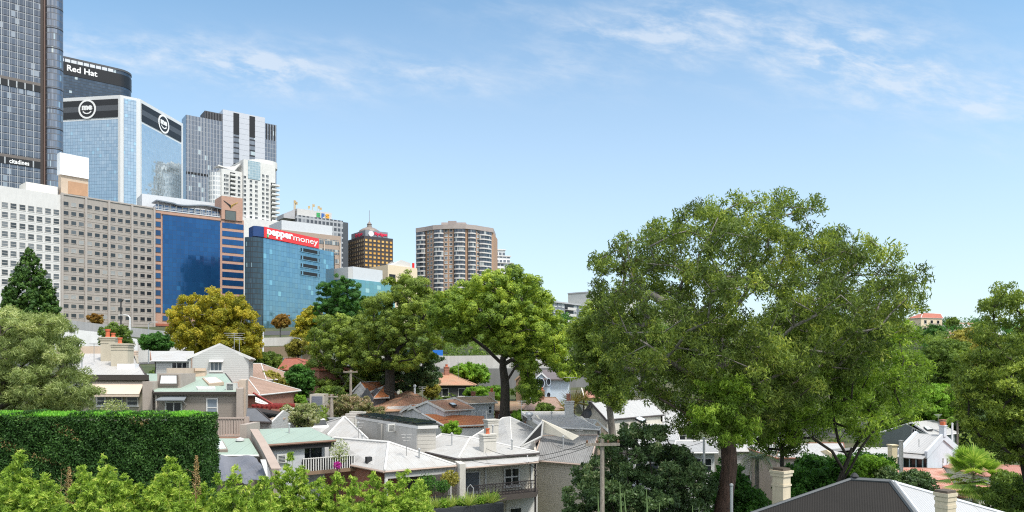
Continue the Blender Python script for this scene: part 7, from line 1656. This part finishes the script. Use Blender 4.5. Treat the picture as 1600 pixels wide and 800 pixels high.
feather_palm(1496, 655, 120, 3, 16, 'small feather palm beside the valley trees behind the grey gable', LM_BRT, 6)
def spiky(px, py, Y, size, n, label, lm, seed, name='spiky_palm', w=.09):
    global rng; rng = np.random.default_rng(seed); c = P(px, py, Y); g = tz(c.x, c.y); root = empty(name, (c.x, c.y, g), label, 'plant')
    m = MB(); m.tube([(c.x, c.y, g-.2), tuple(c)], [.16, .12], 7); m.build('trunk', BK_GREY, root)
    d = unit(n); d[:, 2] = np.abs(d[:, 2])*1.2-.35; d /= np.linalg.norm(d, axis=1)[:, None]; L = size*(.7+.4*rng.random(n)); C = np.array(c)+d*L[:, None]*.5
    leaf_mesh('crown', C, d, np.cross(d, unit(n)), L, np.full(n, w), rng.random(n), lm, root, c)
LM_CORD = leafmat('cordyline_leaves', [(0, (.1, .09, .03)), (.5, (.24, .2, .07)), (1, (.4, .34, .14))], gain=1.3)
spiky(897, 628, 92, 2.2, 130, 'spiky yellow cordyline in front of the salmon tiled house', LM_CORD, 71)
spiky(886, 640, 90, 1.7, 80, 'lower spiky cordyline beside the slim white chimney', LM_CORD, 72)
spiky(912, 624, 94, 1.6, 70, 'smallest spiky cordyline right of the tall yellow one', LM_CORD, 73)
# tall succulent stalks at the bottom right of centre
def stalks():
    global rng; rng = np.random.default_rng(81)
    for i, (x0, y0, x1, y1) in enumerate([(982, 830, 968, 752), (1003, 830, 975, 770), (1016, 830, 1010, 764), (1032, 830, 1030, 785), (1080, 830, 1082, 790), (1091, 830, 1092, 792), (942, 830, 934, 770)]):
        a, b = P(x0, y0, 29), P(x1, y1, 29); a.z = tz(a.x, a.y)-.2; m = MB(); mid = a.lerp(b, .5)+Vector((.08, 0, 0)); m.tube([a, mid, a.lerp(b, .85)+Vector((.03, 0, 0)), b], [.11, .09, .06, .012], 7)
        o = m.build('succulent_stalk', plain('succulent_green', (.11, .17, .06), .5, .1, 3), None); tag(o, 'thick upright green succulent stalk at the bottom edge before the dark shrub', 'plant', 'succulent stalks before the dark shrub')
stalks()
# ================================================================ motorway, walls, poles, vehicles and small things
def wallstrip(name, label, pts, thick, zlow, mat, kind_cat='wall', extra=None):
    "pts: (px, py_top, Y); wall down to zlow(x, y)"
    Q = [P(*p) for p in pts]; m = MB()
    for a, b in zip(Q[:-1], Q[1:]):
        d = (b-a); n_ = Vector((-d.y, d.x, 0)).normalized()*thick
        la, lb = zlow(a), zlow(b); m.solid([a, b, b+n_, a+n_], [Vector((p.x, p.y, z)) for p, z in ((a, la), (b, lb), (b+n_, lb), (a+n_, la))])
    o = m.build(name, mat, None)
    return tag(o, label, kind_cat, kind='thing')
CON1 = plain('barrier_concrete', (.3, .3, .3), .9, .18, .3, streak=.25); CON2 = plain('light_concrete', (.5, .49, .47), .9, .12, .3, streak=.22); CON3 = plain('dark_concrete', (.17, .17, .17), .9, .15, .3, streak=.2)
gz = lambda p: tz(p.x, p.y)-.5
wallstrip('motorway_barrier', 'long grey concrete motorway ramp barrier sloping down below the tan slab block', [(60, 494, 140), (96, 498.5, 143), (170, 508, 150), (265, 518, 158), (330, 525, 165), (400, 530, 172)], .5, lambda p: p.z-1.9, CON1)
wallstrip('ramp_wall', 'pale retaining wall under the motorway ramp left of the chimney pots', [(60, 509, 138), (165, 520, 146), (215, 530, 150)], .5, gz, plain('white_wall_paint', (.62, .62, .62), streak=.1))
wallstrip('ramp_wall', 'shadowed retaining wall under the motorway ramp behind the golden tree', [(215, 531, 151), (300, 536, 158), (400, 545, 165)], .5, gz, CON2)
wallstrip('motorway_barrier', 'pale concrete barrier below the curved glass office', [(400, 528, 150), (455, 527, 152), (500, 530, 155)], .4, lambda p: p.z-1.7, CON2)
wallstrip('garden_wall', 'low brownish bank wall under the pale barrier', [(400, 542, 145), (455, 541, 147), (500, 543, 149)], .5, gz, plain('brown_bank', (.2, .15, .1)))
nw = wallstrip('noise_wall', 'long pale motorway noise wall behind the centre trees', [(585, 552, 140), (640, 554, 140), (700, 556, 139), (800, 555, 139), (900, 553, 140), (1000, 553, 144)], .4, lambda p: CZ-.1, CON2)
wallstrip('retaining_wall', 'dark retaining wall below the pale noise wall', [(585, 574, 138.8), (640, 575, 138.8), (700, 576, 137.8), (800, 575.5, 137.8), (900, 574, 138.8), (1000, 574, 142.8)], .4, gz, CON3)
blue = plain('bright_blue_panel', (.02, .16, .55), .5, .05)
for (xa, xb), lb in (((632, 652), 'left blue hoarding panel above the noise wall'), ((667, 692), 'broad blue hoarding panel above the noise wall beside the tall loose tree'), ((842, 872), 'blue hoarding panel above the noise wall right of the centre trunk')):
    a, b = P(xa, 547, 141.5), P(xb, 547, 141.5); m = MB(); m.prism([(a.x, 141.4), (b.x, 141.4), (b.x, 141.6), (a.x, 141.6)], P(0, 556, 141.5).z-1.4, a.z); tag(m.build('hoarding', blue, None), lb, 'hoarding', kind='thing')
# lane and street
def strip(name, pts, w, mat, lift=.05, n=24):
    Q = [Vector((*p, 0)) for p in pts]; m = MB(); prev = None
    for i in range(len(Q)-1):
        for k in range(n+(i == len(Q)-2)):
            p = Q[i].lerp(Q[i+1], k/n); d = (Q[i+1]-Q[i]).normalized(); s = Vector((-d.y, d.x, 0))*w/2; r = []
            for q in (p+s, p-s): r.append(Vector((q.x, q.y, tz(q.x, q.y)+lift)))
            if prev: m.face([prev[1], r[1], r[0], prev[0]])
            prev = r
    return tag(m.build(name, mat, None), kind='structure')
ASPH = plain('asphalt', (.06, .06, .062), .9, .2, .4)
strip('lane', [(-13, 60), (-18.5, 72), (-24, 86), (-30, 100)], 5.2, ASPH)
strip('pavement', [(-16, 60), (-21.7, 72), (-27.2, 86), (-33, 100)], 1.6, CON2, .12)
strip('motorway', [(-120, 136), (-60, 160), (20, 158), (140, 156)], 16, ASPH, .08)
strip('city_street', [(-200, 215), (-60, 235), (60, 240)], 12, ASPH, .08)
# garage by the lane
a, b = P(484, 616, 90), P(507, 616, 90); g = tz(a.x, 90)-.3
rt = empty('garage', (a.x, 90, g), 'small grey garage with a pale frame at the end of the lane', 'garage'); m = MB(); m.prism([(a.x, 90), (b.x, 90), (b.x, 95), (a.x, 95)], g, a.z); m.build('wall', plain('garage_render', (.46, .43, .38)), rt)
f = Fac(a.xy, b.xy); MB().fbox(f, .25, f.L-.25, g, a.z-.25, -.05, .05).build('roller_door', siding('roller_door_grey', (.2, .22, .28), .22, gap=.15), rt)
wallstrip('garden_wall', 'low white garden wall along the lane left of the garage', [(443, 632, 82), (480, 631, 84)], .25, gz, WHITE)
m = MB(); st0 = P(520, 655, 77)
for k in range(7): p = st0+Vector((.32*k, .55*k, 0)); m.box((p.x, p.y, p.z-1.2+.22*k), (1.9, .56, 1.0), -.5)
tag(m.build('garden_steps', plain('step_concrete', (.5, .48, .45)), None), 'flight of pale concrete steps beside the lane', 'steps', kind='thing')

# cars: one of each build, then copies
GL_CAR = plain('car_glass', (.02, .025, .03), .08, .02, spec=.8); TYRE = plain('tyre_rubber', (.015, .015, .015), .9); RIM = plain('alloy_rim', (.4, .4, .42), .3, metal=.7); LAMP = plain('headlight_lens', (.7, .7, .68), .15, .02)
def car(x, y, rot, paint, label, s=1.0, group=None, van=False):
    z = tz(x, y)+.08; root = empty('parked_car' if not van else 'bus', (x, y, z), label, 'car' if not van else 'bus', group); cs, sn = math.cos(rot), math.sin(rot)
    W = lambda u, v, w: Vector((x+(u*cs-v*sn)*s, y+(u*sn+v*cs)*s, z+w*s))
    if van: prof = [(-4.2, .35), (-4.2, 2.7), (-4.05, 2.85), (4.0, 2.85), (4.2, 2.5), (4.3, 1.2), (4.3, .35)]; hw = 1.2
    else: prof = [(-2.1, .3), (-2.12, .75), (-2.0, .92), (-1.1, .98), (1.05, .96), (1.9, .82), (2.12, .62), (2.12, .3)]; hw = .86
    m = MB(); m.solid([W(u, hw, w) for u, w in prof], [W(u, -hw, w) for u, w in prof]); m.build('body', paint, root)
    if van:
        m = MB()
        for sgn in (-1, 1):
            for k in range(5): m.solid([W(-3.8+1.55*k, sgn*(hw+.03), 1.4), W(-2.45+1.55*k, sgn*(hw+.03), 1.4), W(-2.45+1.55*k, sgn*(hw+.03), 2.4), W(-3.8+1.55*k, sgn*(hw+.03), 2.4)], [W(-3.8+1.55*k, sgn*hw*.98, 1.4), W(-2.45+1.55*k, sgn*hw*.98, 1.4), W(-2.45+1.55*k, sgn*hw*.98, 2.4), W(-3.8+1.55*k, sgn*hw*.98, 2.4)])
        m.build('windows', GL_CAR, root)
    else:
        cab = [(-1.75, .95), (-1.2, 1.42), (.25, 1.45), (1.0, .95)]
        m = MB(); m.solid([W(u, hw*.86 if w < 1 else hw*.7, w) for u, w in cab], [W(u, -(hw*.86 if w < 1 else hw*.7), w) for u, w in cab]); m.build('cabin_glass', GL_CAR, root)
        r = [(-1.25, 1.42), (.3, 1.44)]; m = MB(); m.solid([W(u, v*hw*.72, w+.05) for u, w in r for v in ((1, -1) if u < 0 else (-1, 1))], [W(u, v*hw*.74, w) for u, w in r for v in ((1, -1) if u < 0 else (-1, 1))]); m.build('roof_panel', paint, root)
    for u in (-1.35, 1.35) if not van else (-2.6, 2.8):
        for v in (-1, 1):
            m = MB(); m.tube([W(u, v*hw*.8, .32), W(u, v*(hw+.02), .32)], .33*s, 14); wl = m.build('wheel', TYRE, root); m = MB(); m.tube([W(u, v*(hw+.0), .32), W(u, v*(hw+.035), .32)], .2*s, 12); m.build('rim', RIM, wl)
    fu = prof[-1][0]
    for v in (-1, 1): m = MB(); m.box(W(fu-.02, v*hw*.7, .66), (.12*s, .34*s, .16*s), rot); m.build('headlight', LAMP, root)
    return root
WP = plain('white_car_paint', (.72, .72, .73), .25, .02, spec=.6); SP = plain('silver_car_paint', (.4, .42, .45), .25, .02, metal=.5); BP = plain('dark_car_paint', (.03, .035, .05), .2, .02, spec=.7)
p = P(497, 660, 74); car(p.x, p.y, 1.9, WP, 'white car parked in the lane beside the timber pole')
p = P(520, 655, 79); car(p.x+.6, p.y-2, 1.9, SP, 'silver car parked in the lane near the pale steps')
p = P(422, 551, 140); car(p.x, p.y, .2, WP, 'white car on the motorway below the pale barrier')
p = P(436, 552, 141); car(p.x+1.5, p.y, .2, SP, 'silver car on the motorway beside the white car')
p = P(1469, 530, 282); car(p.x, p.y, .15, WP, 'white bus on the far hillside road below the red roofed flats', van=True)

# poles, lamps, wires
TIMB = bark('weathered_timber', (.2, .17, .14), (.34, .3, .26), 5)
def timber_pole(px, ptop, Y, label, arm=1.6, arms=1, r=.15, rot=.2):
    t = P(px, ptop, Y); g = tz(t.x, t.y); root = empty('power_pole', (t.x, t.y, g), label, 'power pole'); m = MB(); m.tube([(t.x, t.y, g-.3), tuple(t)], [r*1.2, r*.85], 10); m.build('pole', TIMB, root)
    for k in range(arms):
        z = t.z-.25-.8*k; m = MB(); m.box((t.x, t.y-.16, z), (arm, .12, .14), rot); c = m.build('crossarm', TIMB, root); m = MB()
        for u in (-.46, -.16, .16, .46): m.lathe((t.x+arm*u*math.cos(rot), t.y-.16+arm*u*math.sin(rot), z+.07), [(.04, 0), (.06, .06), (.06, .12), (.02, .16)], 8)
        m.build('insulators', plain('insulator_glaze', (.16, .09, .06), .2), c)
    return t
pA = timber_pole(941, 686, 36.5, 'weathered timber power pole standing before the grey roof and dark shrub', 1.7, 1, .12, .1)
pB = timber_pole(518, 616, 78, 'short timber power pole beside the lane garage', 1.4, 1, .2)
pC = timber_pole(548, 578, 92, 'taller timber power pole in front of the leafy trees', 1.8, 1, .17, .5)
m = MB(); q = P(977, 664, 45); g = tz(q.x, q.y); m.tube([(q.x, q.y, g-.2), tuple(q)], [.2, .17], 8); m.lathe(tuple(q), [(.2, 0), (.22, .08), (.05, .12)], 8); tag(m.build('timber_post', TIMB, None), 'grey timber post just right of the timber pole with crossarm', 'post', kind='thing')
def wire(a, b, sag, label, r=.012):
    m = MB(); pts = [a.lerp(b, t)-Vector((0, 0, sag*4*t*(1-t))) for t in np.linspace(0, 1, 14)]; m.tube(pts, r, 4); tag(m.build('overhead_wire', plain('wire_black', (.02, .02, .02)), None), label, 'wire', 'overhead wires')
LBW = 'thin dark overhead wire strung between the timber poles and house roofs'
wire(pA+Vector((-.8, 0, -.2)), P(758, 700, 60), .7, LBW, .016); wire(pA+Vector((.8, 0, -.2)), P(1060, 712, 57), .5, LBW, .014)
wire(pB+Vector((0, 0, -.2)), pC+Vector((0, 0, -.3)), .5, LBW, .02); wire(pB+Vector((0, 0, -.3)), P(700, 655, 86), 1.2, LBW, .02); wire(pC+Vector((0, 0, -.4)), P(640, 622, 95), .6, LBW, .02)
wire(pA+Vector((-.5, 0, -.2)), P(860, 690, 62), .5, LBW, .014)
for a, b, sg in (((548, 585, 92), (690, 620, 95), .9), ((518, 620, 78), (440, 660, 66), .5), ((548, 583, 92), (470, 545, 130), 1.2), ((941, 690, 36.5), (1100, 690, 52), .5), ((941, 690, 36.5), (720, 715, 57), .8), ((1488, 668, 118), (1420, 668, 120), .4)):
    wire(P(*a), P(*b), sg, LBW, .014 if a[2] < 60 else .02)
def lamp(px, ptop, Y, side, label, mat, L=2.2, r=.09):
    t = P(px, ptop, Y); g = tz(t.x, t.y); root = empty('street_lamp', (t.x, t.y, g), label, 'street lamp'); m = MB(); m.tube([(t.x, t.y, g-.2), (t.x, t.y, t.z-.5), (t.x+side*.35, t.y, t.z-.1), (t.x+side*L, t.y, t.z)], [r*1.3, r, r*.8, r*.6], 8); m.build('pole', mat, root)
    m = MB(); m.box((t.x+side*(L+.35), t.y, t.z-.02), (.9, .3, .16)); m.build('lamp_head', plain('lamp_grey', (.5, .5, .5)), root)
WPOLE = plain('white_pole', (.66, .67, .68), .4)
lamp(203, 492, 132, -1, 'white curved street lamp beside the chimney pots', WPOLE, 1.2, .13); lamp(232, 503, 148, 1, 'slim grey street lamp on the motorway ramp', MET, 1.0, .09)
lamp(189, 468, 136, 1, 'dark tall street lamp in front of the tan slab block', DARK, .8, .12); lamp(411, 512, 142, -1, 'white street lamp below the curved glass office', WPOLE, 1.6, .12); lamp(471, 528, 130, -1, 'pale street lamp before the yellow tree', MET, 1.4, .11)
for px, py0, Y, r, lb, mt in ((1408, 690, 64, .17, 'pale smooth pole standing right of the yellow corner pier', plain('pale_pole', (.5, .48, .46))), (1143, 760, 33, .07, 'galvanised pipe pole at the foot of the gum trunk', MET), (1100, 686, 52, .09, 'grey metal pole just left of the gum trunk', MET), (1488, 662, 118, .14, 'white pole behind the chimney of the white terrace', WPOLE)):
    t = P(px, py0, Y); g = tz(t.x, t.y); m = MB(); m.tube([(t.x, t.y, g-.2), tuple(t)], r, 10); m.lathe(tuple(t), [(r, 0), (r*1.2, .02), (r*1.2, .1), (r*.3, .14)], 10); tag(m.build('metal_pole', mt, None), lb, 'pole', kind='thing')
# dark planter of grasses in front of the balcony house
PLK = siding('charcoal_slats', (.05, .055, .065), .16, gap=.12, dark=.4)
a, b = P(640, 800, 44), P(787, 786, 47); zt_ = a.z; g = tz(a.x, a.y)-.3; f = Fac(a.xy, b.xy); rt = empty('planter', (a.x, a.y, g), 'charcoal slatted planter wall full of grasses below the balcony house', 'planter')
m = MB(); m.solid([f.pt(0, a.z), f.pt(f.L, b.z), f.pt(f.L, b.z, -1.2), f.pt(0, a.z, -1.2)], [f.pt(0, g), f.pt(f.L, g), f.pt(f.L, g, -1.2), f.pt(0, g, -1.2)]); m.build('slatted_wall', PLK, rt)
def tufts():
    global rng; rng = np.random.default_rng(91)
    LMG = leafmat('grass_blades', [(0, (.05, .09, .02)), (.5, (.13, .18, .035)), (1, (.26, .28, .09))])
    for k in range(15):
        u = .25+k*(f.L-.5)/14; z = a.z+(b.z-a.z)*u/f.L-.05; q = f.pt(u, z, -.5+rng.normal()*.15)
        n = 170; d = unit(n); d[:, 2] = np.abs(d[:, 2])+.35; d /= np.linalg.norm(d, axis=1)[:, None]; L = (.5+.45*rng.random(n))*(1.3 if k % 4 == 1 else 1)
        if k % 3 == 2: C = np.array(q)+unit(n*2)*np.array([.4, .35, .35])*rng.random((n*2, 1))+[0, 0, .3]; o = leaf_mesh('leafy_plant', C, unit(n*2), unit(n*2), np.full(n*2, .16), np.full(n*2, .08), rng.random(n*2), LM_BRT, None, q); tag(o, 'leafy green plant growing in the charcoal planter', 'plant', 'leafy plants in the charcoal planter')
        else: o = leaf_mesh('grass_tuft', np.array(q)+d*L[:, None]*.5, d, np.cross(d, unit(n)), L, np.full(n, .028), rng.random(n), LMG, None, q); tag(o, 'arching green grass tuft in the charcoal planter', 'grass tuft', 'grass tufts in the charcoal planter')
    # pot plants and flowers on the balcony corner
    for px, py, Y, r, n, lm, nm, lb, lf in ((527, 727, 51.5, .3, 220, leafmat('magenta_petals', [(0, (.3, .01, .22)), (.5, (.5, .03, .38)), (1, (.62, .15, .5))], .3, gain=1.2), 'flowering_plant', 'magenta flowering plant on the picket balcony rail', (.12, .08)),
        (531, 705, 54, .75, 700, LM_GRY, 'small_tree', 'thin grey green potted tree beside the picket balcony', (.16, .05)), (703, 748, 52.5, .7, 900, LM_OLV, 'potted_shrub', 'shrub with yellowish leaves under the hip roofed veranda', (.18, .08)), (668, 757, 50, .85, 1000, LM_DEEP, 'potted_shrub', 'rounded dark shrub before the hip roofed veranda', (.16, .07)), (692, 760, 49, .5, 600, LM_DEEP, 'potted_shrub', 'smaller dark shrub beside the charcoal planter', (.16, .07)),
        (178, 642, 58, 1.1, 1000, LM_GRY, 'potted_shrub', 'soft grey green shrub under the awning windows', (.2, .06))):
        q = P(px, py, Y); g2 = tz(q.x, q.y) if nm != 'flowering_plant' else q.z-.5; root = empty(nm, (q.x, q.y, g2), lb, 'plant'); m = MB(); m.tube([(q.x, q.y, g2-.1), tuple(q)], [.05, .025], 6)
        for k in range(5): e = Vector(unit(1)[0])*r*.7; m.tube([q-Vector((0, 0, r*.5)), q+e], [.02, .008], 4)
        m.build('stem', BK_DARK, root)
        d = unit(n); C = np.array(q)+d*(rng.random((n, 1))**.4)*r*np.array([1, 1, .9 if nm != 'small_tree' else 1.3]); leaf_mesh('foliage', C, unit(n), unit(n)+d*.6, np.full(n, lf[0]), np.full(n, lf[1]), rng.random(n), lm, root, q)
tufts()
# folded bird-bath sized white tank and clothes airer style bits seen at the veranda
m = MB(); q = P(735, 770, 49); m.tube([q+Vector((-.2, 0, -1.2)), q+Vector((-.2, 0, .3)), q+Vector((0, 0, .55)), q+Vector((.2, 0, .3)), q+Vector((.2, 0, -1.2))], .035, 6); tag(m.build('garden_arch', plain('dull_steel', (.3, .31, .32), .5), None), 'small pale metal loop arch standing behind the planter grasses', 'garden arch', kind='thing')
